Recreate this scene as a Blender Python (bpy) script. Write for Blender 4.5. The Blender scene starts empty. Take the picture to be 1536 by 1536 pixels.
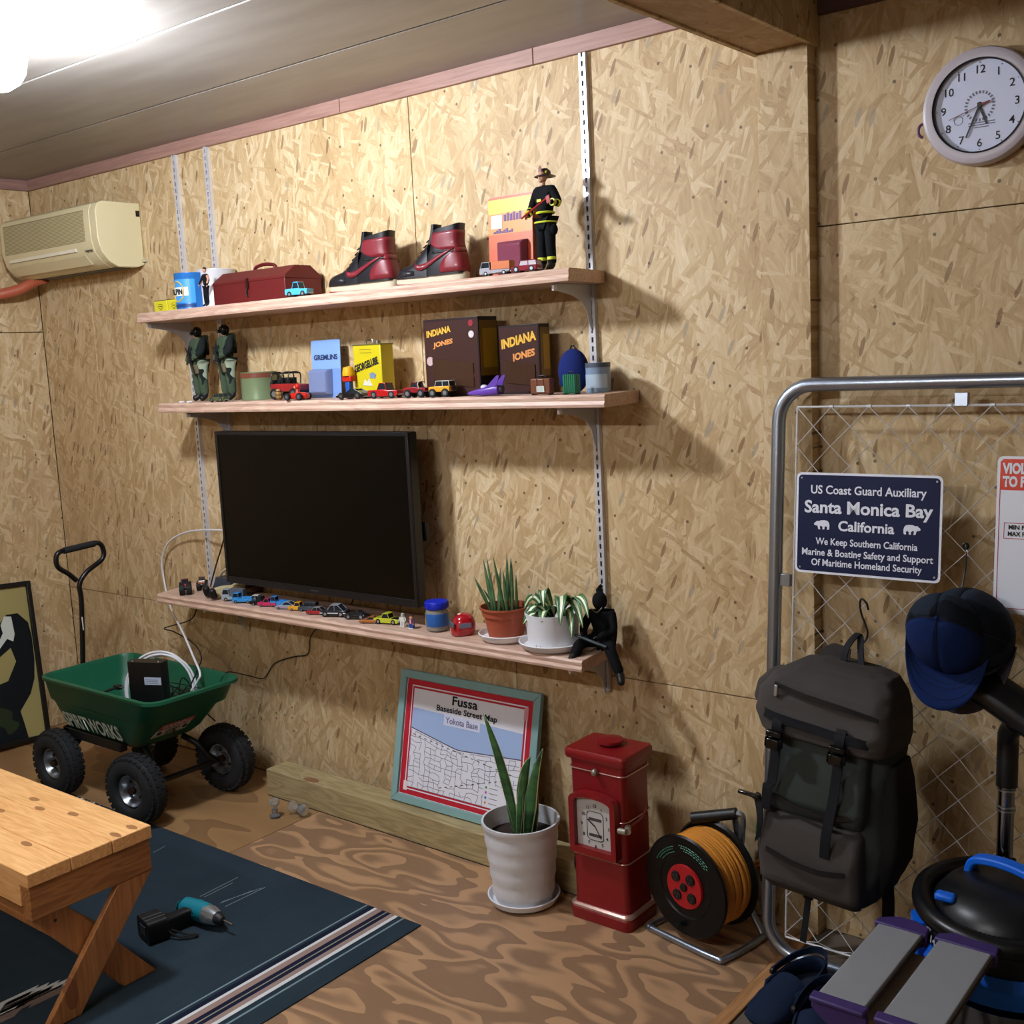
import bpy, math, random
import numpy as np
from mathutils import Vector, Matrix, Euler, noise
random.seed(7)
PI = math.pi
S = bpy.context.scene
COL = S.collection
# ------------------------------------------------------------------ camera
CAMLOC = Vector((4.628, -2.6, 1.521))
FPX = 1689.65
a_, b_, c_ = 1.43296938, 0.67704478, -0.04944852
ROT = Matrix.Rotation(b_, 3, 'Z') @ Matrix.Rotation(a_, 3, 'X') @ Matrix.Rotation(c_, 3, 'Z')
cd = bpy.data.cameras.new('camera'); cam = bpy.data.objects.new('camera', cd); COL.objects.link(cam)
cam.matrix_world = Matrix.Translation(CAMLOC) @ ROT.to_4x4()
cd.sensor_fit = 'HORIZONTAL'; cd.sensor_width = 36; cd.lens = 36 * FPX / 1536; cd.clip_start = .02
S.camera = cam
S.cycles.max_bounces = 6; S.cycles.diffuse_bounces = 4; S.cycles.glossy_bounces = 3; S.cycles.transmission_bounces = 4
# ------------------------------------------------------------------ world, exposure
w = bpy.data.worlds.new('world'); S.world = w; w.use_nodes = True
w.node_tree.nodes['Background'].inputs[0].default_value = (.8, .9, 1, 1)
w.node_tree.nodes['Background'].inputs[1].default_value = .05
S.view_settings.view_transform = 'Standard'; S.view_settings.look = 'None'
S.view_settings.exposure = 0; S.view_settings.gamma = 1; S.view_settings.use_curve_mapping = False
LAMP = (2.03, -1.19, 2.255)
LAMP_E = 570
FILL_E = 190

def at(px, py, **k):
    """a photograph pixel -> the point where its sight line meets the plane x=, y= or z="""
    d = ROT @ Vector(((px - 768) / FPX, -(py - 768) / FPX, -1))
    (a, v), = k.items(); i = 'xyz'.index(a)
    return CAMLOC + d * ((v - CAMLOC[i]) / d[i])
# ------------------------------------------------------------------ materials
def lin(h):
    if isinstance(h, str):
        h = h.lstrip('#'); v = [int(h[i:i+2], 16) / 255 for i in (0, 2, 4)]
    else: v = h
    return tuple((c / 12.92 if c <= .04045 else ((c + .055) / 1.055) ** 2.4) for c in v) + (1,)
_m = {}
class NT:
    def __init__(s, name):
        s.m = bpy.data.materials.new(name); s.m.use_nodes = True; s.t = s.m.node_tree
        s.b = s.t.nodes['Principled BSDF']
    def n(s, typ, **k):
        nd = s.t.nodes.new(typ)
        for a, v in k.items():
            if a in nd.inputs.keys(): nd.inputs[a].default_value = v
            else: setattr(nd, a, v)
        return nd
    def l(s, a, b): s.t.links.new(a, b)
    def math(s, op, a, b=None, c=None):
        nd = s.n('ShaderNodeMath', operation=op)
        for i, v in enumerate((a, b, c)):
            if v is None: continue
            if isinstance(v, (int, float)): nd.inputs[i].default_value = v
            else: s.l(v, nd.inputs[i])
        return nd.outputs[0]
    def ramp(s, fac, stops, interp='LINEAR'):
        r = s.n('ShaderNodeValToRGB'); e = r.color_ramp; e.interpolation = interp
        while len(e.elements) < len(stops): e.elements.new(.5)
        for el, (p, c) in zip(e.elements, stops): el.position = p; el.color = lin(c)
        s.l(fac, r.inputs[0]); return r.outputs[0]
    def mix(s, f, a, b):
        nd = s.n('ShaderNodeMix', data_type='RGBA')
        for i, v in ((0, f), (6, a), (7, b)):
            if isinstance(v, (int, float)): nd.inputs[i].default_value = v
            elif isinstance(v, tuple): nd.inputs[i].default_value = v
            else: s.l(v, nd.inputs[i])
        return nd.outputs[2]
    def coord(s, scale=(1, 1, 1), rot=(0, 0, 0), loc=(0, 0, 0)):
        tc = s.n('ShaderNodeTexCoord'); mp = s.n('ShaderNodeMapping')
        mp.inputs['Scale'].default_value = scale; mp.inputs['Rotation'].default_value = rot; mp.inputs['Location'].default_value = loc
        s.l(tc.outputs['Object'], mp.inputs[0]); return mp.outputs[0]
    def noise(s, vec, scale=5, detail=2, rough=.5, dist=0, two=False):
        nd = s.n('ShaderNodeTexNoise')
        if two: nd.noise_dimensions = '2D'; nd.inputs['Scale'].default_value = scale
        nd.inputs['Detail'].default_value = detail; nd.inputs['Roughness'].default_value = rough
        nd.inputs['Distortion'].default_value = dist
        if vec is not None: s.l(vec, nd.inputs['Vector'])
        return nd.outputs[0]
    def bump(s, h, strength=.3, dist=.002):
        nd = s.n('ShaderNodeBump'); nd.inputs['Strength'].default_value = strength; nd.inputs['Distance'].default_value = dist
        s.l(h, nd.inputs['Height']); s.l(nd.outputs[0], s.b.inputs['Normal'])

def mt(col, rough=.5, metal=0., var=.08, scale=30, bump=0., spec=.38, coat=0., emit=None, trans=0.):
    key = (str(col), rough, metal, var, scale, bump, spec, coat, str(emit), trans)
    if key in _m: return _m[key]
    t = NT('mat_' + str(col).strip('#')); c = lin(col)
    v = t.coord(); nz = t.noise(v, scale, 4, .6)
    d = tuple(x * (1 - var) for x in c[:3]) + (1,); h = tuple(min(1, x * (1 + var)) for x in c[:3]) + (1,)
    t.l(t.mix(nz, d, h), t.b.inputs['Base Color'])
    t.b.inputs['Roughness'].default_value = rough; t.b.inputs['Metallic'].default_value = metal
    t.b.inputs['Specular IOR Level'].default_value = spec; t.b.inputs['Coat Weight'].default_value = coat
    if trans: t.b.inputs['Transmission Weight'].default_value = trans; t.b.inputs['IOR'].default_value = 1.2
    if bump: t.bump(nz, bump, .002)
    if emit:
        t.b.inputs['Emission Color'].default_value = lin(emit[0]); t.b.inputs['Emission Strength'].default_value = emit[1]
    _m[key] = t.m; return t.m

def osb(ax, seed=0, tint=1., main=90, dens=1.):
    """oriented strand board: overlapping flat strands in a wall plane; ax names the two axes of the board plane"""
    key = ('osb', ax, seed, tint, main)
    if key in _m: return _m[key]
    t = NT('osb_board_' + ax)
    tc = t.n('ShaderNodeTexCoord'); sp = t.n('ShaderNodeSeparateXYZ'); t.l(tc.outputs['Object'], sp.inputs[0])
    cb = t.n('ShaderNodeCombineXYZ'); o = dict(x=0, y=1, z=2)
    t.l(sp.outputs[o[ax[0]]], cb.inputs[0]); t.l(sp.outputs[o[ax[1]]], cb.inputs[1]); cb.inputs[2].default_value = seed * 3.7
    base = cb.outputs[0]
    wn = t.n('ShaderNodeTexNoise', noise_dimensions='2D'); wn.inputs['Scale'].default_value = 5; wn.inputs['Detail'].default_value = 2; t.l(base, wn.inputs['Vector'])
    vm = t.n('ShaderNodeVectorMath', operation='MULTIPLY_ADD'); t.l(wn.outputs['Color'], vm.inputs[0]); vm.inputs[1].default_value = (.022, .022, 0); t.l(base, vm.inputs[2])
    P = vm.outputs[0]
    val = None
    layers = [(main, 5, 36), (main + 9, 6.5, 50), (main - 14, 6, 34), (main + 48, 11, 50), (main - 5, 12, 105), (main + 20, 6, 32), (main - 34, 15, 80), (main + 70, 18, 95)]
    for i, (ang, su, sv) in enumerate(layers):
        m1 = t.n('ShaderNodeMapping', vector_type='TEXTURE'); t.l(P, m1.inputs[0])
        m1.inputs['Rotation'].default_value = (0, 0, math.radians(ang)); m1.inputs['Location'].default_value = (i * 1.3 + seed * 2.9, i * .7 + seed * 1.7, 0)
        m1.inputs['Scale'].default_value = (1 / su, 1 / sv, 1)
        vo = t.n('ShaderNodeTexVoronoi', voronoi_dimensions='2D'); vo.inputs['Scale'].default_value = 1.0; t.l(m1.outputs[0], vo.inputs['Vector'])
        sc = t.n('ShaderNodeSeparateColor'); t.l(vo.outputs['Color'], sc.inputs[0])
        fine = t.noise(m1.outputs[0], 3.0, 2, .6, two=True)
        v = t.math('ADD', t.math('MULTIPLY', sc.outputs[0], .52), t.math('MULTIPLY', fine, .5))
        v = t.math('SUBTRACT', v, t.math('MULTIPLY', t.math('POWER', vo.outputs['Distance'], 3), .10))
        if val is None: val = v
        else:
            thr = (.0, .45, .60, .72, .60, .74, .78, .86)[i]
            mask = t.math('GREATER_THAN', sc.outputs[1], thr)
            val = t.math('ADD', t.math('MULTIPLY', val, t.math('SUBTRACT', 1, mask)), t.math('MULTIPLY', v, mask))
    big = t.noise(base, 1.6, 2, .6, two=True)
    val = t.math('ADD', val, t.math('MULTIPLY', t.math('SUBTRACT', big, .5), .30))
    col = t.ramp(val, [(.04, '#876a48'), (.22, '#ab8f66'), (.42, '#b69b72'), (.60, '#c1a881'), (.80, '#cdb894'), (.97, '#dccdb0')])
    # rare dark flakes and grey strands
    m2 = t.n('ShaderNodeMapping', vector_type='TEXTURE'); t.l(P, m2.inputs[0]); m2.inputs['Rotation'].default_value = (0, 0, math.radians(main - 12))
    m2.inputs['Scale'].default_value = (1 / 14, 1 / 60, 1)
    v2 = t.n('ShaderNodeTexVoronoi', voronoi_dimensions='2D'); v2.inputs['Scale'].default_value = 1; t.l(m2.outputs[0], v2.inputs['Vector'])
    s2 = t.n('ShaderNodeSeparateColor'); t.l(v2.outputs['Color'], s2.inputs[0])
    core = t.math('LESS_THAN', v2.outputs['Distance'], .33)
    dk = t.math('MULTIPLY', t.math('GREATER_THAN', s2.outputs[0], .955), core)
    gy = t.math('MULTIPLY', t.math('LESS_THAN', s2.outputs[0], .018), core)
    col = t.mix(t.math('MULTIPLY', dk, .7), col, lin('#6e4e2e')); col = t.mix(t.math('MULTIPLY', gy, .6), col, lin('#8f8676'))
    v3 = t.n('ShaderNodeTexVoronoi', voronoi_dimensions='2D'); v3.inputs['Scale'].default_value = 22; t.l(base, v3.inputs['Vector'])
    s3 = t.n('ShaderNodeSeparateColor'); t.l(v3.outputs['Color'], s3.inputs[0])
    pt_ = t.math('MULTIPLY', t.math('GREATER_THAN', s3.outputs[0], .9), t.math('LESS_THAN', v3.outputs['Distance'], .09))
    col = t.mix(t.math('MULTIPLY', pt_, .8), col, lin('#4a3420'))
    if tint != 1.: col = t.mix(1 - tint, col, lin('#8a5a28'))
    t.l(col, t.b.inputs['Base Color']); t.b.inputs['Roughness'].default_value = .55
    t.b.inputs['Specular IOR Level'].default_value = .35
    t.bump(val, .35, .0015)
    _m[key] = t.m; return t.m

def wood(light, dark, ax='x', scale=1., rough=.5, knots=0., ring=0., key2='', contrast=1.):
    key = ('wood', light, dark, ax, scale, rough, knots, ring, key2)
    if key in _m: return _m[key]
    t = NT('wood_' + light.strip('#'))
    st = {'x': (1.5, 26, 26), 'y': (26, 1.5, 26), 'z': (26, 26, 1.5)}[ax]
    v = t.coord(tuple(c * scale for c in st))
    n1 = t.noise(v, 1.0, 4, .6, .6); fac = n1
    if ring:
        st2 = {'x': (.6, 5, 5), 'y': (5, .6, 5), 'z': (5, 5, .6)}[ax]
        n2 = t.noise(t.coord(tuple(c * scale for c in st2)), 1.3, 2, .5, .8)
        r = t.math('MULTIPLY', t.math('ADD', t.math('SINE', t.math('MULTIPLY', n2, 40)), 1), .5)
        fac = t.math('ADD', t.math('MULTIPLY', n1, 1 - ring), t.math('MULTIPLY', r, ring))
    col = t.ramp(fac, [(.3, dark), (.68, light)])
    if knots:
        vk = t.n('ShaderNodeTexVoronoi', voronoi_dimensions='2D' if key2 == '2d' else '3D'); vk.inputs['Scale'].default_value = 1
        kk = {'x': (5, 12, 12), 'y': (12, 5, 12), 'z': (12, 12, 5)}[ax]
        t.l(t.coord(kk), vk.inputs['Vector']); s2 = t.n('ShaderNodeSeparateColor'); t.l(vk.outputs['Color'], s2.inputs[0])
        k = t.math('MULTIPLY', t.math('LESS_THAN', t.math('ADD', vk.outputs['Distance'], t.math('MULTIPLY', n1, .06)), .14 if key2 == '2d' else .24), t.math('GREATER_THAN', s2.outputs[0], 1 - knots))
        col = t.mix(t.math('MULTIPLY', k, .75), col, lin('#7a4526'))
    t.l(col, t.b.inputs['Base Color']); t.b.inputs['Roughness'].default_value = rough; t.bump(n1, .15, .001)
    _m[key] = t.m; return t.m

def plywood(light, dark, wild=1., key2=0):
    t = NT('plywood_%d' % key2)
    v = t.coord((1, 1, 1), loc=(key2 * 3.1, 0, 0))
    mp = t.n('ShaderNodeMapping'); mp.inputs['Scale'].default_value = (.60, 1.6, 1); t.l(v, mp.inputs[0])
    n1 = t.noise(mp.outputs[0], 1.55, 1.6, .45, .25)
    fib = t.noise(t.coord((4, 90, 1)), 1, 3, .6)
    band = t.math('MULTIPLY', n1, 6.5 * wild); fr = t.math('FRACT', band)
    n3 = t.noise(mp.outputs[0], 6, 3, .6)
    f = t.math('ADD', t.math('MULTIPLY', fr, .8), t.math('ADD', t.math('MULTIPLY', fib, .25), t.math('MULTIPLY', n3, .25)))
    col = t.ramp(f, [(.28, light), (.46, light), (.70, dark), (1.0, dark), ] if wild > .5 else [(.2, light), (1., dark)])
    big = t.noise(v, 1.3, 2, .5)
    col = t.mix(t.math('MULTIPLY', big, .35), col, lin('#8a6a4a'))
    vk = t.n('ShaderNodeTexVoronoi'); vk.inputs['Scale'].default_value = 5; t.l(v, vk.inputs['Vector'])
    s2 = t.n('ShaderNodeSeparateColor'); t.l(vk.outputs['Color'], s2.inputs[0])
    k = t.math('MULTIPLY', t.math('LESS_THAN', vk.outputs['Distance'], .035), t.math('GREATER_THAN', s2.outputs[0], .6))
    col = t.mix(k, col, lin('#3c2a1c'))
    t.l(col, t.b.inputs['Base Color']); t.b.inputs['Roughness'].default_value = .42; t.b.inputs['Specular IOR Level'].default_value = .4
    t.bump(fib, .12, .001); return t.m

def fabric(col, col2=None, scale=400, rough=.95, camo=None, streak=None, cs=38):
    key = ('fab', col, col2, scale, str(camo), streak, cs)
    if key in _m: return _m[key]
    t = NT('fabric_' + col.strip('#')); v = t.coord()
    n1 = t.noise(v, scale, 2, .6); c = t.mix(n1, lin(col), lin(col2 or col))
    if streak: c = t.mix(t.math('MULTIPLY', t.noise(t.coord((1, 60, 1) if streak == 'x' else (60, 1, 1)), 8, 3, .7), .6), c, lin('#0e141c'))
    if camo:
        for i, (cc, th) in enumerate(camo):
            m = t.math('GREATER_THAN', t.noise(t.coord(loc=(i * 5.3, i, 2 * i)), cs, 2, .5), th); c = t.mix(m, c, lin(cc))
    t.l(c, t.b.inputs['Base Color']); t.b.inputs['Roughness'].default_value = rough; t.b.inputs['Specular IOR Level'].default_value = .15
    t.bump(n1, .4, .001); _m[key] = t.m; return t.m
# ------------------------------------------------------------------ mesh builder
def V(*a): return Vector(a)
def catmull(pts, n=6, closed=False):
    pts = [Vector(p) for p in pts]; N = len(pts); out = []
    rng = range(N if closed else N - 1)
    for i in rng:
        if closed: p0, p1, p2, p3 = pts[i-1], pts[i], pts[(i+1) % N], pts[(i+2) % N]
        else:
            p1, p2 = pts[i], pts[i+1]; p0 = pts[i-1] if i else p1 * 2 - p2; p3 = pts[i+2] if i + 2 < N else p2 * 2 - p1
        for k in range(n):
            t = k / n
            out.append(.5 * ((2 * p1) + (p2 - p0) * t + (2 * p0 - 5 * p1 + 4 * p2 - p3) * t * t + (3 * p1 - p0 - 3 * p2 + p3) * t ** 3))
    if not closed: out.append(pts[-1])
    return out
def rr(hx, hy, r, n=5, cx=0, cy=0):
    r = min(r, hx * .999, hy * .999); o = []
    for sx, sy, a0 in ((1, 1, 0), (-1, 1, 90), (-1, -1, 180), (1, -1, 270)):
        for k in range(n + 1):
            a = math.radians(a0 + 90 * k / n); o.append((cx + sx * (hx - r) + r * math.cos(a), cy + sy * (hy - r) + r * math.sin(a)))
    return o
class MB:
    def __init__(s): s.v = []; s.f = []; s.M = None
    def add(s, vs, fs):
        k = len(s.v)
        for p in vs:
            p = Vector(p)
            s.v.append(s.M @ p if s.M is not None else p)
        s.f += [tuple(i + k for i in f) for f in fs]; return s
    def box(s, x0, x1, y0, y1, z0, z1):
        return s.add([(x, y, z) for z in (z0, z1) for y in (y0, y1) for x in (x0, x1)],
                     [(0, 2, 3, 1), (4, 5, 7, 6), (0, 1, 5, 4), (1, 3, 7, 5), (3, 2, 6, 7), (2, 0, 4, 6)])
    def hexa(s, p):  # 8 points: bottom loop (4), top loop (4)
        return s.add(p, [(3, 2, 1, 0), (4, 5, 6, 7), (0, 1, 5, 4), (1, 2, 6, 5), (2, 3, 7, 6), (3, 0, 4, 7)])
    def loft(s, rings, caps=True, closed=False):
        n = len(rings[0]); vs = [p for r in rings for p in r]; fs = []
        R_ = len(rings)
        for i in range(R_ if closed else R_ - 1):
            a = i * n; b = ((i + 1) % R_) * n
            for k in range(n):
                k2 = (k + 1) % n; fs.append((a + k, a + k2, b + k2, b + k))
        if caps and not closed: fs.append(tuple(range(n - 1, -1, -1))); fs.append(tuple(range((R_ - 1) * n, R_ * n)))
        return s.add(vs, fs)
    def lathe(s, prof, n=28, c=(0, 0, 0), axis='z'):
        rings = []
        for r, h in prof:
            ring = []
            for k in range(n):
                a = 2 * PI * k / n; x, y = r * math.cos(a), r * math.sin(a)
                p = {'z': (x, y, h), 'y': (x, h, -y), 'x': (h, x, y)}[axis]
                ring.append((p[0] + c[0], p[1] + c[1], p[2] + c[2]))
            rings.append(ring)
        if prof[0][0] > .0101 and prof[-1][0] > .0101 and len(prof) > 2: return s.loft(rings, closed=True)
        return s.loft(rings)
    def cyl(s, p0, p1, r0, r1=None, n=12): return s.tube([p0, p1], [r0, r0 if r1 is None else r1], n)
    def tube(s, pts, r, n=8, closed=False, up=None):
        pts = [Vector(p) for p in pts]; N = len(pts)
        rs = r if isinstance(r, (list, tuple)) else [r] * N
        if len(rs) != N: rs = [rs[0]] * N
        t0 = (pts[1] - pts[0]).normalized(); ref = Vector((0, 0, 1)) if abs(t0.z) < .9 else Vector((1, 0, 0))
        nrm = t0.cross(ref).normalized(); rings = []
        for i in range(N):
            if closed: t = (pts[(i + 1) % N] - pts[i - 1])
            else: t = pts[min(i + 1, N - 1)] - pts[max(i - 1, 0)]
            if t.length < 1e-9: t = t0
            t.normalize(); nrm = (nrm - t * nrm.dot(t)); nrm.normalize(); bn = t.cross(nrm)
            rings.append([pts[i] + (nrm * math.cos(2 * PI * k / n) + bn * math.sin(2 * PI * k / n)) * rs[i] for k in range(n)])
        return s.loft(rings, caps=not closed, closed=closed)
    def ribbon(s, pts, w, th, wdir):  # flat strap following pts; wdir is the width direction
        pts = [Vector(p) for p in pts]; wd = Vector(wdir).normalized(); rings = []
        for i, p in enumerate(pts):
            t = (pts[min(i + 1, len(pts) - 1)] - pts[max(i - 1, 0)]).normalized(); nn = t.cross(wd).normalized()
            rings.append([p + wd * w / 2 + nn * th / 2, p - wd * w / 2 + nn * th / 2, p - wd * w / 2 - nn * th / 2, p + wd * w / 2 - nn * th / 2])
        return s.loft(rings)
    def ell(s, c, r, n=16, m=10, top=1., bot=-1.):
        r = (r, r, r) if isinstance(r, (int, float)) else r; rings = []
        for i in range(m + 1):
            a = math.asin(bot) + (math.asin(top) - math.asin(bot)) * i / m
            rad = max(math.cos(a), .012); z = math.sin(a)
            rings.append([(c[0] + r[0] * rad * math.cos(2 * PI * k / n), c[1] + r[1] * rad * math.sin(2 * PI * k / n), c[2] + r[2] * z) for k in range(n)])
        return s.loft(rings)
    def prism(s, poly, d0, d1, M=None):
        n = len(poly)
        A = sum(poly[i][0] * poly[(i+1) % n][1] - poly[(i+1) % n][0] * poly[i][1] for i in range(n))
        if A < 0: poly = poly[::-1]
        vs = [Vector((p[0], p[1], d0)) for p in poly] + [Vector((p[0], p[1], d1)) for p in poly]
        if M is not None: vs = [M @ p for p in vs]
        fs = [tuple(range(n - 1, -1, -1)), tuple(range(n, 2 * n))] + [(k, (k + 1) % n, n + (k + 1) % n, n + k) for k in range(n)]
        return s.add(vs, fs)
    def o(s, name, mat, parent=None, label=None, bev=0., seg=2, smooth=True, ang=35, sub=0, kind=None, solid=0.):
        me = bpy.data.meshes.new(name); me.from_pydata([tuple(p) for p in s.v], [], s.f); me.update()
        if smooth: me.shade_smooth(); me.set_sharp_from_angle(angle=math.radians(ang))
        me.materials.append(mat); ob = bpy.data.objects.new(name, me); COL.objects.link(ob)
        if parent is not None: ob.parent = parent
        if solid: md = ob.modifiers.new('solid', 'SOLIDIFY'); md.thickness = solid; md.offset = 0
        if bev: md = ob.modifiers.new('bevel', 'BEVEL'); md.width = bev; md.segments = seg; md.limit_method = 'ANGLE'; md.angle_limit = math.radians(40)
        if sub: md = ob.modifiers.new('sub', 'SUBSURF'); md.levels = sub; md.render_levels = sub
        if label: ob['label'] = label
        if kind: ob['kind'] = kind
        return ob
XZ = Matrix(((1, 0, 0, 0), (0, 0, -1, 0), (0, 1, 0, 0), (0, 0, 0, 1)))   # local (x, y, z) -> (x, -z, y): a sheet facing -y
YZ = Matrix(((0, 0, 1, 0), (1, 0, 0, 0), (0, 1, 0, 0), (0, 0, 0, 1)))    # local (x, y, z) -> (z, x, y): a section swept along x
def tag(o, label, cat, group=None):
    o['label'] = label; o['category'] = cat
    if group: o['group'] = group
    return o
def T(name, label, cat, loc=(0, 0, 0), rz=0., group=None, M=None, s=None):
    o = bpy.data.objects.new(name, None); COL.objects.link(o); o.empty_display_size = .05
    if M is not None: o.matrix_world = M
    else: o.location = loc; o.rotation_euler = (0, 0, rz)
    if s: o.scale = (s, s, s)
    return tag(o, label, cat, group)
def struct(o): o['kind'] = 'structure'; return o
def SE(name):
    o = bpy.data.objects.new(name, None); COL.objects.link(o); o['kind'] = 'structure'; return o
def text(s_, h, mat, parent, M=None, w=None, ex=.0004, bold=0., name='lettering', align='CENTER', shear=0., label=None):
    cu = bpy.data.curves.new('t', 'FONT'); cu.body = s_; cu.size = 1; cu.align_x = align; cu.resolution_u = 3
    cu.offset = bold; cu.shear = shear
    tmp = bpy.data.objects.new('t', cu); COL.objects.link(tmp)
    dg = bpy.context.evaluated_depsgraph_get(); me = bpy.data.meshes.new_from_object(tmp.evaluated_get(dg))
    bpy.data.objects.remove(tmp); bpy.data.curves.remove(cu)
    co = np.empty(len(me.vertices) * 3); me.vertices.foreach_get('co', co); co = co.reshape(-1, 3)
    y0, y1 = 0, .70
    sx = sy = h / .70
    if w:
        ww = co[:, 0].max() - co[:, 0].min(); sx = w / ww
    m = (M if M is not None else Matrix()) @ Matrix.Diagonal((sx, sy, 1, 1))
    for v in me.vertices: v.co = m @ (Vector((v.co.x, v.co.y, ex)))
    me.name = name; me.materials.clear(); me.materials.append(mat)
    ob = bpy.data.objects.new(name, me); COL.objects.link(ob); ob.parent = parent
    if label: ob['label'] = label
    return ob
def TM(x, y, z, base=XZ, rot=0.):  # text placed on a face: translation then a sheet orientation
    return Matrix.Translation((x, y, z)) @ base @ Matrix.Rotation(rot, 4, 'Z')
def skin(name, nodes, edges, mat, parent, sub=2, label=None):
    """one continuous tapering surface grown along connected edges; nodes = [(x, y, z, r or (rx, ry))], first is the root"""
    me = bpy.data.meshes.new(name); me.from_pydata([n[:3] for n in nodes], edges, []); me.update()
    tmp = bpy.data.objects.new(name, me); COL.objects.link(tmp)
    md = tmp.modifiers.new('s', 'SKIN'); md.use_smooth_shade = True
    sv = me.skin_vertices[0].data
    for i, n in enumerate(nodes):
        r = n[3]; sv[i].radius = r if isinstance(r, tuple) else (r, r); sv[i].use_root = (i == 0)
    m2 = tmp.modifiers.new('u', 'SUBSURF'); m2.levels = sub; m2.render_levels = sub
    dg = bpy.context.evaluated_depsgraph_get(); out = bpy.data.meshes.new_from_object(tmp.evaluated_get(dg))
    bpy.data.objects.remove(tmp); bpy.data.meshes.remove(me)
    out.name = name; out.materials.clear(); out.materials.append(mat)
    for p in out.polygons: p.use_smooth = True
    ob = bpy.data.objects.new(name, out); COL.objects.link(ob); ob.parent = parent
    if label: ob['label'] = label
    return ob
CHROME = mt('#c8ccd2', .22, 1., .05); STEEL = mt('#a9b0ba', .34, .9, .12, 25); BLACK = mt('#0e0f11', .45, 0, .2); BLACKG = mt('#08090a', .12, 0, .1)
RUBBER = mt('#15171a', .8, 0, .25, 60, .3); WHITE = mt('#e6e6ea', .4, 0, .03); INK = mt('#16161a', .6); DARKGLASS = mt('#10151b', .08, 0, .1)

# =================================================================== setting
CZ = 2.35
fl = SE('floor')
PLY = plywood('#b48e6a', '#876950', 1., 1); PLY2 = plywood('#a07c52', '#7d5e3e', .35, 2)
def sheet(x0, x1, y0, y1, m, z=0.):
    g = .0015
    return MB().box(x0 + g, x1 - g, y0 + g, y1 - g, -.012 + z, z).o('plywood_sheet', m, fl, bev=.001, seg=1)
for x0, x1, m in ((-.1, 1.75, PLY2), (1.75, 3.45, PLY)):
    for y0, y1 in ((-.91 - .2, .0), (-1.11 - 1.82, -1.11), (-4.9, -2.93)): sheet(x0, x1, y0, y1, m)
CONC = mt('#5e5348', .8, 0, .2, 20, .4)
MB().box(3.49, 6.2, -4.9, .06, -.012, .0).o('floor_mat', CONC, fl)
MB().box(-.1, 6.2, -4.9, .06, -.05, -.0125).o('subfloor', mt('#1a1410', .9), fl)
struct(MB().box(3.452, 3.488, -4.9, .0, -.012, .006).o('trim_1', wood('#b98a5a', '#96683f', 'y'), None, bev=.002))

wb = SE('wall_back')
OX = osb('xz', 0); OX2 = osb('xz', 1, main=80)
def board(p, x0, x1, z0, z1, y, m, th=.012, g=.0012):
    return MB().box(x0 + g, x1 - g, y, y + th, z0 + g, z1 - g).o('osb_board', m, p, bev=.0012, seg=1)
for (x0, x1, z0, z1, m) in ((0, .393, .601, 2.31, OX2), (.393, 2.213, .601, 2.31, OX), (2.213, 3.366, .601, 2.31, OX2), (0, .704, 0, .601, OX), (.704, 2.524, 0, .601, OX2), (2.524, 3.366, 0, .601, OX)):
    board(wb, x0, x1, z0, z1, 0, m)
MB().box(-.02, 3.47, .0125, .05, -.02, 2.6).o('backing', mt('#2a1c10', .9), wb)
wr = SE('wall_right')
OXR = osb('xz', 2, main=85)
for (x0, x1, z0, z1) in ((3.49, 4.4, 0, 1.79), (4.4, 6.2, 0, 1.79), (3.49, 4.9, 1.79, 2.40), (4.9, 6.2, 1.79, 2.40)): board(wr, x0, x1, z0, z1, .030, OXR)
MB().box(3.45, 6.2, .0425, .07, -.02, 2.6).o('backing', mt('#2a1c10', .9), wr)
# pilaster and beam, boxed in strand board
pl = SE('trim_2')
OP = osb('xz', 4, main=97); OPY = osb('yz', 4)
MB().box(3.366, 3.494, -.014, .03, 0, 2.205).o('pilaster_board', OP, pl, bev=.001, seg=1)
bm_ = SE('trim_3')
MB().box(3.3665, 3.4935, -4.6, -.001, 2.205, 2.219).o('soffit_board', osb('xy', 5, tint=.55), bm_, bev=.001, seg=1)  # same board tinted darker: the underside's shade is put into its colour
MB().box(3.4935, 3.506, -4.6, .03, 2.2, 2.42).o('beam_board', OPY, bm_, bev=.001, seg=1)
MB().box(3.354, 3.3665, -4.6, -.001, 2.2, 2.42).o('beam_board', OPY, bm_, bev=.001, seg=1)
# left wall, the two walls behind the camera
wl = SE('wall_left'); OY = osb('yz', 6, main=88)
for (y0, y1, z0, z1) in ((-.91, 0, 0, 1.72), (-2.73, -.91, 0, 1.72), (-4.9, -2.73, 0, 1.72), (-1.82, 0, 1.72, 2.31), (-4.9, -1.82, 1.72, 2.31)):
    g = .0012; MB().box(-.012, 0, y0 + g, y1 - g, z0 + g, z1 - g).o('osb_board', OY, wl, bev=.0012, seg=1)
MB().box(-.06, -.0125, -4.9, .05, -.02, 2.6).o('backing', mt('#2a1c10', .9), wl)
struct(MB().box(6.15, 6.2, -4.9, .03, 0, 2.4).o('wall_side', OPY, None)); struct(MB().box(-.05, 6.2, -4.95, -4.9, 0, 2.4).o('wall_front', OX, None))
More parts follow.
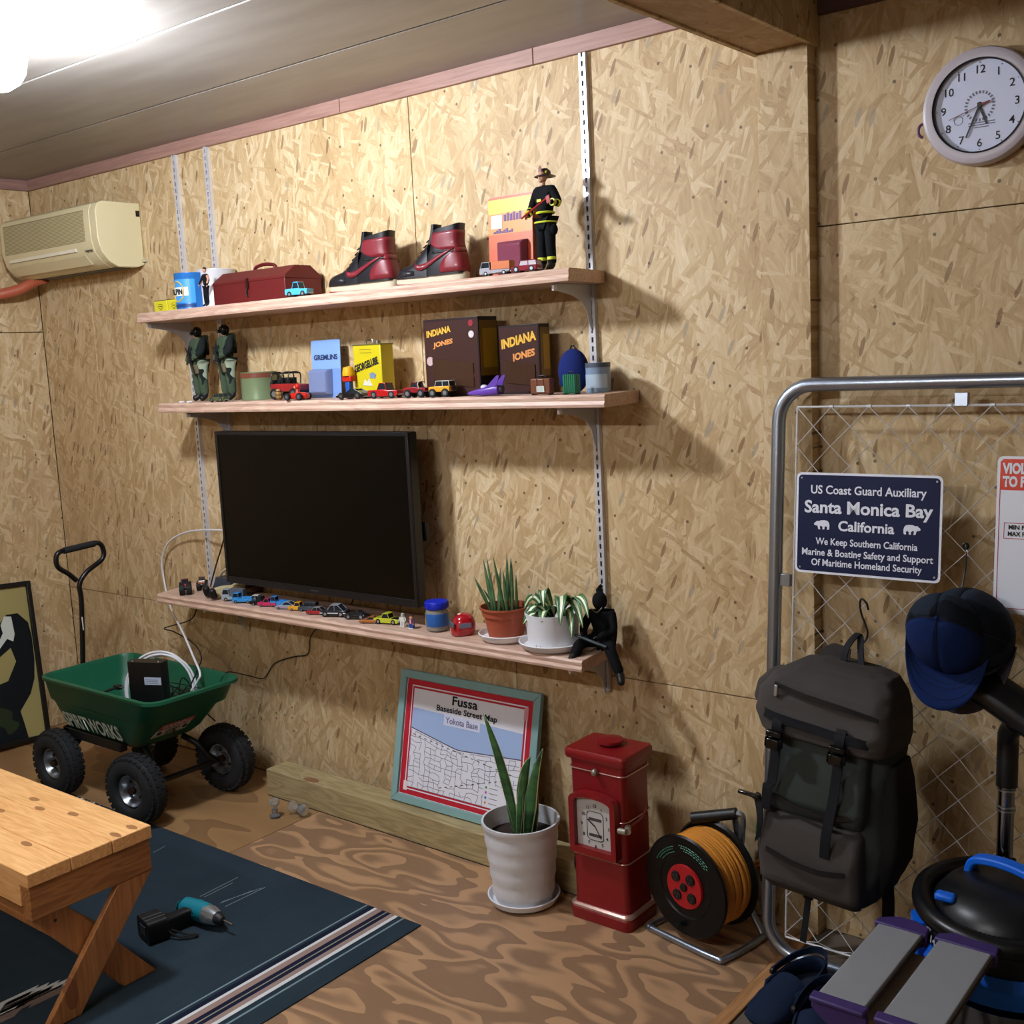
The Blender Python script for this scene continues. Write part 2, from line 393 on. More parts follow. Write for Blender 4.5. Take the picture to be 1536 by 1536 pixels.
# pink-brown batten round the ceiling
PINK = wood('#a07c70', '#876459', 'x', .8, .5); PINKY = wood('#957066', '#795a52', 'y', .8, .5)
for i, (x0, x1) in enumerate(((.0, .02 + 0), (.02, 1.93), (1.932, 2.7), (2.702, 3.354))):
    if x1 - x0 < .1: continue
    struct(MB().box(x0, x1, -.014, .0, 2.307, 2.352).o('trim_%d' % (4 + i), PINK, None, bev=.0015, seg=1))
struct(MB().box(.0, .014, -4.9, -.002, 2.307, 2.352).o('trim_8', PINKY, None, bev=.0015, seg=1))
struct(MB().box(3.506, 6.15, .014, .03, 2.268, 2.33).o('trim_9', wood('#5c3a36', '#48302c', 'x'), None, bev=.0015, seg=1))
# ceiling of long metal panels with recessed joints
ce = SE('ceiling'); t = NT('ceiling_metal')
nz = t.noise(t.coord((.6, 3, 1)), 2, 3, .5); t.l(t.ramp(nz, [(.3, '#88827c'), (.7, '#96918b')]), t.b.inputs['Base Color'])
t.b.inputs['Roughness'].default_value = .42; t.b.inputs['Metallic'].default_value = .1; CEIL = t.m
ys = [0, -.391, -.833, -1.275, -1.717, -2.159, -2.6, -3.04, -3.48, -3.92, -4.36, -4.9]
for a, b in zip(ys, ys[1:]):
    for x0, x1 in ((-.02, 3.36), (3.5, 6.2)): 
        MB().box(x0, x1, b + .0035, a - .0035, CZ, CZ + .015).o('ceiling_panel', CEIL, ce, bev=.003, seg=2)
MB().box(-.05, 6.2, -4.95, .05, CZ + .012, CZ + .03).o('backing', mt('#100c0a', .9), ce)

# =================================================================== lights
def lamp_fixture():
    t_ = T('ceiling_lamp', 'glaring white round bulb lamp on the grey ceiling', 'lamp', LAMP)
    MB().lathe([(.001, .095), (.05, .095), (.05, .085), (.03, .07), (.028, .045), (.001, .045)], 24).o('socket', WHITE, t_)
    MB().ell((0, 0, 0), (.072, .072, .072), 14, 8).o('bulb', mt('#ffffff', .4, emit=('#eef5ff', LAMP_E)), t_)
    return t_
lamp_fixture()
def add_fill_lamp():  # added fill light, unseen by the camera, shaped as a ceiling tube
    t_ = T('added_fill_tube_lamp', 'long white tube lamp on the ceiling behind the viewer', 'lamp', (3.0, -3.3, 2.27))
    MB().box(-.62, .62, -.03, .03, .03, .078).o('housing', WHITE, t_, bev=.004)
    MB().cyl((-.6, 0, 0), (.6, 0, 0), .022, n=8).o('tube', mt('#ffffff', .4, emit=('#f6f6f8', FILL_E)), t_)
add_fill_lamp()

# =================================================================== shelves, rails, brackets
SHW = wood('#cdb09c', '#b18d7c', 'x', 1.2, .45, ring=.2)
def shelf(n, label, x0b, x0f, x1b, x1f, zt, th, d=.22):
    t_ = T('wall_shelf', label, 'shelf', ((x0b + x1b) / 2, -d / 2, zt - th), group=None)
    cx, cy, cz = t_.location
    h = th
    sec = [(-.004, 0), (-.004, h), (-d + .010, h), (-d + .004, h * .8), (-d + .006, h * .5), (-d + .001, h * .22), (-d + .003, 0)]
    rings = []
    for xb, xf in ((x0b, x0f), (x1b, x1f)):
        rings.append([(xb + (xf - xb) * (-y / d) - cx, y - cy, z) for y, z in sec])
    MB().loft(rings).o('board', SHW, t_, bev=.0012)
    return t_
ZT, ZM, ZL = 1.736, 1.413, .704
s1 = shelf(1, 'top pinkish wooden wall shelf carrying the sneakers and the red toolbox', .98, 1.03, 2.903, 2.935, ZT, .034)
s2 = shelf(2, 'middle pinkish wooden wall shelf just above the television', 1.07, 1.11, 3.0, 3.03, ZM, .034)
s3 = shelf(3, 'lowest pinkish wooden wall shelf with toy cars and potted plants', .93, .99, 2.905, 2.925, ZL, .032)
MB().box(.62, .70, -.005, .105, .006, .010).o('board_sticker', WHITE, s3) if False else None
sk = MB().box(.972, .9735, -.02, .03, .008, .022).o('sticker', WHITE, s3, label='small white paper sticker')
RAILM = mt('#d4d4da', .3, .45, .06)
def rail(x, z0, z1, label, slots):
    t_ = T('shelf_rail', label, 'shelf rail', (x, -.0, z0)); h = z1 - z0
    m = MB(); m.box(-.011, .011, -.004, -.0005, 0, h); m.box(-.011, -.0085, -.013, -.004, 0, h); m.box(.0085, .011, -.013, -.004, 0, h)
    m.box(-.011, -.003, -.014, -.0125, 0, h); m.box(.003, .011, -.014, -.0125, 0, h)
    z = 0
    while z < h: m.box(-.003, .003, -.014, -.0125, z, z + .011 if slots else z + .02); z += .025
    m.o('channel', RAILM, t_)
    MB().box(-.003, .003, -.006, -.0045, .01, h - .01).o('slot_back', BLACK, t_)
    return t_
rail(1.045, .66, 2.306, 'leftmost bright metal slotted shelf rail nearest the air conditioner', 1)
rail(1.232, .95, 2.306, 'second metal shelf rail from the left, reaching down behind the television', 1)
rail(2.862, .56, 2.306, 'rightmost metal slotted shelf rail, right of the firefighter doll', 1)
BRK = mt('#c9ccd6', .4, .3, .05)
def bracket(x, zt, label):
    t_ = T('shelf_bracket', label, 'shelf bracket', (x, -.014, zt), group=None)
    pr = [(0, 0), (.165, 0), (.172, -.006), (.170, -.014), (.155, -.018), (.09, -.028), (.05, -.042), (.022, -.070), (.012, -.105), (.0, -.125)]
    MB().prism([(-a, b) for a, b in pr], -.0012, .0012, YZ).o('blade', BRK, t_)
    MB().box(-.007, .007, -.172, -.002, -.0025, -.0002).o('top_flange', BRK, t_)
    MB().prism([(-.160, -.003), (-.174, -.003), (-.174, -.018), (-.156, -.018)], -.004, .004, YZ).o('end_cap', WHITE, t_, bev=.002)
    return t_
for x, z, l in ((1.045, ZT - .035, 'metal bracket under the left end of the top shelf'), (2.862, ZT - .035, 'pale metal bracket under the right end of the top shelf'),
                (1.232, ZM - .035, 'metal bracket under the left end of the middle shelf'), (2.862, ZM - .035, 'pale metal bracket under the right end of the middle shelf'),
                (1.232, ZL - .033, 'metal bracket under the left end of the lowest shelf'), (2.862, ZL - .033, 'metal bracket under the right end of the lowest shelf')):
    bracket(x, z, l)

# =================================================================== air conditioner
def aircon():
    x0, x1, z0, z1 = .085, .79, 1.925, 2.165
    t_ = T('air_conditioner', 'yellowed beige wall air conditioner high in the left corner', 'air conditioner', ((x0 + x1) / 2, -.001, z0))
    L = (x1 - x0) / 2; H = z1 - z0; B = mt('#cfc39c', .45, 0, .04); B2 = mt('#bdb189', .5, 0, .05)
    sec = [(0, .01), (-.03, 0), (-.115, .0), (-.150, .02), (-.178, .055), (-.190, .10), (-.190, H - .035), (-.178, H - .008), (-.160, H), (0, H)]
    m = MB(); m.prism(sec, -L, L - .045, YZ); m.o('body', B, t_, bev=.003)
    s2 = [(y * 1.0, z) for y, z in sec]; MB().prism(s2, L - .0435, L, YZ).o('end_panel', B, t_, bev=.003)
    # intake louvres, built bar by bar
    for k in range(21):
        z = .100 + k * .0052
        MB().box(-L + .03, L - .085, -.1925, -.189, z, z + .0026).o('louvre', B2, t_)
    MB().box(-L + .028, L - .083, -.1905, -.1895, .098, .212).o('intake_recess', mt('#8d8464', .7), t_)
    MB().prism([(-.150, .018), (-.178, .050), (-.180, .048), (-.152, .015)], -L + .04, L - .11, YZ).o('air_flap', B, t_, label='long beige outlet flap')
    MB().box(-L + .05, L - .16, -.1885, -.183, .066, .078).o('name_strip', mt('#dcd6c2', .4), t_, label='pale strip along the front')
    MB().prism([(-.04, -.0015), (-.11, -.0015), (-.11, .0), (-.04, .0)], -L + .02, L - .03, YZ).o('outlet_slot', BLACK, t_)
    for k in range(4): MB().box(L - .10 + .012 * k, L - .093 + .012 * k, -.186, -.178, .062 - .004 * (k % 2), .066).o('indicator', mt('#4c4a40', .5), t_)
    MB().box(L - .004, L + .001, -.02, -.004, H - .05, H - .028).o('side_notch', BLACK, t_)
    MB().box(L, L + .02, -.012, -.001, .02, .03).o('mount_tab', mt('#b9b196', .5), t_)
aircon()
def pipe():
    t_ = T('drain_pipe', 'terracotta coloured pipe running from under the air conditioner along the left wall', 'pipe', (.05, -.1, 1.90))
    pts = catmull([(.15, .02, .03), (.10, 0, .02), (.05, -.05, -.012), (.0, -.14, -.03), (-.012, -.3, -.028), (-.012, -.9, -.02), (-.012, -1.6, -.01)], 6)
    MB().tube(pts, .022, 12).o('pipe_run', mt('#a8563c', .45, 0, .08), t_)
    MB().tube([(-.012 + .027 * math.cos(a), -.33, -.028 + .027 * math.sin(a)) for a in [2 * PI * k / 16 for k in range(16)]], .004, 6, closed=True).o('clamp', STEEL, t_)
pipe()

# =================================================================== television
def tv():
    x0, x1, z0, z1, y = 1.335, 2.272, .768, 1.308, -.15
    cx = (x0 + x1) / 2; t_ = T('television', 'large black flat television hanging on the wall between two shelves', 'television', (cx, y + .05, z0))
    W = (x1 - x0) / 2; H = z1 - z0; P = mt('#111114', .3, 0, .1)
    MB().box(-W, W, -.048, -.01, 0, H).o('casing', P, t_, bev=.004)
    f = MB(); b = .012
    f.box(-W, -W + b, -.052, -.047, .0, H); f.box(W - b, W, -.052, -.047, 0, H); f.box(-W + b, W - b, -.052, -.047, H - b, H); f.box(-W + b, W - b, -.052, -.047, 0, .024)
    f.o('bezel', mt('#18181b', .35, .2, .1), t_, bev=.001)
    MB().box(-W + b, W - b, -.0495, -.0485, .024, H - b).o('screen', mt('#020202', .22, 0, .05, spec=.18), t_)
    MB().box(-.018, .018, -.0528, -.052, .009, .014).o('maker_badge', mt('#4a4a50', .4, .6), t_)
    MB().box(-.25, .25, -.01, .015, .08, H - .1).o('rear_housing', P, t_, bev=.01)
    m = MB().box(-.15, .15, .015, .03, .14, .36); m.box(-.02, .02, .03, .099, .2, .3); m.o('wall_mount', BLACK, t_)
    MB().box(W - .012, W + .006, .0, .012, .20, .26).o('side_knob', BLACK, t_, bev=.003)
tv()

# =================================================================== timber and framed map
tm = T('timber_beam', 'long pale square timber lying on the floor along the back wall', 'timber', (2.17, -.118, 0), rz=math.radians(-.8))
TW = wood('#a8986f', '#8c7b56', 'x', .9, .7, knots=.35, ring=.25)
MB().box(-.695, .78, -.048, .048, .001, .098).o('beam', TW, tm, bev=.003)
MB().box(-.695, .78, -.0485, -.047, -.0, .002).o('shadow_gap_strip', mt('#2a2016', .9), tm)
def framed_map():
    A = V(2.068, -.108, .099); B = V(2.642, -.108, .099); TL = V(2.062, -.02, .515)
    u = (B - A).normalized(); v = (TL - A); v = (v - u * v.dot(u)).normalized(); n = u.cross(v)
    M = Matrix(((u.x, v.x, n.x, A.x), (u.y, v.y, n.y, A.y), (u.z, v.z, n.z, A.z), (0, 0, 0, 1)))
    W = .576; H = .428; t_ = T('framed_map', 'street map with red border in a pale teal frame leaning on the timber', 'framed map', M=M)
    I = Matrix(); FR = mt('#7fa3a3', .5, 0, .06); fw = .026
    for nm, pl_ in (('frame_rail', [(0, 0), (W, 0), (W - fw, fw), (fw, fw)]), ('frame_rail', [(0, H), (W, H), (W - fw, H - fw), (fw, H - fw)]),
                    ('frame_rail', [(0, 0), (fw, fw), (fw, H - fw), (0, H)]), ('frame_rail', [(W, 0), (W - fw, fw), (W - fw, H - fw), (W, H)])):
        MB().prism(pl_, 0, .018).o(nm, FR, t_, bev=.002)
    MB().prism([(fw - .004, fw - .004), (W - fw + .004, fw - .004), (W - fw + .004, H - fw + .004), (fw - .004, H - fw + .004)], .002, .008).o('backboard', WHITE, t_)
    def rect(x0, y0, x1, y1, z, m, nm, lb=None): return MB().prism([(x0, y0), (x1, y0), (x1, y1), (x0, y1)], z - .0003, z).o(nm, m, t_, smooth=False, label=lb)
    RED = mt('#b51f30', .5, 0, .03); PW = mt('#dfe0ea', .5, 0, .02); BL = mt('#9db4dc', .5, 0, .02)
    rect(fw + .002, fw + .002, W - fw - .002, H - fw - .002, .0088, RED, 'print_border', 'red printed border')
    rect(fw + .024, fw + .018, W - fw - .024, H - fw - .020, .0092, PW, 'border_line'); rect(fw + .028, fw + .022, W - fw - .028, H - fw - .024, .0095, RED, 'border_line')
    X0, X1, Y0, Y1 = fw + .034, W - fw - .034, fw + .028, H - fw - .030
    rect(X0, Y0, X1, Y1, .0098, PW, 'map_sheet')
    def my(x):  # lower shore of the blue zone
        q = (x - X0) / (X1 - X0); return Y0 + (Y1 - Y0) * (.60 - .13 * min(q * 2.2, 1) + .085 * max(0, q - .4))
    n_ = 24; top = [(X0 + (X1 - X0) * k / n_, Y1 - .062 - .012 * k / n_) for k in range(n_ + 1)]
    bot = [(X0 + (X1 - X0) * k / n_, my(X0 + (X1 - X0) * k / n_)) for k in range(n_, -1, -1)]
    MB().prism(top + bot, .0098, .0101).o('map_zone', BL, t_, smooth=False, label='pale blue printed area')
    LN = mt('#6f7080', .6); rnd = random.Random(3)
    def line(m, pts, wd=.0008, z=.0104):
        for a, b in zip(pts, pts[1:]):
            a = V(a[0], a[1], 0); b = V(b[0], b[1], 0); d = (b - a)
            if d.length < 1e-6: continue
            q = V(-d.y, d.x, 0).normalized() * wd; m.add([(a + q + V(0, 0, z)), (a - q + V(0, 0, z)), (b - q + V(0, 0, z)), (b + q + V(0, 0, z))], [(0, 1, 2, 3)])
    m = MB(); GX, GY = 20, 11; P = {}
    for i in range(GX + 1):
        for j in range(GY + 1):
            x = X0 + (X1 - X0) * i / GX; h = my(x) - Y0 - .006
            P[i, j] = (min(max(x + rnd.uniform(-.006, .006), X0), X1), Y0 + h * (j + rnd.uniform(-.3, .3) * (0 < j < GY)) / GY)
    for i in range(GX + 1):
        for j in range(GY + 1):
            if i < GX and rnd.random() < .72: line(m, [P[i, j], P[i+1, j]])
            if j < GY and rnd.random() < .78: line(m, [P[i, j], P[i, j+1]])
    m.o('map_lines', LN, t_, smooth=False, label='printed grey street lines')
    m = MB(); line(m, [(X0 + (X1 - X0) * k / n_, my(X0 + (X1 - X0) * k / n_)) for k in range(n_ + 1)], .0016); m.o('map_road', mt('#55506a', .6), t_, smooth=False)
    m = MB()
    for a, b, N in (((X0 + .01, my(X0) - .02), (X1 - .02, my(X1) - .055), 34), ((X0 + .14, Y0 + .02), (X1 - .03, Y0 + .10), 26)):
        for k in range(N):
            if k % 2 == 0:
                f = lambda q: (a[0] + (b[0] - a[0]) * q, a[1] + (b[1] - a[1]) * q); line(m, [f(k / N), f((k + .9) / N)], .0011)
    m.o('map_railway', INK, t_, smooth=False, label='dashed black railway lines')
    rect(X1 - .135, Y0, X1, Y0 + .07, .0106, PW, 'legend_field')
    for k, c in enumerate(('#5f9a4c', '#c04a9a', '#4668c0', '#d88a48')):
        MB().lathe([(.0001, .0112), (.0040, .0112), (.0040, .0108)], 12, (X1 - .125, Y0 + .060 - k * .0155, 0)).o('legend_dot', mt(c, .6), t_)
        rect(X1 - .112, Y0 + .0585 - k * .0155, X1 - .080, Y0 + .0605 - k * .0155, .0109, LN, 'legend_line')
    tf = lambda x, y, z=.0108: Matrix.Translation((x, y, z))
    text('Fussa', .028, INK, t_, tf(W / 2 - .01, Y1 - .030), w=.105, bold=.025)
    text('Baseside Street Map', .018, INK, t_, tf(W / 2 + .0, Y1 - .056, .0112), w=.25, bold=.022)
    rect(W / 2 - .09, Y1 - .098, W / 2 + .06, Y1 - .066, .0110, mt('#cdd3ea', .5), 'name_box')
    text('Yokota Base', .019, mt('#77718c', .6), t_, tf(W / 2 - .015, Y1 - .090, .0116), w=.135, bold=.02)
    rect(fw + .02, fw + .014, fw + .036, fw + .044, .0108, mt('#e6d8dc', .5), 'corner_tag'); rect(W - fw - .036, H - fw - .062, W - fw - .02, H - fw - .022, .0108, mt('#cf8f96', .5), 'corner_tag')
framed_map()

# =================================================================== potted plants
def leaf(parent, base, tip, width, mid=None, mat=None, curl=.25, twist=0., name='leaf', edge=None, n=10, wdir=None, lance=False):
    b, tp = Vector(base), Vector(tip); md = Vector(mid) if mid else (b + tp) / 2
    pts = [(b * (1 - q) ** 2 + md * 2 * q * (1 - q) + tp * q * q) for q in [k / n for k in range(n + 1)]]
    wd = Vector(wdir or (1, 0, 0)); m = MB(); me_ = MB(); rows = []
    for i, p in enumerate(pts):
        q = i / n; t = (pts[min(i+1, n)] - pts[max(i-1, 0)]).normalized()
        w_ = (Matrix.Rotation(twist * q, 3, t) @ wd); w_ = (w_ - t * w_.dot(t)).normalized(); nn = t.cross(w_)
        wv = width / 2 * (min(1, .42 + q * 1.6) * (1 - q ** 3) ** .8 if not lance else max(math.sin(PI * min(q * .96 + .02, 1)) ** .75, .04))
        wv = max(wv, .0006)
        rows.append([p + w_ * wv, p + w_ * wv * .5 - nn * wv * curl * .7, p - nn * wv * curl, p - w_ * wv * .5 - nn * wv * curl * .7, p - w_ * wv])
    vs = [p for r in rows for p in r]; fs = []
    for i in range(n):
        for k in range(4): a = i * 5 + k; fs.append((a, a + 1, a + 6, a + 5))
    ob = MB().add(vs, fs).o(name, mat, parent, solid=.0012, ang=80)
    uv = ob.data.uv_layers.new(name='u')
    for poly in ob.data.polygons:
        for li in poly.loop_indices:
            vi = ob.data.loops[li].vertex_index; uv.data[li].uv = ((vi % 5) / 4, (vi // 5) / n)
    return ob
def leafmat(kind):
    t = NT('leaf_' + kind); uv = t.n('ShaderNodeUVMap'); sp = t.n('ShaderNodeSeparateXYZ'); t.l(uv.outputs[0], sp.inputs[0])
    d = t.math('ABSOLUTE', t.math('SUBTRACT', sp.outputs[0], .5))
    nz = t.noise(t.coord(), 60, 3, .6); nb = t.noise(t.coord((1, 1, 6)), 30, 2, .5)
    if kind == 'plain': c = t.ramp(nb, [(.3, '#1f3a20'), (.7, '#4a6f45')])
    elif kind == 'edged':
        c = t.ramp(nb, [(.3, '#16301a'), (.7, '#3f6a3c')]); c = t.mix(t.math('GREATER_THAN', d, .44), c, lin('#c9cf8e'))
    else:
        c = t.ramp(nz, [(.35, '#1f4a28'), (.65, '#4e7d48')])
        c = t.mix(t.math('LESS_THAN', t.math('ADD', d, t.math('MULTIPLY', nz, .12)), .205), c, lin('#dfe6c4'))
    t.l(c, t.b.inputs['Base Color']); t.b.inputs['Roughness'].default_value = .4; return t.m
LP, LE, LV = leafmat('plain'), leafmat('edged'), leafmat('striped')
SOIL = mt('#2b2019', .95, 0, .4, 120, .8)
def floor_plant():
    t_ = T('potted_snake_plant', 'snake plant with cream-edged leaves in a tall white ribbed pot on the floor', 'potted plant', (2.735, -.275, 0))
    prof = [(.001, .012), (.080, .012), (.083, .03)]
    for k in range(13): z = .03 + k * .0145; prof.append((.083 + .024 * (z / .24) + .0018 * math.sin(k * 1.9), z))
    prof += [(.106, .225), (.110, .232), (.110, .242), (.104, .242), (.103, .19), (.001, .188)]
    MB().lathe(prof, 40).o('pot', mt('#d2d4da', .45, 0, .03), t_, ang=60)
    MB().lathe([(.001, .0), (.078, .0), (.094, .008), (.103, .026), (.099, .027), (.088, .011), (.001, .009)], 40).o('saucer', mt('#d8d8dc', .4, 0, .03), t_)
    MB().lathe([(.001, .192), (.103, .190)], 30).o('soil', SOIL, t_)
    for b, tp, wd, md, tw in (((-.012, 0, .18), (-.098, -.02, .535), .034, (-.03, -.01, .36), .5), ((.02, 0, .18), (.115, -.03, .475), .056, (.045, .0, .36), -.8),
                              ((.0, .02, .18), (.03, .02, .42), .040, (-.02, .02, .34), .3), ((-.03, .01, .18), (-.05, 0, .30), .016, None, 0), ((.03, .02, .18), (.035, .03, .40), .030, None, .4), ((.004, -.02, .18), (.02, -.01, .38), .022, None, .2)):
        leaf(t_, b, tp, wd, md, LE, .35, tw, n=14)
floor_plant()
def saucer(x, y, z, r, label):
    t_ = T('plant_saucer', label, 'saucer', (x, y, z))
    MB().lathe([(.001, 0), (r * .78, 0), (r * .92, .008), (r, .022), (r * .96, .0235), (r * .86, .010), (.001, .006)], 40).o('dish', mt('#dcdadd', .4, 0, .03), t_)
    return t_
TX, TY = 2.595, -.125
saucer(TX, TY, ZL + .0005, .082, 'white plastic saucer under the terracotta pot')
def terracotta():
    t_ = T('potted_spiky_plant', 'terracotta plastic pot with a spiky dark green snake plant on the lowest shelf', 'potted plant', (TX, TY, ZL + .0065))
    MB().lathe([(.001, 0), (.050, 0), (.062, .066), (.067, .068), (.069, .086), (.0745, .088), (.075, .094), (.071, .094), (.066, .072), (.001, .070)], 36).o('pot', mt('#a04e34', .55, 0, .05), t_)
    MB().lathe([(.001, .078), (.066, .076)], 24).o('soil', SOIL, t_)
    for bx, tx, tz, wd in ((-.045, -.092, .175, .014), (-.03, -.07, .225, .015), (-.02, -.055, .232, .016), (.0, -.012, .240, .018), (.012, .008, .245, .018), (.035, .03, .235, .015), (.04, .055, .19, .010), (-.01, -.02, .20, .016), (.02, .02, .2, .016), (-.04, -.06, .14, .012)):
        leaf(t_, (bx, random.uniform(-.02, .02), .07), (tx, random.uniform(-.03, .02), tz), wd, None, LP, .5, random.uniform(-.5, .5), n=8)
terracotta()
WX, WY = 2.772, -.135
saucer(WX, WY, ZL + .0005, .098, 'wide white saucer under the white plant pot on the shelf')
def white_plant():
    t_ = T('potted_striped_plant', 'plant with cream-striped drooping leaves in a white pot on the lowest shelf', 'potted plant', (WX, WY, ZL + .0065))
    MB().lathe([(.001, 0), (.066, 0), (.069, .003), (.077, .094), (.0775, .097), (.074, .097), (.071, .075), (.001, .07)], 40).o('pot', mt('#dadbe0', .35, 0, .02), t_)
    MB().lathe([(.001, .082), (.073, .080)], 24).o('soil', SOIL, t_)
    MB().tube([(.008 * math.cos(a) - .0, -.0685 - .0, .010 + .007 * math.sin(a)) for a in [PI * k / 8 for k in range(9)]], .0012, 5).o('printed_arc', INK, t_, label='small dark printed arc')
    for b, tp, md, wd in (((-.02, 0, .08), (-.083, -.02, .10), (-.06, 0, .18), .022), ((-.01, 0, .08), (-.055, -.06, .075), (-.03, -.03, .16), .030), ((0, .01, .08), (-.005, -.03, .115), (-.04, 0, .22), .032),
                          ((0, -.01, .08), (-.05, -.07, .07), (-.02, -.05, .13), .026), ((.01, 0, .08), (.06, -.06, .13), (.02, -.03, .14), .034), ((.0, .0, .08), (.02, -.075, .085), (.0, -.04, .14), .034),
                          ((.02, 0, .08), (.085, -.08, .085), (.06, -.02, .23), .036), ((.02, .01, .08), (.125, -.03, .07), (.07, 0, .21), .030), ((.02, .01, .09), (.145, -.03, .10), (.1, 0, .21), .026), ((.02, .01, .08), (.115, -.07, .05), (.08, -.02, .17), .026), ((-.02, .02, .08), (-.08, .0, .07), (-.06, .02, .14), .018)):
        mb_ = leaf(t_, b, tp, wd, md, LV, .3, 0, n=10, wdir=(.9, .35, .2), lance=True)
    m = MB()
    m.tube(catmull([(.01, 0, .07), (.02, 0, .12), (.06, -.01, .148), (.085, -.02, .148)], 4), .002, 6); m.tube(catmull([(-.01, 0, .07), (-.01, 0, .11), (-.02, -.01, .13)], 4), .002, 6)
    m.o('stem', mt('#7d9a5a', .5), t_)
    MB().prism([(-.001, .085), (.016, .09), (.026, .12), (.012, .11)], .0, .001, TM(.03, -.03, .0)).o('plant_tag', WHITE, t_)
white_plant()

# =================================================================== chain-link panel with the things hung on it
FA = V(3.428, -.172, .018); FT = V(3.428, -.050, 1.418)
fu = V(1, 0, 0); fv = (FT - FA).normalized(); fn = fu.cross(fv); FH = (FT - FA).length
MF = Matrix(((fu.x, fv.x, fn.x, FA.x), (fu.y, fv.y, fn.y, FA.y), (fu.z, fv.z, fn.z, FA.z), (0, 0, 0, 1))); MFI = MF.inverted()
def atf(px, py, off=0.):
    """pixel -> local coordinates on the leaning panel's plane, off metres in front of it"""
    d = ROT @ Vector(((px - 768) / FPX, -(py - 768) / FPX, -1)); o = FA + fn * off
    return MFI @ (CAMLOC + d * ((o - CAMLOC).dot(fn) / d.dot(fn)))
GALV = mt('#9aa3b2', .3, .92, .15, 14, .05)
def fence():
    t_ = T('chain_link_panel', 'galvanised round-cornered chain-link gate panel leaning against the wall', 'chain-link panel', M=MF)
    W = 1.05; R_ = .085; pts = []
    for cx, cy, a0 in ((R_, R_, 180), (W - R_, R_, 270), (W - R_, FH - R_, 0), (R_, FH - R_, 90)):
        pts += [V(cx + R_ * math.cos(math.radians(a0 + k * 15)), cy + R_ * math.sin(math.radians(a0 + k * 15)), 0) for k in range(7)]
    MB().tube(pts, .0168, 16, closed=True).o('frame_tube', GALV, t_)
    WI = mt('#d6d8dc', .35, .4, .08); x0, x1, y0, y1 = .048, W - .05, .045, FH - .053
    for a, b in (((x0, y0, 0), (x0, y1, 0)), ((x1, y0, 0), (x1, y1, 0)), ((x0, y0, 0), (x1, y0, 0)), ((x0, y1, 0), (x1, y1, 0))):
        MB().cyl(a, b, .0028, n=8).o('tension_wire', WI, t_)
    p = .0905; xa = atf(1247.6, 601).x - 2 * p; hh = p / 2; i = 0; x = xa
    while x < x1:
        xs = (x, x + p / 2); y = y1; pts = []; k = 0
        if xs[0] >= x0 - .01 or xs[1] >= x0:
            flip = i % 2
            while y > y0:
                xx = xs[(k + flip) % 2]; pts.append((min(max(xx, x0), x1), y, .003 * (-1) ** k)); y -= .0463; k += 1
            pts.append((min(max(xs[(k + flip) % 2], x0), x1), max(y, y0), 0))
            MB().tube(pts, .00145, 5).o('mesh_wire', WI, t_)
        x += p / 2; i += 1
    m = None
    for (px, py) in ((1443, 597), (1178, 868)):
        q = atf(px, py)
        MB().box(q.x - .014, q.x + .014, q.y - .018, q.y + .012, -.010, .006).o('clip_plate', GALV, t_, bev=.001)
    for k in range(5):
        q = V(xa + (k + 2) * p, y1, 0); MB().cyl((q.x - .005, q.y, 0), (q.x + .005, q.y, 0), .0045).o('wire_knot', WI, t_)
fence()
NAVY = mt('#10183c', .55, 0, .04, spec=.2); SW = mt('#dfe3ee', .4, 0, .02)
def mfl(x, y, z): return MF @ Matrix.Translation((x, y, z))
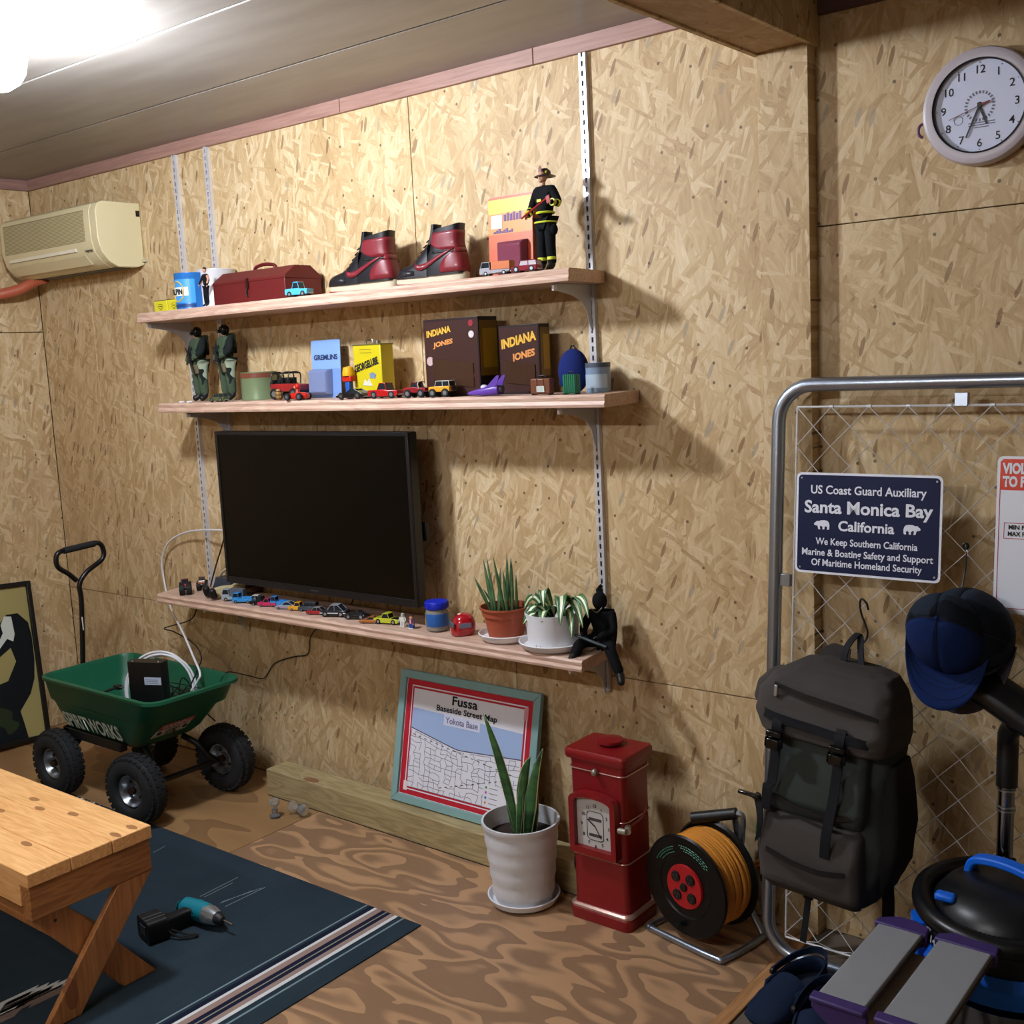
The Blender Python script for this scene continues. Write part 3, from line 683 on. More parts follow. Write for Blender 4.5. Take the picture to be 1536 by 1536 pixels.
def sign1():
    c0, c1, c2, c3 = atf(1195, 708, .018), atf(1417, 714, .018), atf(1408, 876, .018), atf(1192, 857, .018)
    W = ((c1 - c0).length + (c2 - c3).length) / 2; H = ((c0 - c3).length + (c1 - c2).length) / 2; c = (c0 + c1 + c2 + c3) / 4
    t_ = T('navy_sign', 'navy metal sign with white border about Santa Monica Bay', 'sign', M=mfl(c.x, c.y, .016))
    pl_ = rr(W / 2, H / 2, .013, 5); MB().prism(pl_, -.001, .001).o('plate', SW, t_, label='white sign border')
    MB().prism(rr(W / 2 - .0055, H / 2 - .0055, .010, 5), .001, .0015).o('field', NAVY, t_, label='navy printed field')
    def ln(s_, fy, h, wf, b=.018): text(s_, h * H, SW, t_, Matrix.Translation((0, H / 2 - fy * H - h * H / 2, .0016)), w=wf * W, bold=b)
    ln('US Coast Guard Auxiliary', .165, .082, .79); ln('Santa Monica Bay', .335, .118, .88, .028)
    text('California', .095 * H, SW, t_, Matrix.Translation((0, H / 2 - .515 * H - .047 * H, .0016)), w=.385 * W, bold=.026)
    ln('We Keep Southern California', .675, .066, .70); ln('Marine & Boating Safety and Support', .785, .066, .90); ln('Of Maritime Homeland Security', .885, .066, .76)
    bear = [(-1, .05), (-.92, .25), (-.75, .38), (-.6, .55), (-.4, .5), (-.1, .62), (.3, .66), (.7, .6), (.92, .35), (1, 0), (.98, -.5), (.9, -.62), (.68, -.6), (.72, -.3), (.55, -.12), (.38, -.3), (.36, -.6), (.1, -.62),
            (.14, -.35), (-.02, -.14), (-.2, -.14), (-.22, -.4), (-.15, -.62), (-.42, -.62), (-.48, -.3), (-.56, -.12), (-.7, -.1), (-.85, -.08)]
    for sx, fx in ((1, -.31), (-1, .31)):
        s_ = .056 * W; MB().prism([(fx * W + sx * a * s_, H / 2 - .515 * H + b * s_ * .9) for a, b in bear], .0015, .0017).o('bear_emblem', SW, t_, smooth=False, label='white bear silhouette')
    for sx in (-1, 1):
        for sy in (-1, 1): MB().lathe([(.0001, .0024), (.0022, .0024), (.0026, .0014)], 10, (sx * (W / 2 - .013), sy * (H / 2 - .013), 0)).o('rivet', STEEL, t_)
sign1()
def sign2():
    a = atf(1497, 684, .02); b = atf(1489, 918, .02); H = a.y - b.y; W = .17
    t_ = T('red_header_sign', 'white metal sign with red header at the right edge', 'sign', M=mfl((a.x + b.x) / 2, b.y, .02))
    MB().prism([(x + W / 2, y + H / 2) for x, y in rr(W / 2, H / 2, .012, 5)], -.001, .001).o('plate', SW, t_)
    RD = mt('#d2402a', .4, 0, .03); DR = mt('#b03038', .5)
    MB().prism([(.006, H - .072), (W - .006, H - .072), (W - .006, H - .012), (W - .012, H - .006), (.012, H - .006), (.006, H - .012)], .001, .0014).o('header', RD, t_, label='red printed header')
    for (x0, y0, x1, y1) in ((.006, .012, .0075, H - .072), (.006, .011, W - .006, .0125), (.017, H - .175, .0182, H - .142), (.017, H - .1755, W - .016, H - .174), (.017, H - .1425, W - .016, H - .141)):
        MB().box(x0, x1, y0, y1, .001, .0014).o('printed_line', DR, t_)
    text('VIOL', .021, SW, t_, Matrix.Translation((.012, H - .036, .0016)), w=.048, bold=.05, align='LEFT')
    text('TO F', .021, SW, t_, Matrix.Translation((.012, H - .064, .0016)), w=.046, bold=.05, align='LEFT')
    text('MIN F', .009, INK, t_, Matrix.Translation((.026, H - .155, .0014)), w=.032, bold=.03, align='LEFT')
    text('MAX F', .009, INK, t_, Matrix.Translation((.025, H - .169, .0014)), w=.034, bold=.03, align='LEFT')
sign2()

# ------------------------------------------------------------------- backpack
PK = fabric('#4a4542', '#383534', 500); PK2 = fabric('#3c423e', '#2e3230', 500); WEB = fabric('#121317', '#1d1e23', 600, .7)
def wr_(p, s_=1., amp=.004, f=16):  # cloth wrinkles
    n_ = noise.noise(Vector((p.x * f * .6, p.y * f, p.z * f * 1.3)) * s_); n2 = noise.noise(Vector((p.x * 34, p.y * 34, p.z * 62)))
    return p + Vector((n_ * amp, -n_ * amp * 1.6 - n2 * amp * .75, n2 * amp * .5))
def cloth_loft(keys, nz=26, nr=9, wr=.004, shear=0.):
    """keys: (z, cx, cy, hx, hy, r)"""
    rings = []
    for i in range(nz + 1):
        q = i / nz * (len(keys) - 1); k = min(int(q), len(keys) - 2); f = q - k; f2 = f * f * (3 - 2 * f) * .5 + f * .5
        z, cx, cy, hx, hy, r = [a + (b - a) * f2 for a, b in zip(keys[k], keys[k + 1])]
        rings.append([wr_(V(x, y, z + shear * x), 1, wr) for x, y in rr(hx, hy, r, nr, cx, cy)])
    return MB().loft(rings)
def backpack():
    t_ = T('backpack', 'large dark grey-brown flap backpack hanging from a hook on the panel', 'backpack', (3.655, -.112, .806)); t_.rotation_euler = (math.radians(-4.5), math.radians(4), 0); t_.scale = (.92, 1, .95)
    body = cloth_loft([(-.045, 0, -.06, .09, .04, .03), (-.075, 0, -.085, .135, .07, .04), (-.16, .0, -.095, .150, .085, .045), (-.28, .0, -.10, .152, .09, .045), (-.42, .005, -.105, .155, .095, .05), (-.50, .005, -.105, .152, .095, .05), (-.555, .01, -.10, .135, .085, .05), (-.585, .01, -.095, .10, .06, .04), (-.592, .01, -.095, .03, .02, .015)], 60, 12, .007)
    body.o('body', PK2, t_, ang=70)
    cloth_loft([(-.18, 0, -.185, .105, .02, .012), (-.20, 0, -.188, .118, .026, .02), (-.33, 0, -.195, .124, .030, .02), (-.37, 0, -.190, .120, .024, .02), (-.385, 0, -.180, .11, .015, .012)], 16, 8, .006).o('upper_pocket', PK2, t_, ang=70)
    cloth_loft([(-.375, 0, -.185, .110, .018, .012), (-.39, 0, -.195, .124, .030, .02), (-.46, .0, -.205, .130, .036, .025), (-.54, .005, -.195, .130, .030, .025), (-.57, .005, -.175, .115, .018, .015)], 16, 8, .006).o('lower_pocket', PK, t_, ang=70)
    cloth_loft([(-.22, .150, -.10, .015, .05, .012), (-.27, .155, -.10, .020, .065, .015), (-.37, .163, -.10, .030, .075, .025), (-.46, .160, -.10, .028, .072, .025), (-.53, .150, -.10, .015, .05, .012)], 16, 8, .006).o('side_pocket', fabric('#232322', '#1a1a1a', 700), t_, ang=70)
    lid = cloth_loft([(-.020, .01, -.07, .070, .035, .03), (-.030, .005, -.085, .115, .06, .04), (-.060, -.005, -.105, .150, .085, .045), (-.100, -.012, -.115, .168, .105, .05), (-.150, -.008, -.122, .170, .112, .05), (-.185, .0, -.124, .160, .108, .05), (-.192, .0, -.122, .150, .10, .045)], 44, 14, .006, shear=-.03)
    lid.o('lid', PK, t_, ang=70)
    cloth_loft([(-.06, -.165, -.11, .012, .03, .01), (-.09, -.180, -.115, .022, .045, .015), (-.13, -.185, -.12, .024, .045, .018), (-.165, -.172, -.12, .012, .03, .01)], 10, 6, .004).o('lid_ear', PK, t_, ang=70)
    fy = lambda z: -.232 - .02 * 0
    # webbing, zips, buckles
    MB().ribbon(catmull([(-.175, -.170, -.125), (-.13, -.236, -.140), (0, -.243, -.150), (.12, -.236, -.160), (.160, -.19, -.166)], 5), .021, .003, (0, 0, 1)).o('lid_webbing', WEB, t_)
    MB().ribbon(catmull([(-.12, -.222, -.070), (-.05, -.231, -.080), (.05, -.231, -.090), (.135, -.215, -.105)], 5), .010, .004, (0, 0, 1)).o('zip', BLACK, t_)
    MB().box(-.118, -.108, -.232, -.226, -.098, -.070).o('zip_pull', STEEL, t_, bev=.002)
    for z, y in ((-.345, -.232), (-.475, -.2445)):
        MB().ribbon(catmull([(-.10, y + .006, z + .01), (-.03, y - .004, z), (.04, y - .004, z - .004), (.10, y + .006, z + .004)], 5), .011, .004, (0, 0, 1)).o('zip', BLACK, t_)
    for x, zl in ((-.095, -.31), (.062, -.385)):
        MB().ribbon(catmull([(x, -.238, -.135), (x, -.247, -.165), (x - .002, -.236, -.21), (x - .006, -.236, -.30), (x - .012, -.244, zl), (x - .014, -.238, zl - .06)], 5), .024, .003, (1, 0, 0)).o('strap', WEB, t_)
        b = MB().box(x - .020, x + .020, -.262, -.246, -.186, -.172); b.box(x - .017, x + .017, -.264, -.248, -.215, -.190); b.box(x - .022, x - .016, -.262, -.248, -.212, -.188); b.box(x + .016, x + .022, -.262, -.248, -.212, -.188)
        b.o('buckle', BLACKG, t_, bev=.003)
    MB().ribbon(catmull([(-.16, -.20, -.36), (-.135, -.232, -.352), (-.12, -.240, -.40), (-.125, -.236, -.45)], 5), .022, .004, (.6, 0, .8)).o('side_strap', WEB, t_)
    MB().box(-.185, -.125, -.245, -.232, -.350, -.341).o('side_buckle', BLACKG, t_, bev=.003)
    MB().ribbon(catmull([(-.015, -.08, -.025), (-.012, -.07, .015), (.005, -.045, .045), (.018, -.06, .01), (.03, -.075, -.025)], 6), .018, .003, (1, -.3, 0)).o('grab_loop', WEB, t_)
    MB().ribbon([(-.045, -.09, -.55), (-.045, -.10, -.60), (-.043, -.095, -.625)], .025, .003, (1, 0, 0)).o('hanging_strap', WEB, t_)
    MB().ribbon([(-.04, -.10, -.60), (-.04, -.11, -.73)], .016, .003, (1, 0, 0)).o('hanging_strap', WEB, t_)
    MB().ribbon(catmull([(.13, -.05, -.50), (.14, -.04, -.60), (.15, -.05, -.70)], 5), .03, .004, (1, 0, 0)).o('shoulder_strap', WEB, t_)
    MB().ribbon(catmull([(-.09, -.055, -.03), (-.06, -.04, -.012), (-.02, -.03, -.02)], 5), .04, .02, (0, .3, 1)).o('back_pad', PK, t_)
    return t_
BP = backpack()
def s_hook():
    q = MF @ atf(1296, 902, .0); t_ = T('s_hook', 'black S-shaped metal hook holding up the backpack', 'hook', q)
    pts = [(.012, -.004, -.014), (.010, -.010, -.002), (.0, -.010, .006), (-.008, -.004, -.002), (-.006, -.004, -.020), (.004, -.006, -.040), (.012, -.010, -.055), (.010, -.014, -.068), (.002, -.018, -.074), (-.006, -.020, -.066)]
    MB().tube(catmull([(a, b, c * 1.27) for a, b, c in pts], 6), .0024, 8).o('hook_wire', BLACK, t_)
s_hook()
def cap(name, label, c, sx, crown_m, front_m, brim_m, under_m, rot=0., dep=.105, apex=.040):
    t_ = T(name, label, 'cap', M=Matrix.Translation(c) @ Matrix.Rotation(rot, 4, 'Y')); n, m_ = 28, 10; R_ = .088 * sx
    def pt_(i, j, off=0.):   # i around, j from rim (0) to button (1); crown bulges towards the viewer and upwards
        a = 2 * PI * i / n; q = j / m_ * PI / 2; r = math.cos(q) ** .8 * R_; h = math.sin(q)
        return V(r * math.cos(a), -(.015 + (dep + off) * h) + (0 if math.sin(a) > -.2 else .0), r * math.sin(a) * 1.02 + apex * h ** 1.5)
    for nm, mt_, lo, hi, lab in (('crown', crown_m, 0, 14, None), ('front_panel', front_m, 14, 28, None)):
        for part in range(2):
            a0, a1 = lo + part * 7, lo + part * 7 + 7; vs, fs = [], []
            for j in range(m_ + 1):
                for i in range(a0, a1 + 1): vs.append(pt_(i, j * .985))
            w_ = a1 - a0 + 1
            for j in range(m_):
                for i in range(w_ - 1): k = j * w_ + i; fs.append((k, k + w_, k + w_ + 1, k + 1))
            MB().add(vs, fs).o('crown_panel' if lo == 0 else 'front_panel', mt_, t_, ang=80, solid=.002)
    m = MB()
    for a in (0, .5, .75):
        m.tube([pt_(a * n, j, .002) for j in range(m_ + 1)], .0009, 5)
    m.o('seam', INK, t_)
    MB().ell((0, -(.015 + dep + .001), apex), .005, 10, 6).o('top_button', front_m, t_)
    # brim: sweeps down from the front edge of the crown
    vs, fs, nn, mm = [], [], 22, 7
    for j in range(mm + 1):
        v_ = j / mm
        for i in range(nn + 1):
            u_ = -1 + 2 * i / nn; a = -PI / 2 + u_ * PI / 2 * .94
            inner = V(R_ * math.cos(a) * 1.0, -.012, R_ * math.sin(a) * 1.0)
            outer = V(R_ * 1.0 * math.cos(a) * 1.05, -.025, R_ * math.sin(a) * 1.0 - .075 * (1 - abs(u_) ** 3.))
            p_ = inner.lerp(outer, v_); p_.y -= .028 * v_ * (1 - u_ * u_) - .010 * abs(u_) * v_; vs.append(p_)
    for j in range(mm):
        for i in range(nn): k = j * (nn + 1) + i; fs.append((k, k + 1, k + nn + 2, k + nn + 1))
    MB().add(vs, fs).o('brim', brim_m, t_, ang=80, solid=.003)
    m = MB()
    for v_ in (.3, .55, .8): m.tube([vs[int(v_ * mm) * (nn + 1) + i] + V(0, -.0022, 0) for i in range(nn + 1)], .0005, 4)
    m.o('brim_stitching', INK, t_)
    MB().lathe([(R_ * .80, -.004), (R_ * .99, -.004), (R_ * 1.0, -.018), (R_ * .8, -.018)], 28, axis='y').o('sweatband', INK, t_)
    return t_
CAMO = fabric('#232c3a', '#1a212c', 300, camo=(('#10161f', .55), ('#3a4250', .58)))
BLUE = fabric('#132758', '#0f1f48', 500); GB = fabric('#4c4a52', '#3c3a42', 500)
cc = at(1443, 945, y=-.165)
cap('baseball_cap', 'dark camouflage baseball cap with a grey brim hanging behind the blue one', cc + V(.010, .02, -.006), 1.10, CAMO, CAMO, GB, GB, rot=.10)
cap('baseball_cap', 'plain blue baseball cap hanging in front of the camouflage one', cc + V(-.012, -.040, .004), .96, CAMO, BLUE, BLUE, BLUE, rot=.06, dep=.085, apex=.052)
def cap_cord():
    q = MF @ atf(1450, 818, 0); t_ = T('hanging_cord', 'short black cord tied to the mesh above the caps', 'cord', q)
    m = MB().tube(catmull([(0, -.008, .004), (.004, -.012, -.01), (.002, -.016, -.05), (.0, -.03, -.088)], 5), .0022, 6)
    m.o('cord', BLACK, t_); MB().tube([(.006 * math.cos(a), -.006, .006 * math.sin(a)) for a in [2 * PI * k / 12 for k in range(12)]], .0022, 6, closed=True).o('knot', BLACK, t_)
    MB().box(.003, .006, -.014, -.012, -.022, -.008).o('white_tip', WHITE, t_)
cap_cord()

# =================================================================== wall clock
def wall_clock():
    c = at(1470, 159, y=.0); R_ = .122
    t_ = T('wall_clock', 'round white wall clock with a pale grey rim, top right', 'clock', (c.x, .028, c.z), rz=0)
    MB().lathe([(.001, 0), (R_ * .97, 0), (R_, -.008), (R_, -.026), (R_ * .97, -.036), (R_ * .90, -.040), (R_ * .80, -.038), (R_ * .785, -.028), (.001, -.028)][::-1], 64, axis='y').o('rim', mt('#b7aeb6', .35, 0, .04), t_)
    MB().lathe([(R_ * .775, -.039), (R_ * .80, -.041), (R_ * .80, -.037), (R_ * .775, -.035)], 64, axis='y').o('inner_ring', INK, t_)
    MB().lathe([(.0001, -.0295), (R_ * .785, -.0295), (R_ * .785, -.027), (.0001, -.027)], 64, axis='y').o('dial', mt('#c9cfe6', .5, 0, .02), t_)
    rt = math.radians(4)
    def P(r, deg): a = math.radians(90 - deg) + rt * 0; return r * math.cos(a), r * math.sin(a)
    for k in range(1, 13):
        x, z = P(R_ * .62, k * 30); text(str(k), .0165, INK, t_, TM(x, -.0298, z - .0082), name='numeral', bold=.008)
    for k in range(60):
        x, z = P(R_ * .735, k * 6); r = .0012 if k % 5 == 0 else .0004
        if k % 5 == 0: MB().lathe([(.0001, -.0302), (r, -.0302), (r, -.0294)], 8, (x, 0, z), axis='y').o('hour_dot', INK, t_)
    text('DIGITAL TIMES', .0001, INK, t_) if False else None
    G = mt('#6a6c78', .6)
    for i in range(26):
        a = 360 * i / 26; x, z = P(R_ * .235, a)
        ob = MB().box(-.0017, .0017, -.0302, -.0296, -.0030, .0030).o('printed_mark', G, t_); ob.location = (x, 0, z); ob.rotation_euler = (0, math.radians(a), 0)
    MB().tube([(-.044 + .009 * math.cos(a), -.0298, -.024 + .009 * math.sin(a)) for a in [2 * PI * k / 20 for k in range(20)]], .0006, 4, closed=True).o('printed_ring', G, t_)
    for z, w_ in ((-.034, .055), (-.039, .055), (-.044, .030)): MB().box(-w_ / 2 + .004, w_ / 2 + .004, -.0300, -.0296, z - .0008, z + .0012).o('printed_line', G, t_)
    def hand(nm, deg, L, tail, wd, m, y, lab=None):
        a = math.radians(90 - deg); d = V(math.cos(a), 0, math.sin(a)); q = V(-d.z, 0, d.x) * wd
        b = d * -tail; e = d * L; f = lambda p, yy: V(p.x, yy, p.z)
        MB().hexa([f(b - q, y), f(b + q, y), f(e + q * .6, y), f(e - q * .6, y), f(b - q, y - .0008), f(b + q, y - .0008), f(e + q * .6, y - .0008), f(e - q * .6, y - .0008)]).o(nm, m, t_, label=lab)
    hand('hour_hand', 159, .042, .008, .0030, BLACK, -.0308); hand('minute_hand', 204, .068, .008, .0026, BLACK, -.0322)
    MR = mt('#6e1e28', .5); hand('second_hand', 252, .066, .024, .0009, MR, -.0336, 'dark red second hand'); hand('second_hand_tail', 72, .022, 0, .0028, MR, -.0334)
    MB().lathe([(.0001, -.0352), (.0045, -.0352), (.0045, -.030)][::-1], 14, axis='y').o('hub', BLACK, t_)
    a = math.radians(200)
    MB().tube([(-R_ * .98 - .006 + .010 * math.cos(a), -.015, -.030 + .014 * math.sin(a)) for a in [PI / 2 + PI * k / 8 for k in range(9)]], .0035, 8).o('side_tab', mt('#5b3350', .4), t_, label='purple tab on the rim')
wall_clock()

# =================================================================== gas-pump clock, cord reel
def pump():
    x0, x1, y0, y1, H = 2.898, 3.083, -.272, -.132, .485; W = (x1 - x0) / 2; D = (y1 - y0) / 2
    t_ = T('gas_pump_clock', 'red retro gas-pump shaped box with a small clock in its front', 'gas pump clock', ((x0 + x1) / 2, (y0 + y1) / 2, 0))
    RD = mt('#7e1318', .38, .1, .18, 18, coat=.2); TR = mt('#c9a79c', .3, .7, .1)
    m = MB(); m.loft([[(x, y, z) for x, y in rr(W - i, D - i, .018, 4)] for z, i in ((.046, .006), (.44, .006), (.452, .004))]); m.o('body', RD, t_)
    m = MB(); m.loft([[(x, y, z) for x, y in rr(W + i, D + i, .02, 4)] for z, i in ((.001, .004), (.030, .006), (.034, .003), (.046, -.004))]); m.o('plinth', RD, t_)
    MB().loft([[(x, y, z) for x, y in rr(W + i, D + i, .02, 4)] for z, i in ((.034, .005), (.040, .0055), (.045, .001))]).o('plinth_trim', TR, t_)
    m = MB(); m.loft([[(x, y, z) for x, y in rr(W + i, D + i, .012, 4)] for z, i in ((.452, .001), (.458, .004), (.472, .004), (.478, .0))]); m.o('top_cap', RD, t_)
    MB().lathe([(.001, .478), (.022, .478), (.022, .484), (.036, .486), (.036, .493), (.001, .497)], 24, (.0, 0.01, 0)).o('filler_cap', RD, t_)
    for z in (.425, .30, .185):
        MB().tube([(x, y, z) for x, y in rr(W - .003, D - .003, .02, 4)], .0018, 6, closed=True).o('trim_band', TR, t_)
    MB().ell((0.005, -D - .006, .428), .010, 12, 8).o('front_knob', mt('#9a9488', .35, .7), t_)
    # clock housing, arched
    def arch(w_, z0, z1, r, n=8): return [(-w_, z0), (w_, z0)] + [(w_ * math.cos(a), z1 + r * math.sin(a)) for a in [PI * k / n for k in range(n + 1)]]
    cz0, cz1 = .200, .350; wo, wi = .073, .058
    fr = arch(wo, cz0, cz1, .022); inn = arch(wi, cz0 + .018, cz1 - .006, .016)
    n = len(fr); m = MB(); yf, yb = -D - .022, -D + .004
    for A, B, y_a, y_b in ((fr, inn, yf, yf), (inn, inn, yf, yb + .004), (fr, fr, yb, yf)):
        m.add([(p[0], y_a, p[1]) for p in A] + [(p[0], y_b, p[1]) for p in B], [(k, (k + 1) % n, n + (k + 1) % n, n + k) for k in range(n)])
    m.o('clock_housing', RD, t_, bev=.001)
    MB().prism(inn, .0, .002, Matrix.Translation((0, -D - .003, 0)) @ XZ).o('dial', mt('#b8b6b4', .5, 0, .06), t_)
    MB().prism(inn, .0, .001, Matrix.Translation((0, -D - .014, 0)) @ XZ).o('glass', mt('#ffffff', .05, 0, 0, trans=1.), t_) if False else None
    cz = .278
    for k in range(1, 13):
        a = math.radians(90 - 30 * k); text(str(k), .0085, INK, t_, TM(.043 * math.cos(a), -D - .0055, cz + .056 * math.sin(a) - .004), name='numeral', bold=.03)
    m = MB().tube([(x, -D - .0055, cz + z) for x, z in rr(.026, .040, .012, 4)], .0010, 4, closed=True); m.o('printed_badge', INK, t_)
    for z in (.018, -.026): MB().box(-.020, .020, -D - .0058, -D - .005, cz + z - .004, cz + z + .004).o('printed_band', mt('#45403e', .6), t_)
    for deg, L, wd in ((305, .028, .0016), (150, .036, .0010)):
        a = math.radians(90 - deg); MB().tube([(0, -D - .007, cz), (L * math.cos(a), -D - .007, cz + L * math.sin(a))], wd, 5).o('clock_hand', INK, t_)
    KN = mt('#aaa294', .4, .6, .1)
    MB().tube([(W + .0, -D + .01, .290), (W + .012, -D - .01, .288)], .009, 12).o('handle_mount', KN, t_)
    MB().tube(catmull([(W - .012, -D - .014, .288), (W + .012, -D - .016, .290)], 3), [.008] * 4, 12).o('crank_grip', KN, t_, bev=0)
    MB().tube(catmull([(W + .004, -.05, .292), (W + .010, -.01, .300), (W + .008, .02, .318)], 4), .0032, 8).o('nozzle_hook', mt('#7e3a38', .4, .3), t_)
    MB().tube([(W + .008, .02, .335), (W + .008, .018, .300)], .003, 8).o('nozzle_hook', mt('#7e3a38', .4, .3), t_)
    MB().tube(catmull([(-W - .002, .0, .20), (-W - .02, -.01, .15), (-W - .03, -.0, .10), (-W - .015, .02, .085)], 6), .004, 8).o('black_hose', BLACK, t_)
pump()
def reel():
    th = math.radians(-11); M = Matrix.Translation((3.256, -.165, 0)) @ Matrix.Rotation(th, 4, 'Z')
    t_ = T('cord_reel', 'black cord reel wound with orange cable on a steel tube stand', 'cord reel', M=M); R_ = .134; cz = .163; F = -.085; B_ = .035
    BK = mt('#08090a', .35, 0, .2, spec=.25)
    MB().lathe([(.001, F + .004), (.080, F + .004), (.084, F + .001), (R_ - .004, F), (R_, F + .005), (R_ - .004, F + .010), (.001, F + .012)], 56, (0, 0, cz), 'y').o('front_disc', BK, t_)
    MB().lathe([(.001, B_ - .006), (R_, B_ - .006), (R_ + .005, B_), (R_, B_ + .008), (.001, B_ + .008)], 56, (0, 0, cz), 'y').o('rear_disc', BK, t_)
    MB().lathe([(.06, F + .01), (.06, B_)], 30, (0, 0, cz), 'y').o('core', BK, t_)
    OR = mt('#c9832c', .5, 0, .12, 30); nL = 11; rows = 3
    for L_ in range(rows):
        r = .118 - L_ * .0105; m = MB()
        for k in range(nL - (L_ > 0)):
            y = F + .018 + (k + .5 * (L_ % 2)) * .0100; ph = random.uniform(0, 6); am = random.uniform(.0, .003)
            m.tube([((r + am * math.sin(2 * a + ph)) * math.cos(a), y + am * math.sin(a + ph), cz + (r + am * math.sin(2 * a + ph)) * math.sin(a)) for a in [2 * PI * q / 40 for q in range(40)]], .0054, 8, closed=True)
        m.o('cable_winding', OR, t_)
    MB().lathe([(.001, F - .003), (.056, F - .003), (.058, F + .001), (.058, F + .004)][::-1], 40, (0, 0, cz), 'y').o('socket_plate', mt('#a3161c', .4, 0, .06), t_, label='round red socket plate')
    for a in (45, 135, 225, 315):
        a = math.radians(a + 4); cx, c2 = .034 * math.cos(a), cz + .034 * math.sin(a)
        MB().lathe([(.001, F - .007), (.013, F - .007), (.0145, F - .003)][::-1], 18, (cx, 0, c2), 'y').o('socket', BLACK, t_)
        m = MB()
        for dx, dz in ((-.005, .004), (.005, .004), (0, -.006)): m.box(cx + dx - .001, cx + dx + .001, F - .0074, F - .0068, c2 + dz - .0028, c2 + dz + .0028)
        m.o('socket_slot', mt('#4a4440', .5), t_)
    MB().lathe([(.001, F - .008), (.010, F - .008), (.012, F - .003)][::-1], 16, (0, 0, cz), 'y').o('centre_cap', BLACK, t_)
    GT = mt('#3f7f68', .5)
    for (r, a0, a1, s_) in ((.108, 45, 100, .0014), (.102, 42, 95, .0014), (.096, 45, 92, .0012), (.104, 110, 150, .0014), (.098, 112, 148, .0012), (.090, 110, 142, .0012)):
        a = a0
        while a < a1:
            da = random.uniform(1.5, 5); q = [math.radians(x) for x in (a, a + da)]
            MB().tube([(r * math.cos(x), F - .0003, cz + r * math.sin(x)) for x in q], s_, 4).o('printed_text_dash', GT, t_); a += da + 1.8
    MB().tube([(-.02, F - .004, cz - .108), (-.006, F - .016, cz - .106)], .007, 10).o('crank_knob', BLACK, t_)
    m = MB().tube(catmull([(-.115, F - .005, .0095), (.09, F - .005, .0095), (.118, F + .02, .0095), (.120, B_ + .03, .0095), (.105, B_ + .05, .02), (.06, B_ + .052, .10), (.03, B_ + .05, .30), (.02, B_ + .04, .322)], 5), .0088, 12)
    m.tube(catmull([(-.115, F - .005, .0095), (-.13, F + .01, .0095), (-.120, B_ + .02, .0095), (-.10, B_ + .05, .02), (-.05, B_ + .052, .10), (-.03, B_ + .05, .30)], 5), .0088, 12)
    m.o('stand_tube', GALV, t_)
    MB().tube([(-.055, B_ - .02, .300), (.055, B_ + .025, .330)], .015, 14).o('carry_grip', BLACK, t_)
    MB().tube(catmull([(.055, B_ + .025, .330), (.07, B_ + .03, .325), (.068, B_ + .03, .28), (.06, B_ + .03, .22)], 5), .008, 10).o('grip_arm', GALV, t_)
    MB().tube([(0, F, cz), (0, B_ + .05, cz)], .012, 12).o('axle', BLACK, t_)
reel()
def green_bag():
    c = at(1145, 1262, y=-.03); t_ = T('green_bag', 'small green and black plastic bag on the wall behind the fence tube', 'bag', (c.x + .01, -.012, c.z - .05))
    m = MB(); m.loft([[(x, y - .012, z) for x, y in rr(hx, .008, .006, 3)] for z, hx in ((.05, .03), (.07, .034), (.10, .03), (.104, .028))]); m.o('green_top', mt('#2f6b3c', .3, 0, .2), t_)
    m = MB(); m.loft([[(x, y - .014, z) for x, y in rr(hx, .010, .008, 3)] for z, hx in ((-.06, .02), (.0, .026), (.05, .026))]); m.o('dark_pouch', mt('#141a18', .5), t_)
    MB().box(-.004, .002, -.0275, -.024, .005, .04).o('white_label', WHITE, t_)
    m = MB().tube(catmull([(-.035, -.03, -.018), (-.02, -.032, -.006), (.0, -.034, .004), (.02, -.03, .0)], 5), .006, 8); m.tube(catmull([(-.03, -.036, -.02), (-.01, -.04, -.01), (.02, -.036, .008)], 5), .005, 8)
    m.o('orange_rope', mt('#c87a28', .8, 0, .2, 80), t_, label='orange rope end')
green_bag()

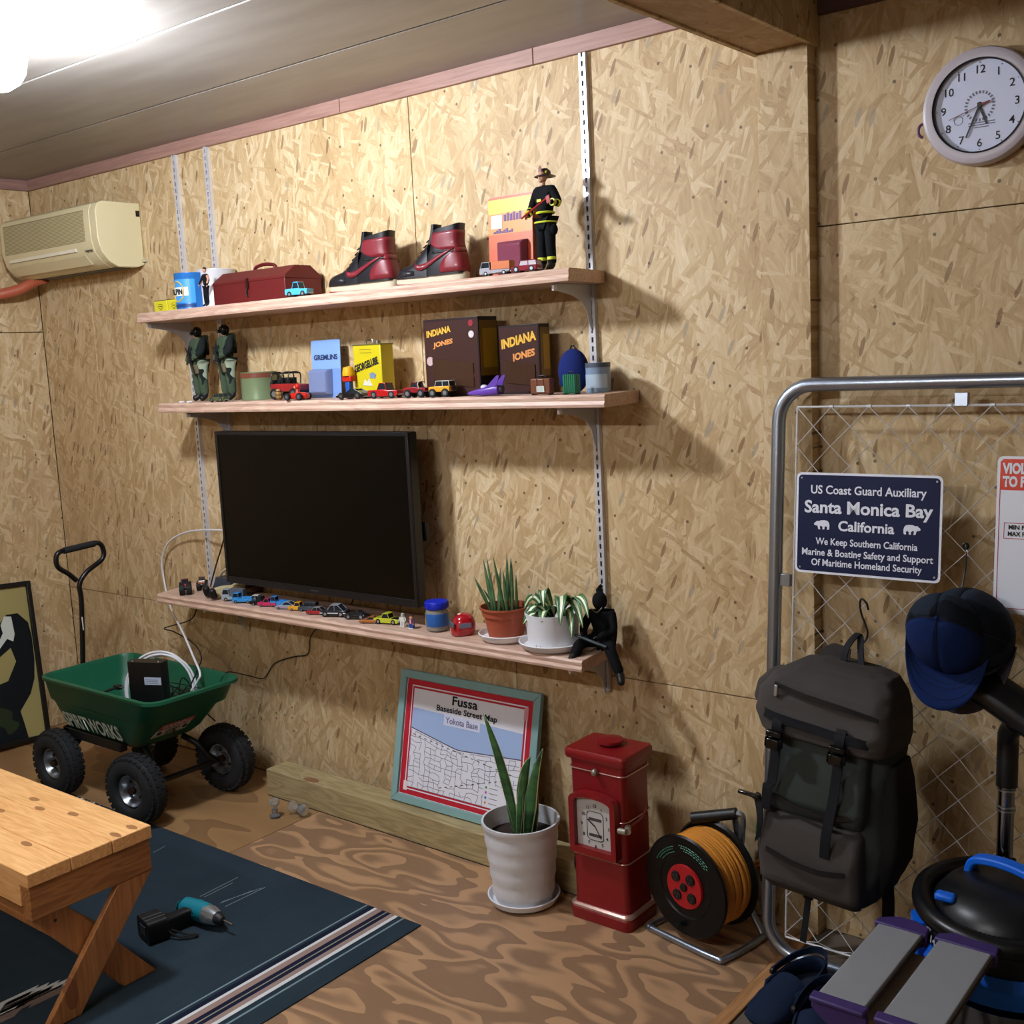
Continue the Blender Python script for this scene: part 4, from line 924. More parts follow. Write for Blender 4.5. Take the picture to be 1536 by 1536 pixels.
# =================================================================== vacuum cleaner, stool, slippers
VB = mt('#101216', .38, 0, .2); VBL = mt('#0b62d8', .45, 0, .06)
def vacuum():
    t_ = T('vacuum_cleaner', 'black and blue drum vacuum cleaner at the right edge beside the step stool', 'vacuum cleaner', (4.045, -.352, 0))
    MB().lathe([(.001, .05), (.12, .05), (.135, .06), (.140, .085), (.142, .225), (.001, .225)], 40).o('drum', mt('#8d939c', .18, 1, .1), t_)
    MB().lathe([(.001, .03), (.15, .03), (.155, .05), (.150, .075), (.001, .075)], 40).o('base', VB, t_)
    for a in (30, 150, 210, 330):
        a = math.radians(a); MB().lathe([(.001, -.018), (.024, -.018), (.026, 0), (.024, .018), (.001, .018)], 16, (.15 * math.cos(a), .15 * math.sin(a), .0262), 'y').o('caster', BLACK, t_)
    MB().lathe([(.001, .245), (.150, .245), (.168, .255), (.172, .290), (.160, .312), (.001, .312)], 48).o('lower_head_ring', VBL, t_, label='blue ring under the motor head')
    MB().lathe([(.001, .298), (.148, .298), (.158, .312), (.160, .350), (.150, .375), (.001, .375)], 48).o('motor_head', VB, t_)
    MB().lathe([(.14, .36), (.132, .385), (.110, .420), (.08, .440), (.001, .446)][::-1] if False else [(.001, .365), (.148, .370), (.142, .392), (.120, .418), (.080, .432), (.001, .436)], 40).o('dome', VB, t_)
    # ribbed hose lying round the head
    n = 180; pts = []; rs = []
    for k in range(n + 1):
        a = math.radians(100 + 290 * k / n); pts.append((.163 * math.cos(a), .163 * math.sin(a), .392 - .016 * max(0, -math.sin(a)))); rs.append(.0185 + .0022 * (k % 2))
    MB().tube(pts, rs, 14).o('hose', mt('#0c0d10', .35, 0, .1), t_, ang=80)
    h = MB(); path = catmull([(-.085, .03, .405), (-.078, .025, .445), (-.055, .015, .462), (.0, .0, .468), (.055, -.02, .462), (.075, -.03, .44), (.085, -.035, .385)], 5)
    h.ribbon(path, .030, .016, (.25, 1, 0)); h.o('carry_handle', VBL, t_, bev=.004)
    MB().box(-.115, -.075, -.105, -.080, .408, .424).o('switch_rocker', VBL, t_, bev=.006)
    hx = MB(); hx.loft([[(x, y, z) for x, y in rr(.028, .012, .008, 3)] for z in (.235, .325)]); ob = hx.o('blue_latch', VBL, t_); ob.location = (-.150, -.085, .03); ob.rotation_euler = (0, 0, math.radians(-60))
    MB().lathe([(.001, 0), (.03, 0), (.032, .0)], 6).o('x', VB, t_) if False else None
    M = Matrix.Rotation(math.radians(-42), 4, 'Z') @ Matrix.Translation((0, -.1625, .322)) @ XZ
    text('14L', .016, mt('#cfd4de', .5), t_, M, bold=.03, shear=.2)
    ob = MB().box(-.035, -.01, -.164, -.161, .346, .349).o('printed_line', mt('#9aa0aa', .5), t_); ob.rotation_euler = (0, 0, math.radians(-42))
vacuum()
def nozzle():
    p = at(1508, 1290, y=-.155); t_ = T('vacuum_nozzle', 'black floor nozzle on a chrome pipe standing upside down against the mesh', 'vacuum nozzle', (p.x, -.190, 0)); t_.rotation_euler = (math.radians(-4), 0, 0)
    MB().cyl((0, 0, .006), (0, 0, .565), .017, n=20).o('chrome_pipe', mt('#8f949c', .15, 1, .05), t_)
    m = MB(); 
    for z in (.50, .508, .545): m.lathe([(.0175, z), (.0195, z + .001), (.0195, z + .004), (.0175, z + .005)], 20)
    m.o('pipe_ring', STEEL, t_)
    MB().tube(catmull([(0, 0, .555), (0, 0, .60), (.0, -.0, .650), (.004, -.01, .675), (.020, -.025, .70)], 5), [.022] * 20 + [.024], 18).o('elbow', VB, t_)
    # head, tilted
    ob = MB().loft([[(x, y, z) for x, y in rr(a, b, .012, 4)] for z, a, b in ((-.018, .135, .036), (-.008, .142, .042), (.008, .142, .042), (.022, .125, .030), (.028, .06, .02))])
    h = ob.o('head', VB, t_, ang=50); h.matrix_local = Matrix.Translation((.036, -.03, .728)) @ Matrix.Rotation(math.radians(30), 4, 'Y') @ Matrix.Rotation(math.radians(50), 4, 'X')
    for k, y in enumerate((-.030, -.012, .020)):
        r = MB().box(-.130, .130, y - .001, y + .001, -.0205, -.018); o = r.o('sole_rib', mt('#3c3f46', .3, 0, .1), t_); o.matrix_local = h.matrix_local
        r = MB().box(-.120, .120, y - .001, y + .001, .018, .024); o = r.o('sole_rib', mt('#2c2f36', .3, 0, .1), t_); o.matrix_local = h.matrix_local
    for x in (-.08, -.04, .0):
        o = MB().ell((x, -.02, .023), .003, 8, 6).o('screw', STEEL, t_); o.matrix_local = h.matrix_local
nozzle()
def stool():
    zt = .385; a1 = at(1318, 1384, z=zt); b1 = at(1225, 1488, z=zt); x0 = a1.x
    y1, y0 = a1.y, b1.y; cx = x0 + .105
    t_ = T('step_stool', 'folding step stool with two grey treads and purple end caps', 'step stool', (cx, (y0 + y1) / 2, 0)); L = (y1 - y0) / 2
    GR = mt('#84868a', .75, 0, .06, 200, .3); PU = mt('#3a2a62', .5, 0, .06); BE = mt('#8c7d6e', .6, 0, .08)
    for (xa, xb, nm, tl) in ((-.105, -.020, 'tread', 5), (.010, .108, 'tread', 5)):
        c = (xa + xb) / 2; hw = (xb - xa) / 2
        m = MB().box(-hw, hw, -L, L, -.010, 0); ob = m.o('tread', GR, t_, bev=.003); ob.location = (c, 0, zt); ob.rotation_euler = (0, math.radians(0), 0)
        for s_ in (-1, 1):
            e = L; pl_ = [(-hw - .008, .001), (hw + .008, .001), (hw + .008, -.024)] + [(hw + .008 - (2 * hw + .016) * q, -.024 - .030 * math.sin(PI * q) * (1 if q > .3 else .5)) for q in [k / 10 for k in range(1, 11)]]
            MB().prism(pl_, 0, .010, Matrix.Translation((c, s_ * (e + .006) + .005, zt)) @ XZ).o('end_cap', PU, t_, bev=.002)
            mm = MB().prism([(-hw - .008, 0), (hw + .008, 0), (hw + .006, .028), (hw * .4, .044), (-hw * .4, .044), (-hw - .006, .022)] if s_ > 0 else [(-hw - .008, 0), (hw + .008, 0), (hw + .006, -.026), (-hw - .006, -.026)], zt - .006, zt + .003, Matrix.Translation((c, s_ * (e - .002), 0))); mm.o('cap_top', PU, t_, bev=.003)
        MB().box(c + hw - .002, c + hw + .002, -L, L, zt - .014, zt - .003).o('anti_slip_strip', mt('#3a3330', .8), t_)
    # crossed beige legs at both ends
    for s_ in (-1, 1):
        y = s_ * (L - .012)
        for (p, q) in (((-.06, zt - .02), (.13, .012)), ((.06, zt - .02), (-.13, .012))):
            d = V(q[0] - p[0], 0, q[1] - p[1]).normalized(); n = V(-d.z, 0, d.x) * .020; yo = y + (.006 if p[0] > 0 else -.006)
            P0, P1 = V(p[0], yo, p[1]), V(q[0], yo, q[1]); ty = V(0, .005, 0)
            MB().hexa([P0 - n - ty, P0 + n - ty, P0 + n + ty, P0 - n + ty, P1 - n * .8 - ty, P1 + n * .8 - ty, P1 + n * .8 + ty, P1 - n * .8 + ty]).o('leg', BE, t_, bev=.003)
            MB().box(q[0] - .022, q[0] + .022, yo - .008, yo + .008, 0, .016).o('foot', PU, t_, bev=.003)
        MB().lathe([(.001, -.012), (.012, -.012), (.014, .012), (.001, .012)], 14, (0, y, zt / 2 + .0), 'y').o('pivot', STEEL, t_)
    MB().box(-.035, .06, -L + .02, L - .02, zt - .045, zt - .030).o('inner_brace', BE, t_, bev=.003)
    MB().lathe([(.001, zt - .030), (.008, zt - .029), (.012, zt - .030)], 14, (-.0, -.02, 0)).o('rivet', STEEL, t_)
    MB().cyl((.11, -L + .03, .09), (-.0, -L + .03, .13), .008).o('stay', STEEL, t_)
stool()
def slipper(x, y, rz, label, flip=1):
    t_ = T('clog_slipper', label, 'slipper', (x, y, 0), rz=rz, group='pair of navy clogs'); m_ = fabric('#15233c', '#101b30', 300, .85)
    # toe towards -y, heel opening at +y
    outer = [(-.135, .020, .010), (-.128, .036, .022), (-.10, .048, .036), (-.06, .054, .052), (-.02, .054, .066), (.0, .052, .072)]
    rings = []
    for yy, hw, h in outer:
        rings.append([(hw * math.cos(a), yy, max(.004, .012 + (h - .012) * math.sin(a) ** .8 if math.sin(a) > 0 else .012 + .010 * math.sin(a))) for a in [2 * PI * k / 24 for k in range(24)]])
    MB().loft(rings).o('toe_box', m_, t_, ang=80)
    out, inn = [], []; N = 32
    def foot(a, s_): 
        c, s2 = math.cos(a), math.sin(a); return (.050 * s_ * c, (.128 if s2 > 0 else .120) * s_ * s2, )
    rings = []
    for z, s_ in ((.002, .97), (.010, 1.0), (.024, .99)): rings.append([(foot(2 * PI * k / N, s_)[0] * (1.05 if math.sin(2 * PI * k / N) < 0 else .92), foot(2 * PI * k / N, s_)[1], z) for k in range(N)])
    MB().loft(rings).o('sole', mt('#0e1626', .85, 0, .1), t_, ang=60)
    # heel cup
    vs, fs = [], []; n = 20
    for i in range(n + 1):
        a = math.radians(-20 + 220 * i / n); c, s2 = math.cos(a), math.sin(a); up = .055 + .012 * max(0, s2)
        for z, q in ((.018, 1.0), (.04, .99), (up, .93)): vs.append((.047 * q * c, .122 * q * s2, z))
    for i in range(n):
        for j in range(2): k = i * 3 + j; fs.append((k, k + 3, k + 4, k + 1))
    MB().add(vs, fs).o('heel_cup', m_, t_, solid=.006, ang=80)
    pts = [(.052 * math.cos(a), .0 + .118 * math.sin(a) * 1.0, .060 + .022 * math.sin(a)) for a in [PI * k / 14 for k in range(15)]]
    MB().ribbon(pts, .016, .004, (0, 0, 1)).o('heel_strap', m_, t_)
    for s_ in (-1, 1): MB().lathe([(.001, -.004), (.009, -.004), (.009, .004), (.001, .004)], 14, (s_ * .052, 0, .058), 'x').o('strap_rivet', BLACK, t_)
    return t_
slipper(3.565, -.33, math.radians(-12), 'dark navy clog slipper nearer the cord reel, with a round dark opening', 1)
slipper(3.672, -.43, math.radians(8), 'second dark navy clog slipper, partly under the stool side')

# =================================================================== garden cart
CG = mt('#14583e', .42, 0, .06, 12); CG2 = CG
def cart():
    zr = .45; c = V(1.11, -.40, 0)
    t_ = T('garden_cart', 'green plastic tub cart on four fat black tyres with a black pull handle', 'garden cart', (c.x, c.y, .0045))
    def ring(hx, hy, r, z, cx=0, cy=0): return [(x, y, z) for x, y in rr(hx, hy, r, 8, cx, cy)]
    hx, hy = .358, .193
    out = [ring(.215, .125, .05, .235, -.085, .015), ring(.245, .142, .055, .262, -.075, .010), ring(.296, .168, .06, .35, -.038, .004), ring(.306, .174, .06, .362, -.030, .003), ring(.318, .178, .06, .366, -.024, .003), ring(.342, .186, .06, .432, -.008, 0), ring(hx, hy, .062, .437), ring(hx, hy, .062, .448),
           ring(hx - .012, hy - .012, .052, .450), ring(.330, .176, .05, .436, -.008, 0), ring(.308, .169, .05, .370, -.024, .003), ring(.285, .158, .05, .358, -.038, .004), ring(.205, .118, .045, .248, -.083, .014)]
    MB().loft(out).o('tub', CG, t_, ang=60)
    # writing on the long side
    p0 = V(-.31, -.189, .41); yb, yt = -.113, -.1655
    u = V(1, .0, 0); A = V(-.075, -.132, .262); B_ = V(-.038, -.164, .35); v = (B_ - A); v.x = 0; v.normalize(); n = u.cross(v)
    M = Matrix(((u.x, v.x, n.x, -.105), (u.y, v.y, n.y, -.1345 - .004), (u.z, v.z, n.z, .272), (0, 0, 0, 1)))
    SL = mt('#c2d2ca', .6, 0, .1)
    text('SPIRITWORKS', .060, SL, t_, M @ Matrix.Translation((.036, .002, .0095)), w=.355, bold=.028, ex=.0)
    # sticker on the near corner
    ym = -.1455
    u2 = V(1, .0, .04).normalized(); M2 = Matrix(((u2.x, v.x, n.x, .175), (u2.y, v.y, n.y, -.1470), (u2.z, v.z, n.z, .272), (0, 0, 0, 1))) @ Matrix.Translation((0, 0, .009))
    # east end: the sloping end wall
    vv = (V(.258, 0, .35) - V(.17, 0, .262)).normalized(); uu = V(0, 1, 0); nn = uu.cross(vv)
    ME = Matrix(((uu.x, vv.x, nn.x, .195), (uu.y, vv.y, nn.y, -.02), (uu.z, vv.z, nn.z, .29), (0, 0, 0, 1)))
    ST = mt('#b5b2b0', .5, 0, .05)
    MB().prism([(-.075, -.015), (.065, -.015), (.085, .055), (-.055, .055)], .004, .005, ME).o('sticker', ST, t_, label='grey warning style sticker')
    MB().prism([(-.064, .024), (.077, .024), (.085, .055), (-.055, .055)], .005, .0055, ME).o('sticker_header', mt('#8e2228', .5), t_, label='red top of the sticker')
    text('WARMING', .022, mt('#b9aeb0', .5), t_, ME @ Matrix.Translation((.010, .029, .0057)), w=.125, bold=.03, shear=.25)
    text('UZURA', .012, INK, t_, ME @ Matrix.Translation((.004, .007, .0055)), w=.06, bold=.03); text('BASE', .012, INK, t_, ME @ Matrix.Translation((.0, -.009, .0055)), w=.045, bold=.03)
    for s_ in (-.048, .055): MB().lathe([(.001, .0), (.010, .0), (.010, .001), (.001, .001)], 12).o('sticker_dot', INK, t_).matrix_local = ME @ Matrix.Translation((s_, .005, .005))
    # undercarriage
    MB().box(-.31, .06, -.135, -.105, .215, .250).o('frame_rail', BLACK, t_, bev=.004); MB().box(-.31, .06, .10, .13, .215, .250).o('frame_rail', BLACK, t_, bev=.004)
    MB().box(-.31, -.27, -.135, .13, .205, .25).o('cross_bar', BLACK, t_, bev=.004)
    Rw = .123; tw = .042
    wheels = ((-.31, -.165), (.19, -.168), (-.255, .195), (.20, .195))
    for (wx, wy) in wheels:
        s_ = 1 if wy > 0 else -1; wz = Rw
        prof = []
        for k in range(17):
            a = -PI / 2 - .5 + (PI + 1.0) * k / 16 + 0; prof.append((Rw - tw + tw * math.cos(a), tw * .95 * math.sin(a)))
        ty = MB().lathe(prof[::-1], 56, (0, 0, 0), 'y')
        wo = bpy.data.objects.new('wheel', None); COL.objects.link(wo); wo.parent = t_; wo.location = (wx, wy, wz); wo.rotation_euler = (0, 0, math.radians(9 if wx > 0 else 3))
        ty.o('tyre', RUBBER, wo, ang=80)
        kn = MB(); N = 30
        for q in range(N):
            for row, (y, dr) in enumerate(((-.026, -.010), (-.010, -.0015), (.010, -.0015), (.026, -.010))):
                a = 2 * PI * (q + .5 * (row % 2)) / N; r = Rw + dr - .001; da = .072
                P = lambda aa, rr_, yy: (rr_ * math.cos(aa), yy, rr_ * math.sin(aa)); y0, y1 = y - .0065, y + .0065
                kn.hexa([P(a - da, r - .004, y0), P(a + da, r - .004, y0), P(a + da, r - .004, y1), P(a - da, r - .004, y1), P(a - da, r + .0035, y0), P(a + da, r + .0035, y0), P(a + da, r + .0035, y1), P(a - da, r + .0035, y1)])
        kn.o('tread_blocks', RUBBER, wo, kind='stuff')
        MB().lathe([(.001, -.012), (.016, -.012), (.020, -.004), (.040, .004), (.048, -.018), (.053, -.026), (.056, -.026), (.056, .026), (.053, .026), (.048, .018), (.040, .006), (.001, .006)][::-1], 36, (0, 0, 0), 'y').o('rim', mt('#a6abb2', .3, .95, .1), wo)
        MB().lathe([(.001, -.026), (.013, -.026), (.014, .02), (.001, .02)][::-1], 18, (0, 0, 0), 'y').o('hub_cap', mt('#2a1c18', .5, .3), wo)
        for a in (40, 130, 220, 310):
            a = math.radians(a); MB().lathe([(.001, -.006), (.005, -.006), (.005, .0), (.001, 0)][::-1], 8, (.031 * math.cos(a), 0, .031 * math.sin(a)), 'y').o('rim_hole', BLACK, wo)
        MB().tube(catmull([(wx, wy * .80, wz), (wx, wy * .62, wz + .03), (wx + (.03 if wx < 0 else -.03), wy * .5, .20), (wx + (.06 if wx < 0 else -.08), wy * .4, .225)], 5), .011, 10).o('axle_arm', BLACK, t_)
    MB().cyl((.20, -.1, Rw), (.20, .15, Rw), .010).o('axle', BLACK, t_)
    # pull handle
    hb = at(122, 990, y=-.40); hx0 = hb.x - c.x - .012
    HB = mt('#0b0b0d', .3, 0, .1); k1 = at(122, 880, x=hb.x); zt = at(120, 826, x=hb.x).z; ya = at(86, 840, x=hb.x).y - c.y; yb = at(158, 830, x=hb.x).y - c.y; zl = at(84, 850, x=hb.x).z
    kz = k1.z; ky = k1.y - c.y
    path = catmull([(hx0, .0, .19), (hx0, .0, .30), (hx0, ky, kz - .08), (hx0, ky, kz), (hx0, ky + .035, kz + .045), (hx0, yb - .01, zt - .055), (hx0, yb, zt - .018), (hx0, yb - .022, zt + .012), (hx0, (ya + yb) / 2, zt + .008), (hx0, ya + .02, zt + .002), (hx0, ya + .002, zt - .022), (hx0, ya + .008, zt - .055), (hx0, ya + .045, zt - .085), (hx0, ky - .010, kz + .02)], 6)
    MB().tube(path, .0095, 12).o('pull_handle', HB, t_)
    MB().tube([(hx0, yb - .035, zt + .011), (hx0, ya + .035, zt + .004)], .0125, 12).o('foam_grip', RUBBER, t_)
    MB().box(hx0 - .0, hx0 + .0098, ky - .010, ky - .006, kz - .17, kz - .12).o('handle_label', mt('#c9c9cc', .5), t_, label='small white label')
cart()
def cart_things():
    t_ = T('power_adapter', 'black box power supply standing in the green cart', 'power supply', (1.262, -.455, .315), rz=math.radians(24))
    MB().loft([[(x, y, z) for x, y in rr(.068, .024, .010, 4)] for z in (.0, .004, .222, .228)]).o('casing', mt('#0b0c0e', .4, 0, .1), t_)
    MB().box(-.002, .062, -.0255, -.0238, .150, .176).o('rating_label', mt('#a9b4c8', .5, 0, .03), t_, label='pale printed label'); 
    for k in range(3): MB().box(.002, .050, -.0260, -.0254, .155 + .006 * k, .1565 + .006 * k).o('printed_line', mt('#5d6678', .5), t_)
    for x in (-.05, .05): MB().ell((x, -.012, .228), .003, 8, 6).o('screw', STEEL, t_)
    t2 = T('white_cable', 'white coaxial cable coiled in the green cart and looping up to the television', 'cable', (1.20, -.375, .300))
    WC = mt('#cfcfd4', .4, 0, .02); m = MB(); c0 = t2.location.copy()
    for k, (r, tx, ph) in enumerate(((.118, .0, 0), (.112, .012, .3), (.122, -.010, .7))):
        m.tube([Matrix.Rotation(math.radians(38), 3, 'Z') @ V(r * math.cos(a) + tx, .02 * math.sin(a) + .012 * k, .105 + r * math.sin(a) * 1.08) for a in [2 * PI * q / 48 for q in range(48)]], .0042, 8, closed=True)
    m.o('coil', WC, t2)
    pts = [at(287, 1036, y=-.37), at(296, 1022, y=-.36), at(300, 1010, y=-.35), at(290, 985, y=-.30), at(275, 950, y=-.22), at(262, 925, y=-.14), at(254, 905, y=-.05), at(246, 870, y=-.03), at(243, 840, y=-.03), at(252, 815, y=-.03), at(275, 800, y=-.035), at(305, 795, y=-.05), at(345, 796, y=-.08)]
    MB().tube([p - c0 for p in catmull(pts, 6)], .0040, 8).o('lead', WC, t2)
    t3 = T('black_cable_bundle', 'tangle of thin black cables and a plug lying in the green cart', 'cables', (1.12, -.36, .26)); c0 = t3.location.copy(); m = MB()
    for seed in range(6):
        r = random.Random(seed); pts = [V(r.uniform(.0, .22), r.uniform(-.06, .12), r.uniform(.01, .16)) for _ in range(7)]
        m.tube(catmull(pts, 6), .0022, 6)
    m.o('loose_cable', BLACK, t3)
    MB().loft([[(x + .12, y - .07, z) for x, y in rr(.04, .022, .008, 3)] for z in (.02, .06)]).o('small_adapter', BLACK, t3, bev=.002)
    a = V(-.20, -.14, .12)
    MB().tube(catmull([(-.20, -.10, .0), (-.19, -.12, .08), (-.15, -.10, .125), (-.12, -.06, .14)], 5), .005, 8).o('plug_lead', BLACK, t3)
    m = MB().box(-.135, -.105, -.068, -.048, .132, .148); m.o('plug', BLACK, t3, bev=.003)
    m = MB().box(-.105, -.088, -.064, -.060, .142, .145); m.box(-.105, -.088, -.056, -.052, .142, .145); m.o('plug_pin', STEEL, t3)
    t4 = T('black_lead', 'thin black lead looping from the lowest shelf down into the cart', 'cable', tuple(at(290, 970, y=-.15))); c0 = t4.location.copy()
    pts = [at(296, 912, y=-.03), at(285, 930, y=-.04), at(247, 942, y=-.05), at(262, 948, y=-.07), at(290, 965, y=-.12), at(302, 985, y=-.2), at(296, 1005, y=-.28), at(285, 1030, y=-.35)]
    MB().tube([p - c0 for p in catmull(pts, 6)], .0026, 6).o('lead', BLACK, t4)
    t5 = T('black_lead', 'thin black lead sagging from behind the television across the wall to the cart', 'cable', tuple(at(420, 1000, y=-.02))); c0 = t5.location.copy()
    pts = [at(330, 1022, y=-.25), at(342, 1008, y=-.22), at(375, 1014, y=-.08), at(396, 1017, y=-.012), at(412, 995, y=-.008), at(440, 985, y=-.008), at(462, 980, y=-.008), at(470, 948, y=-.008), at(524, 910, y=-.005), at(528, 880, y=-.008)]
    MB().tube([p - c0 for p in catmull(pts, 6)], .0020, 6).o('lead', BLACK, t5)
    t6 = T('black_lead', 'black lead hanging from the left edge of the television', 'cable', tuple(at(330, 830, y=-.05))); c0 = t6.location.copy()
    pts = [at(340, 790, y=-.06), at(334, 815, y=-.05), at(325, 845, y=-.04), at(318, 870, y=-.04), at(316, 880, y=-.05)]
    MB().tube([p - c0 for p in catmull(pts, 6)], .003, 6).o('lead', BLACK, t6)
cart_things()

# =================================================================== poster on the left
def poster():
    A = at(75, 1112, x=.125); Tt = at(42, 871, x=.012); Bl = V(.125, A.y, .001)
    v = (V(.012, Tt.y, Tt.z) - Bl).normalized(); H = (V(.012, Tt.y, Tt.z) - Bl).length; u = V(-.02, 1, 0); u = (u - v * u.dot(v)).normalized(); n = u.cross(v)
    M = Matrix(((u.x, v.x, n.x, Bl.x), (u.y, v.y, n.y, Bl.y), (u.z, v.z, n.z, Bl.z), (0, 0, 0, 1))); W = .50
    t_ = T('framed_poster', 'black-framed olive poster with a dark camouflage shape leaning on the left wall', 'framed poster', M=M); f = .020
    for pl_ in ([(-W, 0), (0, 0), (-f, f), (-W + f, f)], [(-W, H), (0, H), (-f, H - f), (-W + f, H - f)], [(0, 0), (0, H), (-f, H - f), (-f, f)], [(-W, 0), (-W, H), (-W + f, H - f), (-W + f, f)]):
        MB().prism(pl_, 0, .020).o('frame_rail', mt('#100e0d', .45, 0, .1), t_, bev=.002)
    MB().prism([(-W + .01, .01), (-.01, .01), (-.01, H - .01), (-W + .01, H - .01)], .002, .008).o('print', mt('#9a8f5c', .5, 0, .03), t_)
    cm = fabric('#12161a', '#101418', 200, .7, camo=(('#26321e', .63),))
    s_ = [(-.36, .02), (-.36, .22), (-.30, .33), (-.22, .36), (-.20, .41), (-.19, .455), (-.175, .49), (-.12, .545), (-.07, .545), (-.03, .50), (-.022, .44), (-.024, .34), (-.035, .26), (-.06, .20), (-.115, .135), (-.105, .085), (-.095, .02)]
    MB().prism(s_, .008, .0086).o('printed_shape', cm, t_, smooth=False, label='dark mottled silhouette shape')
    MB().prism([(-.175, .40), (-.13, .445), (-.105, .43), (-.095, .46), (-.10, .535), (-.13, .54), (-.15, .505), (-.145, .47), (-.165, .44)][::1], .0086, .0090).o('printed_patch', mt('#c8cfc8', .5), t_, smooth=False, label='white printed patch')
    MB().prism([(-.235, .335), (-.12, .405), (-.105, .345), (-.15, .27), (-.20, .26)], .0086, .0089).o('printed_gap', mt('#9a8f5c', .5, 0, .03), t_, smooth=False)
poster()

# =================================================================== pine bench
def bench():
    x1, y0, y1, zt = 2.205, -1.418, -1.090, .402; cx, cy = 1.45, (y0 + y1) / 2; hw = (y1 - y0) / 2
    t_ = T('pine_bench', 'knotty pine bench with crossed plank legs standing on the rug', 'bench', (cx, cy, 0)); E_ = x1 - cx
    PN = wood('#f0bd80', '#d69a5c', 'x', 1., .42, knots=.5, ring=.15, key2='2d'); PE = wood('#ad7440', '#7f5029', 'y', 1., .55, knots=.2, ring=.2)
    PL = wood('#b57a45', '#8c5a2f', 'z', .8, .5, knots=.3)
    gy = .0008
    for k in range(3):
        a = -hw + 2 * hw * k / 3; MB().box(-.75, E_, a + gy * (k > 0), a + 2 * hw / 3 - gy * (k < 2), zt - .034, zt).o('top_plank', PN, t_, bev=.0025)
    for s_ in (1, -1):
        xe = E_ - .006 if s_ > 0 else -.75 + .006
        MB().box(min(xe, xe - s_ * .036), max(xe, xe - s_ * .036), -hw + .004, hw - .004, zt - .118, zt - .0345).o('end_board', PE, t_, bev=.003)
        zb = zt - .118; xo = xe - s_ * .002
        for k, (ya, yb) in enumerate(((-hw + .004, hw - .03), (hw - .004, -hw + .03))):
            w_ = .085; sg = 1 if yb > ya else -1
            # leg slopes from one top corner to the opposite foot
            pl_ = [(ya, zb), (ya + sg * w_ * 1.1, zb), (yb + sg * .025, 0.0052), (yb - sg * w_ * 1.1 + sg * .025, 0.0052)]
            if k == 1: xa, xb = xo - .018, xo
            else: xa, xb = xo - .042, xo - .022
            if s_ < 0: xa, xb = -.75 + .006 + (0 if k == 1 else .022), -.75 + .024 + (0 if k == 1 else .022)
            MB().prism(pl_, xa, xb, YZ).o('leg', PL, t_, bev=.002)
    MB().box(-.72, E_ - .05, -.045, .045, .150, .172).o('stretcher', PL, t_, bev=.003)
    MB().lathe([(.001, .0), (.004, .0), (.004, .001)], 10).o('bolt_hole', BLACK, t_).matrix_local = Matrix.Translation((E_ - .0078, -hw + .06, zb - .02)) @ Matrix.Rotation(PI / 2, 4, 'Y')
    for y_, s_ in ((-hw + .002, 1), (hw - .024, -1)):
        MB().box(-.70, E_ - .045, y_, y_ + .022, zt - .09, zt - .0345).o('side_apron', PN, t_, bev=.002)
bench()

# =================================================================== rug, drill, glass knobs
def rug():
    x0, x1, y0, y1 = .80, 2.590, -1.95, -.545; cx, cy = (x0 + x1) / 2, (y0 + y1) / 2
    t_ = T('striped_rug', 'dark slate woven rug with bands of white, pink and navy stripes', 'rug', (cx, cy, .0005))
    bs = fabric('#22303a', '#33424c', 260, 1., streak='y'); hx, hy = (x1 - x0) / 2, (y1 - y0) / 2
    nx, ny = 60, 40; vs = []
    MB().box(-hx, hx, -hy, hy, 0, .0035).o('woven_base', bs, t_, bev=.0015)
    def band(xa, xb, ya, yb, c, nm='woven_stripe'):
        MB().box(xa - cx, xb - cx, ya - cy, yb - cy, .0036, .0042).o(nm, fabric(c, c, 260, 1.), t_, smooth=False)
    prof = ((0.082, .0880, '#74878f'), (.105, .117, '#c9cacb'), (.117, .133, '#8f7a72'), (.133, .147, '#161b30'), (.147, .151, '#8f8a78'), (.151, .166, '#161b30'), (.166, .172, '#93796f'), (.172, .186, '#8f7a72'), (.186, .196, '#c9cacb'), (.196, .214, '#141a2c'), (.224, .229, '#74878f'))
    for a, b, c in prof:
        band(x1 - b + .02, x1 - a + .02, y0 + .003, y1 - .003, c); band(x0 + a, x0 + b, y0 + .003, y1 - .003, c)
    for (px0, py0, px1, py1) in ((300, 1345, 357, 1316), (306, 1346, 350, 1324), (333, 1353, 393, 1332), (338, 1360, 398, 1331), (330, 1355, 379, 1336), (208, 1405, 226, 1390), (212, 1408, 228, 1398), (230, 1279, 248, 1269)):
        a, b = at(px0, py0, z=.004), at(px1, py1, z=.004); d = (b - a).normalized(); n = V(-d.y, d.x, 0) * .0013
        MB().add([p - V(cx, cy, .0) for p in (a - n, b - n, b + n, a + n)], [(0, 1, 2, 3)]).o('woven_line', fabric('#7c8a90', '#7c8a90', 260, 1.), t_, smooth=False)
    for k in range(9):   # zigzag figure under the bench
        for c, off in (('#b9bab8', 0), ('#6e5f57', .022)):
            xs = 1.98 + .012 * abs(4 - k) + off; ys = -1.22 - .022 * k
            p = [(xs, ys), (xs + .014, ys - .02), (xs + .010, ys - .16 + .010 * k), (xs - .004, ys - .14 + .010 * k)]
            MB().prism([(x - cx, y - cy) for x, y in p], .0042 + .0002 * (k % 2), .0048 + .0002 * (k % 2)).o('woven_figure', fabric(c, c, 260, 1.), t_, smooth=False)
rug()
